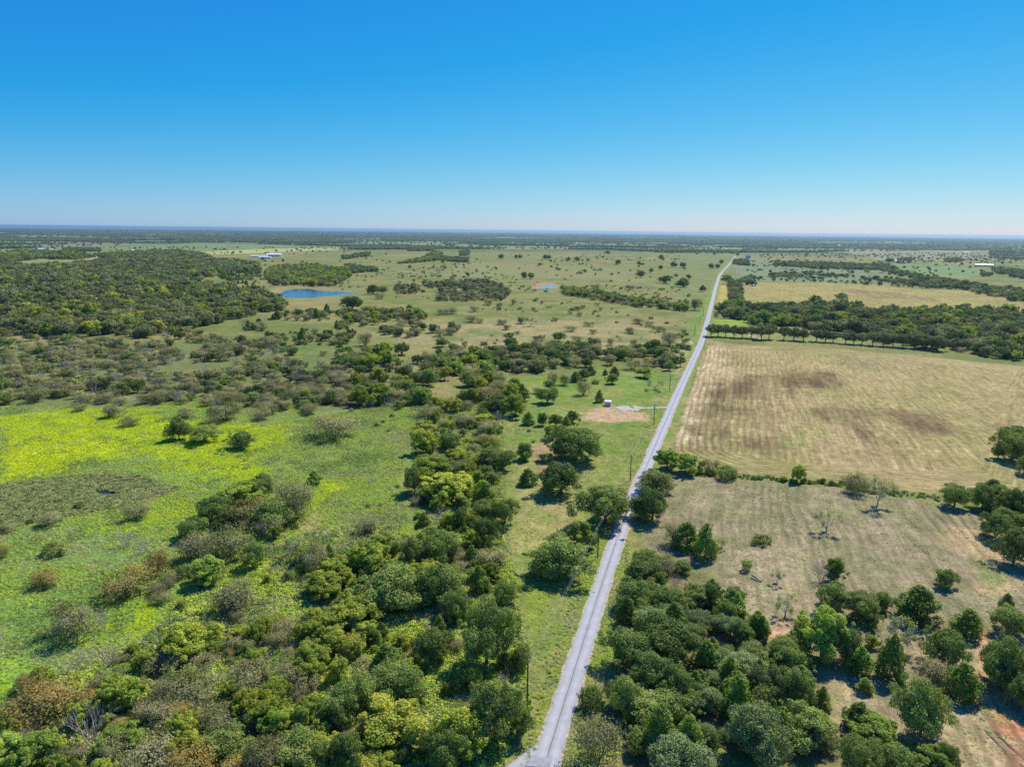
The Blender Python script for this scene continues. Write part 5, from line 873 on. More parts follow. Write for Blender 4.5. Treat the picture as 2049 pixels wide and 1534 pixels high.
def ground_cover(x, y):
    n1 = fbm(x, y, 90, 1, 4); n2 = fbm(x, y, 25, 5, 3)
    t = np.clip((n1 - 0.5) * 2.6 + 0.45 + (n2 - 0.5) * 1.8, 0, 1)[:, None]
    cv = col((118, 130, 68)) * (1 - t) + col((156, 146, 92)) * t
    r = np.hypot(x, y)
    far = sstep(3000, 4500, r)[:, None]
    nf = fbm(x, y * 1.6, 900, 31, 3); nf2 = vnoise(x, y * 1.4, 420, 77)
    t = np.clip((nf - 0.45) * 5, 0, 1)[:, None]; t2 = (nf2 > 0.7)[:, None] * 0.7
    fc = col((88, 108, 72)) * (1 - t) + col((132, 146, 92)) * t
    fc = fc * (1 - t2) + col((158, 150, 104)) * t2
    cv = cv * (1 - far) + fc * far
    which = np.full(x.shape, -1)
    for i, (nm, poly, soft, en, c1, c2, ps, bias) in enumerate(COVER):
        b = bbox_mask(x, y, poly, soft + en * 2)
        if not b.any(): continue
        bx, by = x[b], y[b]
        sdv = poly_sd(bx, by, poly)
        if nm: which[np.where(b)[0][sdv > 0]] = i
        sdv = sdv + (fbm(bx, by, max(en, 1) * 3, 11 + i, 3) - 0.5) * en * 3
        wgt = sstep(-soft, soft, sdv)[:, None]
        t = np.clip((fbm(bx, by, ps, 40 + i, 4) - bias) * 3.2 + 0.5, 0, 1)[:, None]
        c = col(c1) * (1 - t) + col(c2) * t
        cv[b] = cv[b] * (1 - wgt) + c * wgt
    for i, (poly, c, soft) in enumerate(PATCH):
        b = bbox_mask(x, y, poly, soft * 3)
        bx, by = x[b], y[b]
        sdv = poly_sd(bx, by, poly) + (fbm(bx, by, soft * 2.5, 90 + i, 4) - 0.5) * soft * 5
        u_ = bx * 0.95 - by * 0.31; v_ = bx * 0.31 + by * 0.95
        wgt = (sstep(-soft, soft, sdv) * np.clip((fbm(u_ * 2.2, v_ * 0.35, soft * 1.0, 190 + i, 4) - 0.22) * 2.2, 0, 1))[:, None] * 0.92
        cv[b] = cv[b] * (1 - wgt) + col(c) * wgt
    near = y < 3300
    d, sdn = road_dist(x, y)
    nv = fbm(x, y, 6, 333, 3)
    wv = (1 - sstep(5.5, 9.0, d + (nv - 0.5) * 5)) * near
    tv = np.clip((fbm(x, y, 9, 8, 3) - 0.5) * 3 + 0.5, 0, 1)[:, None]
    vc = col((124, 150, 66)) * (1 - tv) + col((158, 152, 92)) * tv
    cv = cv * (1 - wv[:, None]) + vc * wv[:, None]
    return cv, which, d, sdn

def build_ground():
    rr = 40 * 1.0078 ** np.arange(0, 900); rr = rr[rr < 42000]; rr = np.append(rr, 42500)
    th = np.radians(np.concatenate([np.arange(-180, -56, 8.0), np.arange(-54, 54.01, 0.165), np.arange(58, 180.1, 8.0)]))
    nr, na = len(rr), len(th)
    T, R_ = np.meshgrid(th, rr)
    x = (R_ * np.sin(T)).ravel(); y = (R_ * np.cos(T)).ravel()
    z = height(x, y)
    cv, which, d, sdn = ground_cover(x, y)
    # low relief: tussocks in the rough parts, a shallow ditch beside the road
    rough = 1 - sstep(900, 2500, np.hypot(x, y))
    z = z + rough * (fbm(x, y, 5, 21, 2) - 0.5) * 0.5 * sstep(6, 12, d)
    z = z - 0.35 * np.exp(-((d - 5.8) / 1.3) ** 2) * (y < 3000)
    for nm, poly in WATERS.items():
        b = bbox_mask(x, y, poly, 30)
        if b.any():
            z[b] -= 1.2 * sstep(-2, 8, poly_sd(x[b], y[b], poly))
    # mowing rows
    F = ROWFIELD
    road_line = d * sdn
    v = poly_sd(x, y, F)
    row = np.where(v < 26, v * 1.0 + 500, road_line + 14 * (fbm(x, y, 120, 55, 2) - 0.5) * sstep(60, 200, road_line))
    inside = sstep(0, 3, v)
    patch = np.clip((fbm(x, y, 30, 66, 3) - 0.35) * 3, 0, 1)
    strong = 1 - sstep(14, 90, road_line)
    rowm = inside * (0.18 * patch + 0.9 * strong * (0.6 + 0.4 * patch) + 0.06)
    for P2, s2 in ((ROW2, 0.45), (ROW3, 0.95)):
        v2 = poly_sd(x, y, P2)
        row = np.where(v2 > 0, road_line * (1.0 if P2 is ROW3 else 0.8) + 8 * fbm(x, y, 60, 57, 2), row)
        rowm = np.maximum(rowm, sstep(0, 4, v2) * s2 * np.clip((fbm(x, y, 26, 67, 3) - 0.40) * 4, 0, 1))
    streak = np.maximum(inside, np.maximum(sstep(0, 4, poly_sd(x, y, ROW2)), sstep(0, 4, poly_sd(x, y, ROW3)) * 0.8))
    idx = np.arange(nr * na).reshape(nr, na)
    f = np.stack([idx[:-1, :-1], idx[:-1, 1:], idx[1:, 1:], idx[1:, :-1]], -1).reshape(-1, 4)[:, ::-1]
    seam = np.stack([idx[:-1, -1], idx[:-1, 0], idx[1:, 0], idx[1:, -1]], -1)[:, ::-1]
    f = np.concatenate([f, seam])
    fl = which[f[:, 0]]
    V = np.stack([x, y, z], 1)
    C4 = np.concatenate([cv, np.ones((len(cv), 1))], 1)
    names = {-1: ('ground', 'wide rolling pasture and farmland running to the horizon')}
    for i, L in enumerate(COVER):
        if L[0]: names[i] = (L[0], COVER_LABEL[i])
    for key, (nm, lb) in names.items():
        ff = f[fl == key]
        if key == -1:
            # centre below the camera
            ff = ff
        if len(ff) == 0: continue
        u, inv = np.unique(ff, return_inverse=True)
        inv = inv.reshape(ff.shape)
        vv = V[u]
        if key == -1:
            k = len(vv)
        me = mesh_np(nm, vv, inv, [M['ground']], smooth=True)
        attr(me, 'cover', 'FLOAT_COLOR', C4[u]); attr(me, 'row', 'FLOAT', row[u]); attr(me, 'rowm', 'FLOAT', rowm[u]); attr(me, 'streak', 'FLOAT', streak[u])
        tag(link(nm, me), lb, None, None, 'structure')
    mb = MB()
    n = 24
    mb.v = [(0, 0, float(height(0, 0)))] + [(40.4 * math.sin(2 * math.pi * i / n), 40.4 * math.cos(2 * math.pi * i / n), -0.4) for i in range(n)]
    mb.f = [(0, 1 + (i + 1) % n, 1 + i) for i in range(n)]
    tag(mb.build('ground', M['verge']), 'grass below the viewpoint', None, None, 'structure')

def ground_mat():
    m, t = mat_new('ground')
    out = nd(t, 'ShaderNodeOutputMaterial'); p = nd(t, 'ShaderNodeBsdfPrincipled')
    g = nd(t, 'ShaderNodeNewGeometry')
    a = nd(t, 'ShaderNodeAttribute', attribute_name='cover'); r = nd(t, 'ShaderNodeAttribute', attribute_name='row'); rm = nd(t, 'ShaderNodeAttribute', attribute_name='rowm')
    def noise(s, det, rough=0.6):
        n = nd(t, 'ShaderNodeTexNoise'); n.inputs['Scale'].default_value = s; n.inputs['Detail'].default_value = det; n.inputs['Roughness'].default_value = rough
        t.links.new(g.outputs['Position'], n.inputs['Vector']); return n
    def mrange(src, a0, a1, b0, b1):
        q = nd(t, 'ShaderNodeMapRange')
        for k, v in zip(('From Min', 'From Max', 'To Min', 'To Max'), (a0, a1, b0, b1)): q.inputs[k].default_value = v
        t.links.new(src, q.inputs['Value']); return q.outputs[0]
    def math_(op, a_, b_=None):
        q = nd(t, 'ShaderNodeMath', operation=op)
        for i, s in enumerate((a_, b_)):
            if s is None: continue
            if isinstance(s, (int, float)): q.inputs[i].default_value = s
            else: t.links.new(s, q.inputs[i])
        return q.outputs[0]
    fine = noise(1.3, 5, 0.75); mid = noise(0.22, 4, 0.65); big = noise(0.03, 3)
    k = math_('MULTIPLY', mrange(fine.outputs['Fac'], 0.28, 0.72, 0.55, 1.42), mrange(mid.outputs['Fac'], 0.3, 0.7, 0.72, 1.26))
    k = math_('MULTIPLY', k, mrange(big.outputs['Fac'], 0.3, 0.7, 0.88, 1.12))
    st = nd(t, 'ShaderNodeAttribute', attribute_name='streak')
    xyz = nd(t, 'ShaderNodeSeparateXYZ'); t.links.new(g.outputs['Position'], xyz.inputs[0])
    cmb = nd(t, 'ShaderNodeCombineXYZ')
    t.links.new(math_('MULTIPLY', r.outputs['Fac'], 0.55), cmb.inputs[0]); t.links.new(math_('MULTIPLY', xyz.outputs[1], 0.055), cmb.inputs[1]); t.links.new(math_('MULTIPLY', xyz.outputs[0], 0.02), cmb.inputs[2])
    sn_ = nd(t, 'ShaderNodeTexNoise'); sn_.inputs['Scale'].default_value = 1.0; sn_.inputs['Detail'].default_value = 5; sn_.inputs['Roughness'].default_value = 0.7
    t.links.new(cmb.outputs[0], sn_.inputs['Vector'])
    sk = math_('MULTIPLY', math_('SUBTRACT', mrange(sn_.outputs['Fac'], 0.3, 0.7, -0.45, 0.35), 0.0), st.outputs['Fac'])
    k = math_('MULTIPLY', k, math_('ADD', 1.0, sk))
    # rows: thin dark wheel and swath lines with pale stubble between
    wob = math_('ADD', math_('MULTIPLY', mid.outputs['Fac'], 1.6), math_('MULTIPLY', big.outputs['Fac'], 5.0))
    ph = math_('MULTIPLY', math_('ADD', r.outputs['Fac'], wob), 2 * math.pi / 3.6)
    sn = math_('SINE', ph)
    line = mrange(sn, -0.2, 1.0, 0.0, 1.0)
    broken = math_('MULTIPLY', mrange(fine.outputs['Fac'], 0.3, 0.6, 0.3, 1.0), mrange(sn_.outputs['Fac'], 0.35, 0.6, 0.25, 1.15))
    dk = math_('MULTIPLY', math_('MULTIPLY', line, broken), rm.outputs['Fac'])
    k = math_('MULTIPLY', k, math_('SUBTRACT', 1.12, math_('MULTIPLY', dk, 0.62)))
    sc = nd(t, 'ShaderNodeVectorMath', operation='SCALE')
    t.links.new(a.outputs['Color'], sc.inputs[0]); t.links.new(k, sc.inputs['Scale'])
    # hue drift dry / green
    hue = noise(0.55, 4, 0.7)
    mixc = nd(t, 'ShaderNodeMix', data_type='RGBA', blend_type='MULTIPLY'); mixc.inputs[0].default_value = 1.0
    ramp = nd(t, 'ShaderNodeValToRGB')
    ramp.color_ramp.elements[0].position = 0.32; ramp.color_ramp.elements[0].color = (0.84, 1.0, 0.84, 1)
    ramp.color_ramp.elements[1].position = 0.68; ramp.color_ramp.elements[1].color = (1.22, 1.03, 1.06, 1)
    t.links.new(hue.outputs['Fac'], ramp.inputs['Fac'])
    t.links.new(sc.outputs[0], mixc.inputs[6]); t.links.new(ramp.outputs[0], mixc.inputs[7])
    t.links.new(mixc.outputs[2], p.inputs['Base Color'])
    p.inputs['Roughness'].default_value = 0.95; p.inputs['Specular IOR Level'].default_value = 0.08
    b = nd(t, 'ShaderNodeBump'); b.inputs['Strength'].default_value = 0.9; b.inputs['Distance'].default_value = 0.35
    t.links.new(fine.outputs['Fac'], b.inputs['Height']); t.links.new(b.outputs[0], p.inputs['Normal'])
    t.links.new(p.outputs[0], out.inputs['Surface'])
    return m

def water_mat(name, colr, rough, bump):
    m, t = mat_new(name)
    out = nd(t, 'ShaderNodeOutputMaterial'); p = nd(t, 'ShaderNodeBsdfPrincipled')
    g = nd(t, 'ShaderNodeNewGeometry'); n = nd(t, 'ShaderNodeTexNoise'); n.inputs['Scale'].default_value = 0.6; n.inputs['Detail'].default_value = 5
    t.links.new(g.outputs['Position'], n.inputs['Vector'])
    b = nd(t, 'ShaderNodeBump'); b.inputs['Strength'].default_value = bump; b.inputs['Distance'].default_value = 0.3
    t.links.new(n.outputs['Fac'], b.inputs['Height']); t.links.new(b.outputs[0], p.inputs['Normal'])
    p.inputs['Base Color'].default_value = (*colr, 1); p.inputs['Roughness'].default_value = rough; p.inputs['IOR'].default_value = 1.33
    t.links.new(p.outputs[0], out.inputs['Surface'])
    return m

M = {}
M['ground'] = ground_mat()
M['verge'] = simple_mat('verge', tuple(col((128, 144, 84))), noise=0.3, scale=1.5)
M['asphalt'] = None
M['water'] = water_mat('water', (0.020, 0.075, 0.130), 0.08, 0.35)
M['still'] = water_mat('still_water', (0.10, 0.20, 0.26), 0.05, 0.04)
M['lake'] = water_mat('lake_water', (0.05, 0.10, 0.14), 0.25, 0.3)
M['murk'] = water_mat('murky_water', (0.03, 0.035, 0.02), 0.08, 0.1)
build_ground()

def sheet(name, poly, mat, dz, label, cat=None, kind='structure', edge=0.0, sub=1):
    """a thin sheet over the ground: outline refined, centre fan"""
    p = np.asarray(poly, float)
    pts = []
    for a, b in zip(p, np.roll(p, -1, 0)):
        n = max(1, int(np.hypot(*(b - a)) / sub))
        for i in range(n):
            q = a + (b - a) * i / n
            pts.append(q)
    pts = np.array(pts)
    if edge:
        pts = pts + (rng.random(pts.shape) - 0.5) * edge
    cx, cy = pts.mean(0)
    rings = [1.0, 0.66, 0.33]
    v = []
    for s in rings:
        xx = cx + (pts[:, 0] - cx) * s; yy = cy + (pts[:, 1] - cy) * s
        v += [(a_, b_, dz if isinstance(dz, str) else 0) for a_, b_ in zip(xx, yy)]
    v = np.array(v + [(cx, cy, 0)], float)
    v[:, 2] = height(v[:, 0], v[:, 1]) + dz
    n = len(pts); f = []
    for k in range(len(rings) - 1):
        for i in range(n):
            j = (i + 1) % n
            f.append((k * n + i, k * n + j, (k + 1) * n + j, (k + 1) * n + i))
    k = len(rings) - 1
    me = bpy.data.meshes.new(name)
    me.from_pydata([tuple(q) for q in v], [], f + [(k * n + i, k * n + (i + 1) % n, len(v) - 1) for i in range(n)])
    me.materials.append(mat); me.update()
    return tag(link(name, me), label, cat, None, kind)

def flat_sheet(name, poly, mat, z, label):
    me = bpy.data.meshes.new(name)
    me.from_pydata([(a, b, z) for a, b in poly], [], [tuple(range(len(poly)))])
    me.materials.append(mat); me.update()
    if me.polygons[0].normal.z < 0:
        me.flip_normals()
    return tag(link(name, me), label, None, None, 'structure')

def smooth_poly(poly, it=2):
    p = np.asarray(poly, float)
    for _ in range(it):
        q = np.roll(p, -1, 0)
        p = np.stack([p * 0.75 + q * 0.25, p * 0.25 + q * 0.75], 1).reshape(-1, 2)
    return [tuple(v) for v in p]

for nm, lab, mt, dz in (('pond_water', 'blue pond ringed by a sandy bank beside the woodland', 'water', -0.35), ('tank_water', 'small pale blue stock pond below an orange bank', 'still', -0.35),
                        ('lake_a', 'narrow pale lake far off near the horizon', 'lake', -0.3), ('lake_b', 'thin strip of far lake at the right horizon', 'lake', -0.3), ('lake_c', 'last sliver of far lake at the picture edge', 'lake', -0.3),
                        ('lily_water', 'little open puddle among the lily pads', 'murk', -0.25)):
    pl = smooth_poly(WATERS[nm], 1 if nm == 'pond_water' else 2)
    c = np.mean(pl, 0)
    flat_sheet('water', pl, M[mt], float(height(c[0], c[1])) + dz, lab)

# ------------------------------------------------------------------ road
def resample(line, step):
    p = np.asarray(line, float)
    # Catmull-Rom
    P = np.vstack([2 * p[0] - p[1], p, 2 * p[-1] - p[-2]])
    out = []
    for i in range(1, len(P) - 2):
        n = max(2, int(np.hypot(*(P[i + 1] - P[i])) / step))
        for k in range(n):
            t = k / n
            out.append(0.5 * ((2 * P[i]) + (-P[i - 1] + P[i + 1]) * t + (2 * P[i - 1] - 5 * P[i] + 4 * P[i + 1] - P[i + 2]) * t * t + (-P[i - 1] + 3 * P[i] - 3 * P[i + 1] + P[i + 2]) * t ** 3))
    out.append(P[-2])
    return np.array(out)

def ribbon(name, line, half, dz, mat, label, ncol=9, jit=0.0, offset=0.0, crown=0.0, kind='structure', parent=None):
    t = np.gradient(line, axis=0); t /= np.hypot(t[:, 0], t[:, 1])[:, None]
    nrm = np.stack([t[:, 1], -t[:, 0]], 1)
    n = len(line)
    s = np.linspace(-1, 1, ncol)
    V = np.zeros((n, ncol, 3)); U = np.zeros((n, ncol))
    hl = half + (fbm(np.arange(n) * 1.0, np.zeros(n), 3, 3, 3) - 0.5) * 2 * jit
    hr = half + (fbm(np.arange(n) * 1.0, np.ones(n) * 50, 3, 4, 3) - 0.5) * 2 * jit
    for j, q in enumerate(s):
        wd = np.where(q < 0, hl, hr) * q + offset
        V[:, j, :2] = line + nrm * wd[:, None]
        V[:, j, 2] = height(V[:, j, 0], V[:, j, 1]) + dz + crown * (1 - q * q)
        U[:, j] = wd
    idx = np.arange(n * ncol).reshape(n, ncol)
    f = np.stack([idx[:-1, :-1], idx[:-1, 1:], idx[1:, 1:], idx[1:, :-1]], -1).reshape(-1, 4)
    me = mesh_np(name, V.reshape(-1, 3), f, [mat], smooth=True)
    attr(me, 'across', 'FLOAT', U.ravel())
    o = link(name, me, parent)
    if parent is None: tag(o, label, None, None, kind)
    return o

def asphalt_mat():
    m, t = mat_new('asphalt')
    out = nd(t, 'ShaderNodeOutputMaterial'); p = nd(t, 'ShaderNodeBsdfPrincipled')
    g = nd(t, 'ShaderNodeNewGeometry'); a = nd(t, 'ShaderNodeAttribute', attribute_name='across')
    n1 = nd(t, 'ShaderNodeTexNoise'); n1.inputs['Scale'].default_value = 0.35; n1.inputs['Detail'].default_value = 6; n1.inputs['Roughness'].default_value = 0.7
    n2 = nd(t, 'ShaderNodeTexNoise'); n2.inputs['Scale'].default_value = 9.0; n2.inputs['Detail'].default_value = 3
    for n in (n1, n2): t.links.new(g.outputs['Position'], n.inputs['Vector'])
    ab = nd(t, 'ShaderNodeMath', operation='ABSOLUTE'); t.links.new(a.outputs['Fac'], ab.inputs[0])
    rp = nd(t, 'ShaderNodeValToRGB')   # wheel tracks polished paler, a darker middle strip
    mr = nd(t, 'ShaderNodeMapRange'); mr.inputs['From Max'].default_value = 2.45
    t.links.new(ab.outputs[0], mr.inputs['Value']); t.links.new(mr.outputs[0], rp.inputs['Fac'])
    els = rp.color_ramp.elements
    els[0].position = 0.0; els[0].color = (0.35, 0.345, 0.335, 1)
    els[1].position = 1.0; els[1].color = (0.36, 0.36, 0.36, 1)
    for ps, v in ((0.12, 0.40), (0.45, 0.48), (0.75, 0.42)):
        e = els.new(ps); e.color = (v, v * 0.985, v * 0.965, 1)
    m1 = nd(t, 'ShaderNodeMapRange'); m1.inputs['From Min'].default_value = 0.3; m1.inputs['From Max'].default_value = 0.7; m1.inputs['To Min'].default_value = 0.82; m1.inputs['To Max'].default_value = 1.10
    t.links.new(n1.outputs['Fac'], m1.inputs['Value'])
    m2 = nd(t, 'ShaderNodeMapRange'); m2.inputs['From Min'].default_value = 0.3; m2.inputs['From Max'].default_value = 0.7; m2.inputs['To Min'].default_value = 0.85; m2.inputs['To Max'].default_value = 1.15
    t.links.new(n2.outputs['Fac'], m2.inputs['Value'])
    mu = nd(t, 'ShaderNodeMath', operation='MULTIPLY'); t.links.new(m1.outputs[0], mu.inputs[0]); t.links.new(m2.outputs[0], mu.inputs[1])
    sc = nd(t, 'ShaderNodeVectorMath', operation='SCALE'); t.links.new(rp.outputs[0], sc.inputs[0]); t.links.new(mu.outputs[0], sc.inputs['Scale'])
    t.links.new(sc.outputs[0], p.inputs['Base Color']); p.inputs['Roughness'].default_value = 0.85; p.inputs['Specular IOR Level'].default_value = 0.25
    t.links.new(p.outputs[0], out.inputs['Surface'])
    return m

M['asphalt'] = asphalt_mat()
M['gravel'] = simple_mat('gravel', (0.44, 0.36, 0.26), noise=0.3, scale=1.2)
M['seam'] = simple_mat('seam', (0.13, 0.135, 0.15), noise=0.2, scale=0.8)
M['patch'] = simple_mat('asphalt_patch', (0.335, 0.34, 0.35), noise=0.15, scale=1.0)
M['caliche'] = simple_mat('caliche', (0.46, 0.43, 0.38), noise=0.12, scale=0.6)
M['seam_soil'] = simple_mat('worn_soil', (0.16, 0.13, 0.09), noise=0.3, scale=0.6)
M['track'] = simple_mat('track', (0.42, 0.34, 0.24), noise=0.25, scale=0.5)

line = resample(RD, 1.6)
ribbon('road_shoulder', line, 2.85, 0.05, M['gravel'], 'pale gravel shoulder along both edges of the road', 5, 0.7)
road = ribbon('road', line, 2.35, 0.10, M['asphalt'], 'straight grey asphalt country road running to the horizon', 9, 0.16, 0, 0.05)
nl = int((line[:, 1] < 900).sum())
ribbon('centre_seam', line[:nl], 0.07, 0.17, M['seam'], None, 3, 0.05, -0.1, parent=road)
sheet('asphalt_patch', JUNCTION_PATCH, M['patch'], 0.185, None, sub=1.0)['kind'] = 'structure'
bpy.data.objects['asphalt_patch']['label'] = 'dark square asphalt patch at the road junction'
ribbon('side_road', resample(SIDE_ROAD, 2.0), 2.2, 0.075, M['asphalt'], 'short side road joining the asphalt road at the bottom', 7, 0.2)
ribbon('driveway', resample(DRIVEWAY, 2.0), 1.7, 0.08, M['caliche'], 'white gravel driveway leading to the dirt yard', 5, 0.35)
sheet('gravel_pad', GRAVEL_PAD, M['caliche'], 0.06, 'pale gravel pad at the end of the driveway', edge=0.8, sub=1)
for i, (tr_, hw, lb) in enumerate(TRACKS):
    ribbon('farm_track', resample(tr_, 6.0), hw, 0.07, M[('caliche', 'track', 'track', 'seam_soil', 'seam_soil')[i]], lb, 3, hw * 0.4)

# ------------------------------------------------------------------ plants: meshes
M['bark'] = simple_mat('bark', (0.16, 0.125, 0.095), noise=0.25, scale=6)
M['grey_bark'] = simple_mat('grey_bark', (0.42, 0.375, 0.35), noise=0.2, scale=6)
M['o'] = foliage_mat('dark_green_leaf', (0.068, 0.1, 0.022), (0.102, 0.138, 0.03), (0.155, 0.18, 0.042), 0.22, 0.45)
M['y'] = foliage_mat('grey_green_leaf', (0.088, 0.118, 0.04), (0.115, 0.148, 0.052), (0.15, 0.178, 0.066), 0.24, 0.3)  # greyish sheen of backlit oak leaves is worked into this colour
M['f'] = foliage_mat('woodland_leaf', (0.082, 0.098, 0.036), (0.11, 0.124, 0.046), (0.148, 0.148, 0.06), 0.26, 0.4)
M['e'] = foliage_mat('yellow_green_leaf', (0.112, 0.15, 0.02), (0.172, 0.205, 0.028), (0.25, 0.25, 0.034), 0.3, 0.38)
M['c'] = foliage_mat('evergreen_leaf', (0.055, 0.092, 0.014), (0.085, 0.128, 0.018), (0.13, 0.168, 0.026), 0.2, 0.3)
M['m'] = foliage_mat('olive_leaf', (0.115, 0.118, 0.048), (0.162, 0.155, 0.066), (0.215, 0.192, 0.09), 0.26, 0.4)
M['r'] = foliage_mat('rusty_leaf', (0.12, 0.12, 0.035), (0.165, 0.14, 0.042), (0.225, 0.16, 0.045), 0.28, 0.3)
M['w'] = foliage_mat('bright_green_leaf', (0.11, 0.155, 0.024), (0.15, 0.198, 0.035), (0.205, 0.24, 0.05), 0.38, 0.3)
M['t'] = foliage_mat('pale_green_leaf', (0.110, 0.140, 0.055), (0.150, 0.175, 0.075), (0.200, 0.205, 0.095), 0.30)
M['s'] = foliage_mat('shrub_leaf', (0.08, 0.125, 0.03), (0.125, 0.165, 0.042), (0.18, 0.19, 0.055), 0.28, 0.3)
M['weed'] = foliage_mat('weed_leaf', (0.145, 0.205, 0.028), (0.21, 0.268, 0.04), (0.29, 0.308, 0.05), 0.32, 0.3)
M['yellow_weed'] = foliage_mat('yellow_weed_leaf', (0.17, 0.24, 0.014), (0.255, 0.31, 0.014), (0.35, 0.365, 0.014), 0.32, 0.3)
M['straw'] = foliage_mat('dry_grass_leaf', (0.16, 0.18, 0.06), (0.27, 0.24, 0.11), (0.40, 0.33, 0.19), 0.25)
M['pad'] = foliage_mat('lily_pad_leaf', (0.042, 0.072, 0.016), (0.085, 0.115, 0.026), (0.145, 0.130, 0.046), 0.1, 0.45)

M['g'] = M['grey_bark']

def unit(n, g):
    v = g.normal(size=(n, 3)); return v / np.linalg.norm(v, axis=1)[:, None]

def leaves(P, N, size, g, spread=0.7, aspect=1.5, tint=None):
    """one rhombic leaf spray per point, facing roughly along N"""
    n = len(P)
    nn = N + unit(n, g) * spread; nn /= np.linalg.norm(nn, axis=1)[:, None]
    r = unit(n, g); u = np.cross(nn, r); u /= np.linalg.norm(u, axis=1)[:, None] + 1e-9; v = np.cross(nn, u)
    s = (size * (0.65 + 0.7 * g.random(n)))[:, None]
    a = P + u * s * aspect * 0.5; c = P - u * s * aspect * 0.5
    b = P + v * s * 0.5 + nn * s * 0.12; d = P - v * s * 0.5 + nn * s * 0.12
    V = np.stack([a, b, c, d], 1).reshape(-1, 3)
    F = np.arange(4 * n).reshape(n, 4)
    if tint is None: tint = g.random(n)
    T = np.repeat(np.clip(tint + (g.random(n) - 0.5) * 0.35, 0, 1), 4)
    return V, F, T

class Wood:
    def __init__(s): s.v = []; s.f = []
    def seg(s, a, b, ra, rb, n=4):
        a = np.asarray(a, float); b = np.asarray(b, float); d = b - a; L = np.linalg.norm(d)
        if L < 1e-4: return
        d /= L
        u = np.cross(d, (0.2, 0.9, 0.3) if abs(d[2]) > 0.7 else (0, 0, 1.0)); u /= np.linalg.norm(u); w_ = np.cross(d, u)
        k = len(s.v)
        for p, r in ((a, ra), (b, rb)):
            for i in range(n):
                t = 2 * math.pi * i / n
                s.v.append(p + (u * math.cos(t) + w_ * math.sin(t)) * r)
        for i in range(n):
            s.f.append((k + i, k + (i + 1) % n, k + n + (i + 1) % n, k + n + i))
    def limb(s, a, b, ra, rb, g, n=4, bend=0.15, k=3):
        a = np.asarray(a, float); b = np.asarray(b, float)
        L = np.linalg.norm(b - a); pts = [a]
        for i in range(1, k):
            pts.append(a + (b - a) * i / k + g.normal(size=3) * L * bend * 0.4)
        pts.append(b)
        for i in range(k):
            s.seg(pts[i], pts[i + 1], ra + (rb - ra) * i / k, ra + (rb - ra) * (i + 1) / k, n)
    def grow(s, p, d, L, r, depth, g, tips, spread=0.6, n=3, kids=(2, 4)):
        p = np.asarray(p, float); e = p + d * L
        s.limb(p, e, r, r * 0.6, g, n, 0.18, 2)
        if depth == 0:
            tips.append(e); return
        for _ in range(g.integers(*kids)):
            q = d + unit(1, g)[0] * spread + np.array((0, 0, 0.15)); q /= np.linalg.norm(q)
            t = g.uniform(0.55, 1.0)
            s.grow(p + d * L * t, q, L * g.uniform(0.55, 0.85), r * 0.55, depth - 1, g, tips, spread, n, kids)

def blobs_leaves(cen, rad, g, per, size, squash=0.85, tints=None, up=0.25):
    Ps, Ns, Ts = [], [], []
    for i, (c, r) in enumerate(zip(cen, rad)):
        n = int(per * (r / np.mean(rad)) ** 2)
        u = unit(n, g)
        rr = r * (0.58 + 0.50 * g.random(n) + 0.40 * (g.random(n) < 0.07) * g.random(n))[:, None]
        p = c + u * rr * np.array((1, 1, squash))
        keep = np.ones(n, bool)
        for j in range(len(cen)):
            if j != i:
                keep &= np.linalg.norm((p - cen[j]) / np.array((1, 1, squash)), axis=1) > rad[j] * 0.58
        Ps.append(p[keep]); Ns.append((u + np.array((0, 0, up)))[keep])
        Ts.append(np.full(keep.sum(), tints[i] if tints is not None else g.random() * 0.6 + 0.2))
    P = np.concatenate(Ps); N = np.concatenate(Ns); T = np.concatenate(Ts)
    N /= np.linalg.norm(N, axis=1)[:, None]
    return leaves(P, N, size, g, 0.75, 1.4, T)

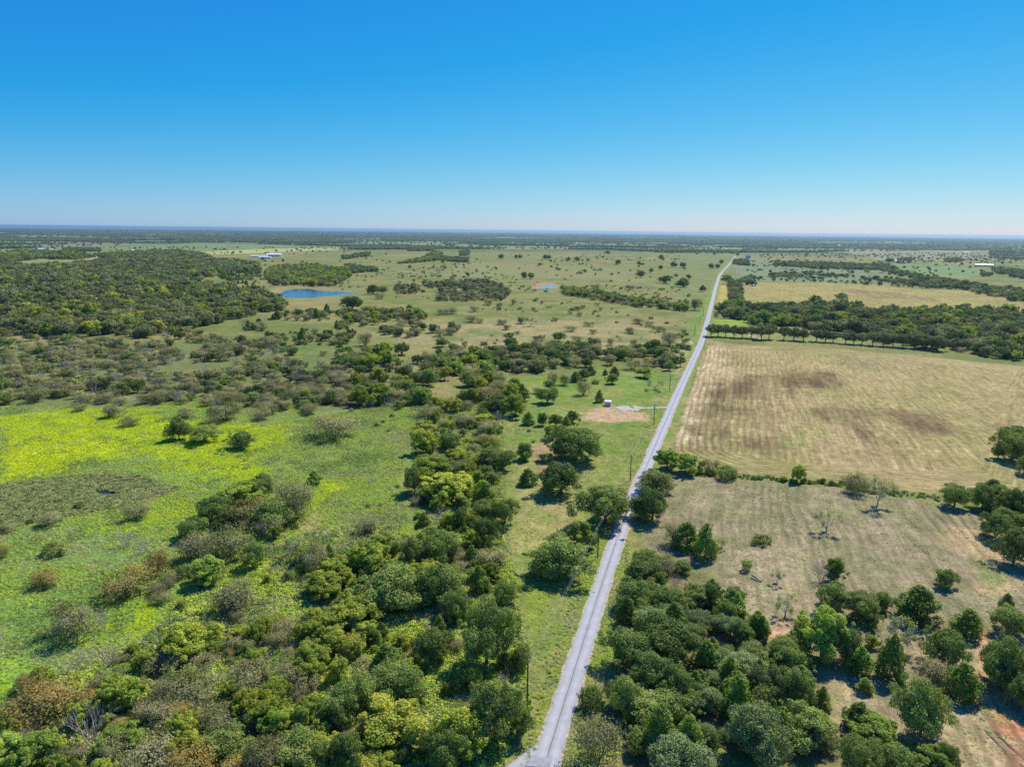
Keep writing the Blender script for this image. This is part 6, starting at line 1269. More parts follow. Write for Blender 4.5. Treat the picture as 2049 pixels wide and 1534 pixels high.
def plant(kind, seed, q=1.0):
    """reference plant in metres: returns crown (V,F,T), wood (V,F), diameter, height. q scales how many leaves"""
    g = np.random.default_rng(seed)
    W = Wood(); ls = 1.0 / math.sqrt(q)
    if kind in 'oyfewd':
        D, H = {'o': (11, 8.5), 'y': (11, 9), 'f': (11, 8.5), 'e': (8.5, 8), 'w': (8, 7.5), 'd': (11, 9.5)}[kind]
        nb = {'o': 62, 'y': 66, 'f': 44, 'e': 60, 'w': 54, 'd': 46}[kind]
        base = {'d': 0.14}.get(kind, 0.05)
        cz = H * (0.5 + base * 0.5); az = H * (1 - base) * 0.5; R = D * 0.5
        skew = g.normal(size=2) * 0.08 * D
        cen, rad = [], []
        for i in range(nb):
            u = unit(1, g)[0]
            if u[2] < (-0.75 if kind != 'd' else -0.45): u[2] *= -1
            rr = g.uniform(0.45, 0.95) if i > 5 else g.uniform(0.1, 0.4)
            wob = 1 + 0.30 * math.sin(3 * math.atan2(u[1], u[0]) + seed) + 0.12 * math.sin(5 * math.atan2(u[1], u[0]) + 2 * seed)
            c = np.array((u[0] * R * rr * wob, u[1] * R * rr * wob, cz + u[2] * az * rr * 0.98))
            c[:2] += skew * (c[2] / H)
            cen.append(c); rad.append(((0.062 if kind not in 'fd' else 0.075) + 0.105 * g.random() ** 1.4) * D * (0.88 if kind in 'ew' else 1.0) * (1.15 - 0.35 * max(0.0, rr - 0.6)))
        cen = np.array(cen); rad = np.array(rad)
        nx_ = 14
        for i in range(nx_):
            u = unit(1, g)[0]; u[2] = abs(u[2]) * (1 if g.random() < 0.75 else -0.5)
            rr = g.uniform(0.88, 1.12)
            wob = 1 + 0.30 * math.sin(3 * math.atan2(u[1], u[0]) + seed) + 0.12 * math.sin(5 * math.atan2(u[1], u[0]) + 2 * seed)
            c = np.array((u[0] * R * rr * wob, u[1] * R * rr * wob, max(0.6, cz + u[2] * az * rr * 0.98))); c[:2] += skew * (c[2] / H)
            cen = np.vstack([cen, c]); rad = np.append(rad, g.uniform(0.035, 0.075) * D)
        nb += nx_
        per = {'o': 215, 'y': 250, 'f': 190, 'e': 195, 'w': 200, 'd': 190}[kind] * q
        sz = {'o': 0.25, 'y': 0.235, 'f': 0.31, 'e': 0.24, 'w': 0.24, 'd': 0.31}[kind] * ls
        tn = np.clip(0.5 + g.normal(size=nb) * 0.18, 0, 1)
        if kind == 'e': tn = np.clip(tn + (cen[:, 0] * g.normal() + cen[:, 1] * g.normal()) * 0.05, 0, 1)
        VL = blobs_leaves(cen, rad, g, per, sz, 0.82, tn)
        lean = g.normal(size=2) * 0.25
        th = H * (base + 0.14); tr = 0.030 * D
        top = np.array((lean[0], lean[1], th))
        W.limb((0, 0, -0.3), top, tr * 1.25, tr * 0.8, g, 6, 0.06, 3)
        for i in g.permutation(nb)[:max(5, int(16 * min(1, q * 2)))]:
            W.limb(top + np.array((0, 0, g.uniform(-0.25, 0.1) * th)), cen[i], tr * g.uniform(0.3, 0.5), 0.03, g, 4, 0.15, 3)
        return VL, W, D, H
    if kind == 'c':
        D, H = 5.2, 7.0
        cen, rad = [], []
        nb = 54
        for i in range(nb):
            t = (i + g.random()) / nb; t = t ** 0.9
            prof = (1 - t ** 1.7) ** 0.8 * (0.7 + 0.3 * min(1, t / 0.2))
            a = g.uniform(0, 2 * math.pi); rr = D * 0.5 * prof * g.uniform(0.45, 0.92)
            cen.append((rr * math.cos(a), rr * math.sin(a), 0.25 + t * (H - 0.6))); rad.append(0.34 + 0.52 * prof * g.uniform(0.7, 1.2))
        cen = np.array(cen); rad = np.array(rad)
        VL = blobs_leaves(cen, rad, g, 120 * q, 0.20 * ls, 1.15, np.clip(0.5 + g.normal(size=nb) * 0.2, 0, 1), 0.45)
        W.limb((0, 0, -0.2), (0, 0, H * 0.9), 0.14, 0.03, g, 5, 0.02, 3)
        for i in range(0, nb, 5): W.seg((0, 0, cen[i][2] * 0.85), cen[i], 0.04, 0.015, 3)
        return VL, W, D, H
    if kind in 'mrs':
        D, H = {'m': (8, 5.5), 'r': (8, 5.5), 's': (4, 2.2)}[kind]
        tips = []
        ns = 7 if kind != 's' else 6
        for i in range(ns):
            a = 2 * math.pi * (i + g.random() * 0.7) / ns; sp = g.uniform(0.25, 1.0)
            d = np.array((math.cos(a) * sp, math.sin(a) * sp, 1.0 if kind != 's' else 0.7)); d /= np.linalg.norm(d)
            W.grow((math.cos(a) * 0.15, math.sin(a) * 0.15, -0.2), d, H * 0.46, 0.012 * D, 2 if q > 0.3 else 1, g, tips, 0.62, 3, (2, 4))
        tips = np.array(tips)
        sc_ = np.array((D * 0.5 / max(np.abs(tips[:, :2]).max(), 1e-3), H * 0.93 / tips[:, 2].max()))
        tips = tips * np.array((sc_[0], sc_[0], sc_[1])); W.v = [p * np.array((sc_[0], sc_[0], sc_[1])) for p in W.v]
        n = int({'m': 3400, 'r': 3400, 's': 1800}[kind] * q)
        P = tips[g.integers(0, len(tips), n)] + g.normal(size=(n, 3)) * np.array((0.085 * D, 0.085 * D, 0.075 * H))
        N2 = int(n * 0.25)      # lower skirts
        P[:N2, 2] *= g.uniform(0.25, 0.8, N2)
        P[:, 2] = np.clip(P[:, 2], 0.15, None)
        N = P - np.array((0, 0, H * 0.3)); N /= np.linalg.norm(N, axis=1)[:, None] + 1e-6; N[:, 2] += 0.3
        tn = np.clip(0.5 + (vnoise(P[:, 0], P[:, 1], 1.6, seed) - 0.5) * 0.9 + (P[:, 2] / H - 0.6) * (0.5 if kind == 'r' else 0.1), 0, 1)
        VL = leaves(P, N, (0.205 if kind != 's' else 0.19) * ls, g, 0.9, 1.7, tn)
        return VL, W, D, H
    if kind == 't':
        D, H = 6.5, 5.5
        tips = []
        for i in range(4):
            a = 2 * math.pi * (i + g.random() * 0.8) / 4; sp = g.uniform(0.35, 0.9)
            d = np.array((math.cos(a) * sp, math.sin(a) * sp, 1.0)); d /= np.linalg.norm(d)
            W.grow((0, 0, H * 0.16), d, H * 0.34, 0.09, 3 if q > 0.3 else 2, g, tips, 0.55, 4, (2, 3))
        W.limb((0, 0, -0.2), (0, 0, H * 0.18), 0.2, 0.15, g, 6, 0.03, 2)
        tips = np.array(tips)
        s2 = np.array((D * 0.5 / np.abs(tips[:, :2]).max(),) * 2 + (H * 0.95 / tips[:, 2].max(),))
        tips *= s2; W.v = [p * s2 for p in W.v]
        n = int(1100 * q)
        P = tips[g.integers(0, len(tips), n)] + g.normal(size=(n, 3)) * 0.33
        N = P - np.array((0, 0, H * 0.4)); N /= np.linalg.norm(N, axis=1)[:, None] + 1e-6; N[:, 2] += 0.4
        return leaves(P, N, 0.2 * ls, g, 0.9, 1.8), W, D, H
    if kind == 'g':
        D, H = 6, 4.5
        tips = []
        for i in range(9):
            a = 2 * math.pi * (i + g.random() * 0.8) / 9; sp = g.uniform(0.2, 1.0)
            d = np.array((math.cos(a) * sp, math.sin(a) * sp, 1.0)); d /= np.linalg.norm(d)
            W.grow((math.cos(a) * 0.3, math.sin(a) * 0.3, -0.2), d, H * 0.40, 0.075, 3 if q > 0.3 else 2, g, tips, 0.6, 3, (2, 4))
        tips = np.array(tips)
        s2 = np.array((D * 0.5 / np.abs(tips[:, :2]).max(),) * 2 + (H * 0.97 / tips[:, 2].max(),))
        W.v = [p * s2 for p in W.v]
        return None, W, D, H

KMAT = {'d': 'f'}
PROTO = {}
NVAR = {'o': 9, 'y': 5, 'f': 3, 'e': 7, 'c': 6, 'm': 4, 'r': 2, 's': 3, 'w': 3, 't': 3, 'g': 3, 'd': 3}

def leaf_mesh(name, VL, mat):
    V, F, T = VL
    me = mesh_np(name, V, F, [mat]); attr(me, 'tint', 'FLOAT', T)
    return me

def get_proto(kind, var):
    k = (kind, var)
    if k not in PROTO:
        VL, W, D, H = plant(kind, 100 * ord(kind) + var, 1.0)
        lm = leaf_mesh('foliage', VL, M[KMAT.get(kind, kind)]) if VL else None
        wm = mesh_np('wood', W.v, W.f, [M['grey_bark' if kind in 'gt' else 'bark']])
        PROTO[k] = (lm, wm, D, H)
    return PROTO[k]

# ------------------------------------------------------------------ plants set out one by one
KN = {'o': 'broadleaf_tree', 'y': 'broadleaf_tree', 'e': 'broadleaf_tree', 'w': 'broadleaf_tree', 'd': 'broadleaf_tree', 'c': 'evergreen_tree', 'm': 'bush', 'r': 'bush', 's': 'bush', 't': 'sparse_tree', 'g': 'bare_shrub'}
KC = {'broadleaf_tree': 'tree', 'evergreen_tree': 'tree', 'bush': 'bush', 'sparse_tree': 'tree', 'bare_shrub': 'shrub'}
used = {}
rt = np.random.default_rng(11)
for i, (x, y, D, H, k, lab, grp) in enumerate(PLANTS):
    used[k] = used.get(k, -1) + 1
    lm, wm, D0, H0 = get_proto(k, used[k] % NVAR[k])
    z = float(height(x, y))
    nm = KN[k]
    s = (D / D0, D / D0 * rt.uniform(0.9, 1.1), H / H0)
    if lm is None:
        o = link(nm, wm)
    else:
        o = bpy.data.objects.new(nm, None); o.empty_display_size = 0.5; C.objects.link(o)
        bush = nm == 'bush'
        link('stem' if bush else 'trunk', wm, o); link('foliage' if bush else 'crown', lm, o)
    o.location = (x, y, z - 0.05); o.scale = s; o.rotation_euler = (0, 0, rt.uniform(0, 6.283))
    tag(o, lab, KC[nm], grp)

# ------------------------------------------------------------------ plants nobody could count: instanced masses
def proto_collection(name, items):
    col_ = bpy.data.collections.new(name)
    for i, me in enumerate(items):
        o = bpy.data.objects.new(f'{name}_{i:03d}', me)
        col_.objects.link(o)
    return col_

def joined(kind, seed, q):
    VL, W, D, H = plant(kind, seed, q)
    mats = [M[KMAT.get(kind, kind)] , M['grey_bark' if kind in 'gt' else 'bark']]
    wv = np.array(W.v); wf = np.array(W.f)
    if VL:
        V, F, T = VL
        v = np.concatenate([V, wv]); f = np.concatenate([F, wf + len(V)]); t = np.concatenate([T, np.zeros(len(wv))])
        mi = np.concatenate([np.zeros(len(F)), np.ones(len(wf))])
    else:
        v, f, t, mi = wv, wf, np.zeros(len(wv)), np.ones(len(wf))
    me = mesh_np('plant', v / np.array((D, D, H)), f, mats, mi); attr(me, 'tint', 'FLOAT', t)
    return me

def mass(name, pts, idx, scl, coll, label, rot=None):
    n = len(pts)
    me = bpy.data.meshes.new(name)
    me.vertices.add(n); me.vertices.foreach_set('co', np.asarray(pts, np.float32).ravel()); me.update()
    if rot is None:
        rot = np.zeros((n, 3)); rot[:, 2] = rng.random(n) * 6.283
    attr(me, 'proto', 'INT', idx); attr(me, 'rot', 'FLOAT_VECTOR', rot); attr(me, 'scl', 'FLOAT_VECTOR', scl)
    o = link(name, me); tag(o, label, None, None, 'stuff')
    t = bpy.data.node_groups.new(name, 'GeometryNodeTree')
    t.interface.new_socket('Geometry', in_out='INPUT', socket_type='NodeSocketGeometry')
    t.interface.new_socket('Geometry', in_out='OUTPUT', socket_type='NodeSocketGeometry')
    gi = t.nodes.new('NodeGroupInput'); go = t.nodes.new('NodeGroupOutput')
    ip = t.nodes.new('GeometryNodeInstanceOnPoints'); ci = t.nodes.new('GeometryNodeCollectionInfo')
    ci.inputs['Collection'].default_value = coll; ci.inputs['Separate Children'].default_value = True; ci.inputs['Reset Children'].default_value = True
    ip.inputs['Pick Instance'].default_value = True
    def na(nm, typ):
        q = t.nodes.new('GeometryNodeInputNamedAttribute'); q.data_type = typ; q.inputs['Name'].default_value = nm
        return [s_ for s_ in q.outputs if s_.enabled and s_.name == 'Attribute'][0]
    t.links.new(gi.outputs[0], ip.inputs['Points']); t.links.new(ci.outputs[0], ip.inputs['Instance'])
    t.links.new(na('proto', 'INT'), ip.inputs['Instance Index'])
    er = t.nodes.new('FunctionNodeEulerToRotation'); t.links.new(na('rot', 'FLOAT_VECTOR'), er.inputs[0])
    t.links.new(er.outputs[0], ip.inputs['Rotation']); t.links.new(na('scl', 'FLOAT_VECTOR'), ip.inputs['Scale'])
    t.links.new(ip.outputs[0], go.inputs[0])
    md = o.modifiers.new('scatter', 'NODES'); md.node_group = t
    return o

LODS = ((0, 480, 1.0, 2), (480, 1000, 0.30, 2), (1000, 1e9, 0.09, 3))
pindex = {}; meshes = []
for k in 'oyfecmrswtg':
    for li, (_, _, q, nv) in enumerate(LODS):
        for v in range(nv):
            pindex[(k, li, v)] = len(meshes)
            meshes.append(joined(k, 7000 + 100 * ord(k) + 10 * li + v, q))
plants_coll = proto_collection('plants', meshes)
PX = np.array([(p[0], p[1], p[2]) for p in PLANTS])

def in_poly(x, y, poly): return poly_sd(x, y, poly) > 0

ratio = {'o': .80, 'y': .82, 'f': .80, 'e': .95, 'c': 1.35, 'm': .66, 'r': .66, 's': .55, 'w': .95, 't': .85, 'g': .75}
acc = {}
for ri, (nm, poly, perha, mix, d0, d1, cs, cover) in enumerate(SCATTER):
    p = np.array(poly); lo, hi = p.min(0), p.max(0)
    area = (hi - lo).prod() / 1e4
    n = int(area * perha / max(cover, 0.3)) if cover < 1 else int(area * perha)
    n = min(n, 400000)
    x = rng.uniform(lo[0], hi[0], n); y = rng.uniform(lo[1], hi[1], n)
    m = in_poly(x, y, p); x, y = x[m], y[m]
    if cover < 1:
        f_ = fbm(x, y, cs, 500 + ri, 2); thr = np.quantile(f_, 1 - cover) if len(f_) else 0
        m = f_ >= thr; x, y = x[m], y[m]
    D = d0 + (d1 - d0) * rng.random(len(x)) ** 1.6
    # keep clear of the road, the water and the plants already set out
    rd, _ = road_dist(x, y)
    ok = rd > 4.5 + D * 0.5
    for wp in WATERS.values():
        ok &= ~in_poly(x, y, wp)
    if np.hypot(*lo) < 900:
        dd = np.min(np.hypot(x[:, None] - PX[None, :, 0], y[:, None] - PX[None, :, 1]) - PX[None, :, 2] * 0.30, 1)
        ok &= dd > 0
    x, y, D = x[ok], y[ok], D[ok]
    # thin out overlaps on a coarse hash grid
    cell = (d0 + d1) * 0.5 * (0.55 if nm != 'thicket' else 0.4)
    key = (np.floor(x / cell).astype(np.int64) * 1000003 + np.floor(y / cell).astype(np.int64))
    _, first = np.unique(key, return_index=True)
    x, y, D = x[first], y[first], D[first]
    ks = np.array(list(mix))[rng.integers(0, len(mix), len(x))]
    acc.setdefault(nm, []).append((x, y, D, ks))
MASS_LABEL = {'woodland': 'dense green woodland stretching across the middle distance', 'brush': 'olive and grey brush scattered over the rough pasture', 'thicket': 'small saplings and undergrowth between the trees near the road'}
for nm, parts in acc.items():
    x = np.concatenate([p[0] for p in parts]); y = np.concatenate([p[1] for p in parts]); D = np.concatenate([p[2] for p in parts]); ks = np.concatenate([p[3] for p in parts])
    r = np.hypot(x, y); li = np.digitize(r, [480, 1000])
    H = D * np.array([ratio[k] for k in ks]) * rng.uniform(0.85, 1.15, len(x))
    vi = rng.integers(0, 3, len(x))
    idx = np.array([pindex[(k, l, v % LODS[l][3])] for k, l, v in zip(ks, li, vi)])
    mass(nm, np.stack([x, y, height(x, y) - 0.05], 1), idx, np.stack([D, D, H], 1), plants_coll, MASS_LABEL[nm])
    print(nm, len(x))

# far plain: belts of trees down to the horizon
def far_trees():
    n = 230000
    r = np.exp(rng.uniform(math.log(3300), math.log(26000), n)); a = np.radians(rng.uniform(-42, 42, n))
    x = r * np.sin(a); y = r * np.cos(a)
    f1 = fbm(x, y * 1.6, 900, 31, 3); f2 = fbm(x, y, 260, 5, 2)
    hedge = np.minimum(np.abs(((x * 0.95 + y * 0.31) / 800) % 1 - 0.5), np.abs(((y * 0.95 - x * 0.31) / 800) % 1 - 0.5)) * 800
    ok = ((f1 + (f2 - 0.5) * 0.35) < 0.49) | ((hedge > 392) & (f2 > 0.45)) | (rng.random(n) < 0.03)
    ok &= ~((r < 4200) & (f1 > 0.40) & (rng.random(n) < 0.9))
    for poly in FARCLEAR:
        ok &= ~in_poly(x, y, np.array(poly))
    for wp in WATERS.values():
        ok &= poly_sd(x, y, np.array(wp)) < -25
    x, y, r = x[ok], y[ok], r[ok]
    D = np.where(r > 6500, 22, 13) * rng.uniform(0.8, 1.4, len(x)) * np.clip(r / 9000, 1, 2.2)
    H = np.clip(9 * rng.uniform(0.7, 1.25, len(x)), 5, 12)
    idx = np.array([pindex[('of'[int(k)], 2, int(v))] for k, v in zip(rng.integers(0, 2, len(x)), rng.integers(0, 3, len(x)))])
    mass('distant_woods', np.stack([x, y, height(x, y) - 0.3], 1), idx, np.stack([D, D, H], 1), plants_coll, 'distant woods in dark belts below the horizon')
    print('far', len(x))
print('TRIS', sum(len(m_.loops) - 2 * len(m_.polygons) for m_ in bpy.data.meshes))
far_trees()

# ------------------------------------------------------------------ low growth
def tuft(kind, seed, n, sz, mat, r=0.5, h=0.5):
    g = np.random.default_rng(seed)
    a = g.uniform(0, 6.283, n); rr = r * np.sqrt(g.random(n))
    P = np.stack([rr * np.cos(a), rr * np.sin(a), h * (0.25 + 0.75 * g.random(n)) * (1 - 0.4 * (rr / r) ** 2)], 1)
    N = np.stack([np.cos(a) * 0.5, np.sin(a) * 0.5, np.ones(n) * (0.9 if kind == 'leafy' else 0.25)], 1)
    me = leaf_mesh('tuft', leaves(P, N, sz, g, 0.5 if kind == 'leafy' else 0.8, 1.4 if kind == 'leafy' else 2.6), mat)
    return me
tm = []
for v in range(3): tm.append(tuft('leafy', 10 + v, 26, 0.24, M['weed'], 0.6, 0.7))
for v in range(3): tm.append(tuft('leafy', 20 + v, 26, 0.24, M['yellow_weed'], 0.6, 0.6))
for v in range(3): tm.append(tuft('blade', 30 + v, 22, 0.18, M['straw'], 0.5, 0.6))
for v in range(3): tm.append(tuft('leafy', 40 + v, 24, 0.24, M['s'], 0.6, 0.9))
tuft_coll = proto_collection('tufts', tm)

def scatter_low(name, poly, n, wts, smin, smax, label, hmul=1.0, cs=8, mixfn=None, avoid=True):
    p = np.array(poly); lo, hi = p.min(0), p.max(0)
    x = rng.uniform(lo[0], hi[0], n * 3); y = rng.uniform(lo[1], hi[1], n * 3)
    m = in_poly(x, y, p); x, y = x[m][:n], y[m][:n]
    rd, _ = road_dist(x, y)
    ok = rd > 2.7 + 0.6 * rng.random(len(x))
    for q in (LILY, DIRT) + tuple(np.array(v) for v in WATERS.values()):
        ok &= ~in_poly(x, y, np.array(q))
    x, y = x[ok], y[ok]
    sel = fbm(x, y, cs, 700 + len(name), 3) + (rng.random(len(x)) - 0.5) * 0.25
    order = np.argsort(np.argsort(sel)) / max(1, len(x))
    cum = np.cumsum(wts) / sum(wts)
    kind = np.searchsorted(cum, order)
    if mixfn is not None: kind = mixfn(x, y, kind)
    idx = np.clip(kind, 0, 3) * 3 + rng.integers(0, 3, len(x))
    s = rng.uniform(smin, smax, len(x))
    return x, y, idx, np.stack([s, s, s * hmul * rng.uniform(0.7, 1.3, len(x))], 1)

def yellow_fn(x, y, kind):
    d = np.full(x.shape, -1e9)
    for q in YELLOW: d = np.maximum(d, poly_sd(x, y, np.array(q)))
    d = d + (fbm(x, y, 20, 808, 4) - 0.5) * 40
    patch = fbm(x, y, 6, 909, 4)
    yel = (d > 0) & (patch + (rng.random(len(x)) - 0.5) * 0.35 > 0.40)
    d2 = np.full(x.shape, -1e9)
    for q in YELLOW_SPOTS: d2 = np.maximum(d2, poly_sd(x, y, np.array(q)))
    spots = (d2 + (fbm(x, y, 8, 818, 3) - 0.5) * 16 > 0) & (fbm(x, y, 4, 919, 3) + (rng.random(len(x)) - 0.5) * 0.3 > 0.55)
    dry = fbm(x, y, 26, 929, 4) + (rng.random(len(x)) - 0.5) * 0.22 > 0.60
    dark = fbm(x, y, 17, 939, 4) + (rng.random(len(x)) - 0.5) * 0.25 > 0.62
    out_ = np.where(kind == 1, 0, kind)
    out_ = np.where(dark, 3, np.where(dry, 2, out_))
    return np.where(yel | spots, 1, out_)

for (nm, poly, n, wts, s0, s1, hm, lab, fn) in LOW:
    x, y, idx, sc_ = scatter_low(nm, poly, n, wts, s0, s1, lab, hm, mixfn=yellow_fn if fn else None)
    mass(nm, np.stack([x, y, height(x, y) - 0.05], 1), idx, sc_, tuft_coll, lab)

# lily pads
def pads():
    ms = []
    for v in range(3):
        n = 9; g = np.random.default_rng(v)
        V = []; F = []
        for k in range(7):
            c = g.normal(size=2) * 0.5; r = g.uniform(0.22, 0.42); tilt = g.uniform(0, 0.35)
            b = len(V); V.append((c[0], c[1], 0.1 + 0.1 * k * 0.2))
            for i in range(8):
                a = 2 * math.pi * (i + 0.3) / 8
                V.append((c[0] + r * math.cos(a), c[1] + r * math.sin(a), 0.12 + 0.02 * k + tilt * r * math.sin(a)))
            F += [(b, b + 1 + i, b + 2 + i) for i in range(7)]
        me = mesh_np('lily_pads', np.array(V), np.array(F), [M['pad']]); attr(me, 'tint', 'FLOAT', np.repeat(g.random(7), 9))
        ms.append(me)
    c_ = proto_collection('pads', ms)
    p = np.array(LILY); lo, hi = p.min(0), p.max(0)
    n = 9000
    x = rng.uniform(lo[0], hi[0], n); y = rng.uniform(lo[1], hi[1], n)
    m = in_poly(x, y, p) & ~in_poly(x, y, np.array(WATERS['lily_water'])); x, y = x[m], y[m]
    s = rng.uniform(0.6, 1.2, len(x))
    mass('lily_pads', np.stack([x, y, height(x, y) + 0.05], 1), rng.integers(0, 3, len(x)), np.stack([s, s, s], 1), c_, 'green and brown lily pads crowding the shallow pond')
pads()

# ------------------------------------------------------------------ utility poles and wires
M['pole'] = simple_mat('pole_wood', (0.10, 0.075, 0.055), noise=0.2, scale=4)
M['steel'] = simple_mat('galvanised', (0.45, 0.46, 0.47), rough=0.5, noise=0.08)
M['porcelain'] = simple_mat('porcelain', (0.55, 0.52, 0.48), rough=0.4, noise=0.05)
M['wire'] = simple_mat('wire', (0.42, 0.42, 0.42), rough=0.4, noise=0.03)
ORD = ['first', 'second', 'third', 'fourth', 'fifth', 'sixth', 'seventh', 'eighth', 'ninth', 'tenth', 'eleventh', 'twelfth']
tops = []
PH = 11.0
for i, (x, y) in enumerate(POLES):
    z = float(height(x, y))
    j = min(i + 1, len(POLES) - 1); k = max(i - 1, 0)
    yaw = math.atan2(POLES[j][1] - POLES[k][1], POLES[j][0] - POLES[k][0])
    nx, ny = -math.sin(yaw), math.cos(yaw)
    o = bpy.data.objects.new('utility_pole', None); C.objects.link(o); o.location = (x, y, z)
    b = MB(); b.tube((0, 0, -0.5), (0, 0, PH), 0.21, 0.15, 8); b.build('pole', M['pole'], o)
    heads = [(0, 0, PH + 0.25), (nx * 0.0, ny * 0.0, PH - 1.4)]
    b = MB(); b.tube((0, 0, PH - 0.02), (0, 0, PH + 0.22), 0.05, 0.07, 6); b.build('insulator', M['porcelain'], o)
    if i in (3,):
        b = MB(); b.box((0, 0, PH - 0.6), (0.12, 2.6, 0.14), yaw); b.build('crossarm', M['pole'], o)
        b = MB(); b.box((0, 0, PH - 1.5), (0.12, 2.2, 0.14), yaw + 0.8); b.build('crossarm', M['pole'], o)
        b = MB(); b.tube((nx * 0.4, ny * 0.4, PH - 3.0), (nx * 0.4, ny * 0.4, PH - 1.9), 0.26, 0.26, 10); b.build('transformer', M['steel'], o)
        b = MB(); b.tube((0, 0, PH - 1.0), (-nx * -4.5, -ny * -4.5, 0.0), 0.02, 0.02, 4); b.build('guy_wire', M['wire'], o)
        for sg in (-1, 1):
            b = MB(); b.tube((nx * sg * 1.15, ny * sg * 1.15, PH - 0.53), (nx * sg * 1.15, ny * sg * 1.15, PH - 0.3), 0.05, 0.06, 6); b.build('insulator', M['porcelain'], o)
        lab = 'wooden utility pole with crossarms and transformer beside the gravel driveway'
    else:
        b = MB(); b.box((nx * 0.14, ny * 0.14, PH - 1.4), (0.1, 0.3, 0.1), yaw); b.build('bracket', M['steel'], o)
        lab = ('slim wooden utility pole left of the road, %s from the front' % ORD[i]) if i else 'slim dark utility pole beside the wooded road bend, closest to the front'
    tag(o, lab, 'utility pole', 'utility poles along the road')
    tops.append((x, y, z, nx, ny))
for wi, (hz, off, lb) in enumerate(((PH + 0.24, 0.0, 'upper power wire strung along the roadside poles'), (PH - 1.4, 0.22, 'lower power wire strung along the roadside poles'))):
    b = MB()
    pts = []
    for (x0, y0, z0, a0, b0), (x1, y1, z1, a1, b1) in zip(tops[:-1], tops[1:]):
        L = math.hypot(x1 - x0, y1 - y0)
        for k in range(12):
            t = k / 12
            pts.append((x0 + (x1 - x0) * t + off * a0, y0 + (y1 - y0) * t + off * b0, z0 + (z1 - z0) * t + hz - 4 * L * 0.012 * t * (1 - t)))
    pts.append((tops[-1][0] + off * a1, tops[-1][1] + off * b1, tops[-1][2] + hz))
    for p, q in zip(pts[:-1], pts[1:]): b.tube(p, q, 0.018, 0.018, 4, False)
    tag(b.build('power_wire', M['wire']), lb, 'power wire')

# ------------------------------------------------------------------ fences
def fence(line, label, step=4.5):
    ln = resample(line, step)
    o = bpy.data.objects.new('wire_fence', None); C.objects.link(o)
    pm = MB(); pm.tube((0, 0, -0.2), (0, 0, 1.35), 0.07, 0.06, 5)
    first = None
    for x, y in ln:
        if first is None:
            first = pm.build('post', M['pole'], o); q = first
        else:
            q = first.copy(); C.objects.link(q); q.parent = o
        q.location = (x, y, float(height(x, y)))
    for hz in (0.45, 0.8, 1.2):
        b = MB()
        for (x0, y0), (x1, y1) in zip(ln[:-1], ln[1:]):
            b.tube((x0, y0, float(height(x0, y0)) + hz), (x1, y1, float(height(x1, y1)) + hz), 0.012, 0.012, 3, False)
        b.build('strand', M['wire'], o)
    tag(o, label, 'fence', 'wire fences')
for ln, lb in FENCES: fence(ln, lb)

# ------------------------------------------------------------------ buildings
WH = simple_mat('white_metal', (0.78, 0.78, 0.77), rough=0.45, noise=0.04, scale=0.5)
TAN = simple_mat('tan_siding', (0.42, 0.34, 0.27), noise=0.08, scale=0.5)
GRY = simple_mat('grey_shingle', (0.20, 0.20, 0.23), noise=0.12, scale=1.5)
BLU = simple_mat('blue_grey_metal', (0.20, 0.27, 0.36), rough=0.5, noise=0.08)
DRK = simple_mat('dark_opening', (0.03, 0.03, 0.035), rough=0.3, noise=0.05)
CRM = simple_mat('cream_siding', (0.62, 0.60, 0.55), noise=0.06)
BM = {'white': WH, 'tan': TAN, 'grey': GRY, 'blue': BLU, 'cream': CRM}
def house(nm, x, y, yaw, L, W_, h, rise, wall, roof, label, cat, storeys=1, doors=1, wins=4):
    o = bpy.data.objects.new(nm, None); C.objects.link(o); o.location = (x, y, float(height(x, y))); o.rotation_euler = (0, 0, yaw)
    b = MB(); a, c = L / 2, W_ / 2
    b.add([(-a, -c, -0.3), (a, -c, -0.3), (a, c, -0.3), (-a, c, -0.3), (-a, -c, h), (a, -c, h), (a, c, h), (-a, c, h), (-a, 0, h + rise), (a, 0, h + rise)],
          [(0, 1, 5, 4), (2, 3, 7, 6), (1, 2, 6, 9, 5), (3, 0, 4, 8, 7), (3, 2, 1, 0)])
    b.build('wall', BM[wall], o)
    e = 0.6; k = rise / c; t = 0.2
    for s in (-1, 1):
        b = MB()
        v = [(-a - e, s * (c + e), h - k * e), (a + e, s * (c + e), h - k * e), (a + e, 0, h + rise), (-a - e, 0, h + rise)]
        v2 = [(p[0], p[1], p[2] + t) for p in v]
        v = [(p[0], p[1], p[2] + 0.01) for p in v]
        b.add(v + v2, [(0, 1, 2, 3), (7, 6, 5, 4), (0, 4, 5, 1), (1, 5, 6, 2), (2, 6, 7, 3), (3, 7, 4, 0)])
        b.build('roof_slope', BM[roof], o)
    hh = h / storeys
    for i in range(doors):
        b = MB(); px = (i + 0.5) / doors * L * 0.8 - L * 0.4 if doors > 1 else -L * 0.12
        dw = 3.2 if cat == 'barn' else 1.0; dh = min(hh * 0.85, 3.6 if cat == 'barn' else 2.1)
        b.box((px, -c - 0.03, dh / 2), (dw, 0.08, dh)); b.build('door', DRK, o)
    for st in range(storeys):
        for i in range(wins):
            px = -L * 0.42 + L * 0.84 * (i + 0.5) / wins
            if st == 0 and doors == 1 and abs(px + L * 0.12) < 1.6: continue
            b = MB(); b.box((px, -c - 0.03, st * hh + hh * 0.58), (1.1, 0.07, 1.2)); b.build('window', DRK, o)
    tag(o, label, cat)
    return o
for a in BUILDINGS: house(*a)

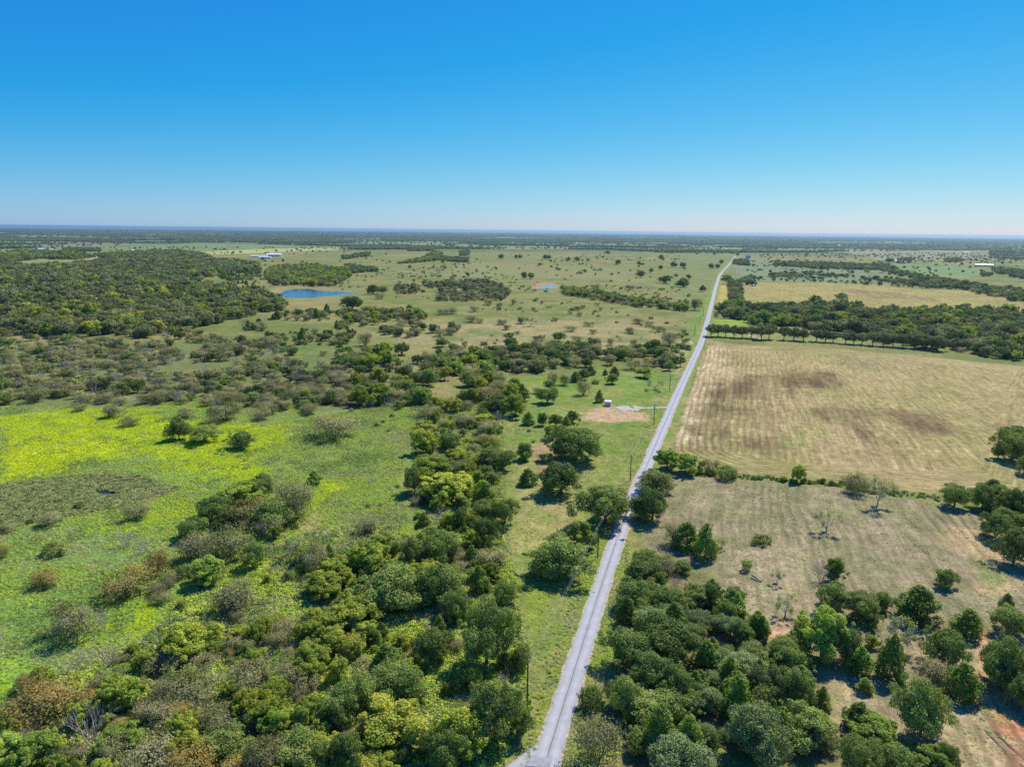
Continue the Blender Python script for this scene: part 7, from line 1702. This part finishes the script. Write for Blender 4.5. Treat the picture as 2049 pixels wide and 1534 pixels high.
# small white shed on the dirt yard
def shed(x, y, yaw):
    o = bpy.data.objects.new('shed', None); C.objects.link(o); o.location = (x, y, float(height(x, y))); o.rotation_euler = (0, 0, yaw)
    b = MB(); b.box((0, 0, 1.25), (3.6, 2.4, 2.5)); b.build('wall', WH, o)
    b = MB(); b.add([(-2, -1.5, 2.52), (2, -1.5, 2.52), (2, 1.5, 2.85), (-2, 1.5, 2.85), (-2, -1.5, 2.66), (2, -1.5, 2.66), (2, 1.5, 2.99), (-2, 1.5, 2.99)],
                    [(3, 2, 1, 0), (4, 5, 6, 7), (0, 1, 5, 4), (1, 2, 6, 5), (2, 3, 7, 6), (3, 0, 4, 7)]); b.build('roof', WH, o)
    for px in (-1.0, 0.2, 1.25):
        b = MB(); b.box((px, -1.215, 1.15), (0.55, 0.06, 1.5)); b.build('opening', BLU, o)
    b = MB()
    for sx in (-1.5, 1.5): b.box((sx, 0, -0.05), (0.25, 2.2, 0.3))
    tag(o, 'small white shed with dark openings at the edge of the dirt yard', 'shed')
shed(*SHED)

# white tank at the field corner
def tank(x, y):
    o = bpy.data.objects.new('storage_tank', None); C.objects.link(o); o.location = (x, y, float(height(x, y)))
    b = MB(); b.tube((0, 0, 0), (0, 0, 3.6), 2.2, 2.2, 20); b.build('shell', WH, o, smooth=False)
    b = MB(); b.tube((0, 0, 3.6), (0, 0, 4.3), 2.25, 0.3, 20); b.build('lid', WH, o)
    tag(o, 'small white storage tank at the corner of the far mown field', 'tank')
tank(*TANK)

# fallen log in the dry pasture
def log(x, y, yaw):
    g = np.random.default_rng(3); W = Wood()
    dx, dy = math.cos(yaw), math.sin(yaw)
    W.limb((-1.8 * dx, -1.8 * dy, 0.9), (1.6 * dx, 1.6 * dy, 0.25), 0.32, 0.22, g, 8, 0.04, 4)
    W.limb((-1.5 * dx, -1.5 * dy, 0.8), (-2.4 * dx + 0.5, -2.4 * dy + 0.6, 1.5), 0.14, 0.04, g, 5, 0.1, 2)
    o = link('fallen_log', mesh_np('fallen_log', W.v, W.f, [M['grey_bark']]), None, (x, y, float(height(x, y))))
    tag(o, 'fallen grey log lying in the dry pasture beside thin trees', 'log')
log(*LOG)

# ------------------------------------------------------------------ haze
m, t = mat_new('haze')
out = nd(t, 'ShaderNodeOutputMaterial'); pv = nd(t, 'ShaderNodeVolumePrincipled')
pv.inputs['Color'].default_value = (0.55, 0.80, 1.0, 1); pv.inputs['Density'].default_value = 3.4e-5; pv.inputs['Anisotropy'].default_value = 0.6
t.links.new(pv.outputs[0], out.inputs['Volume'])
b = MB(); b.box((0, 0, 39.0), (96000, 96000, 136.0))
tag(b.build('haze', m), 'pale blue haze over the far plain', None, None, 'stuff')
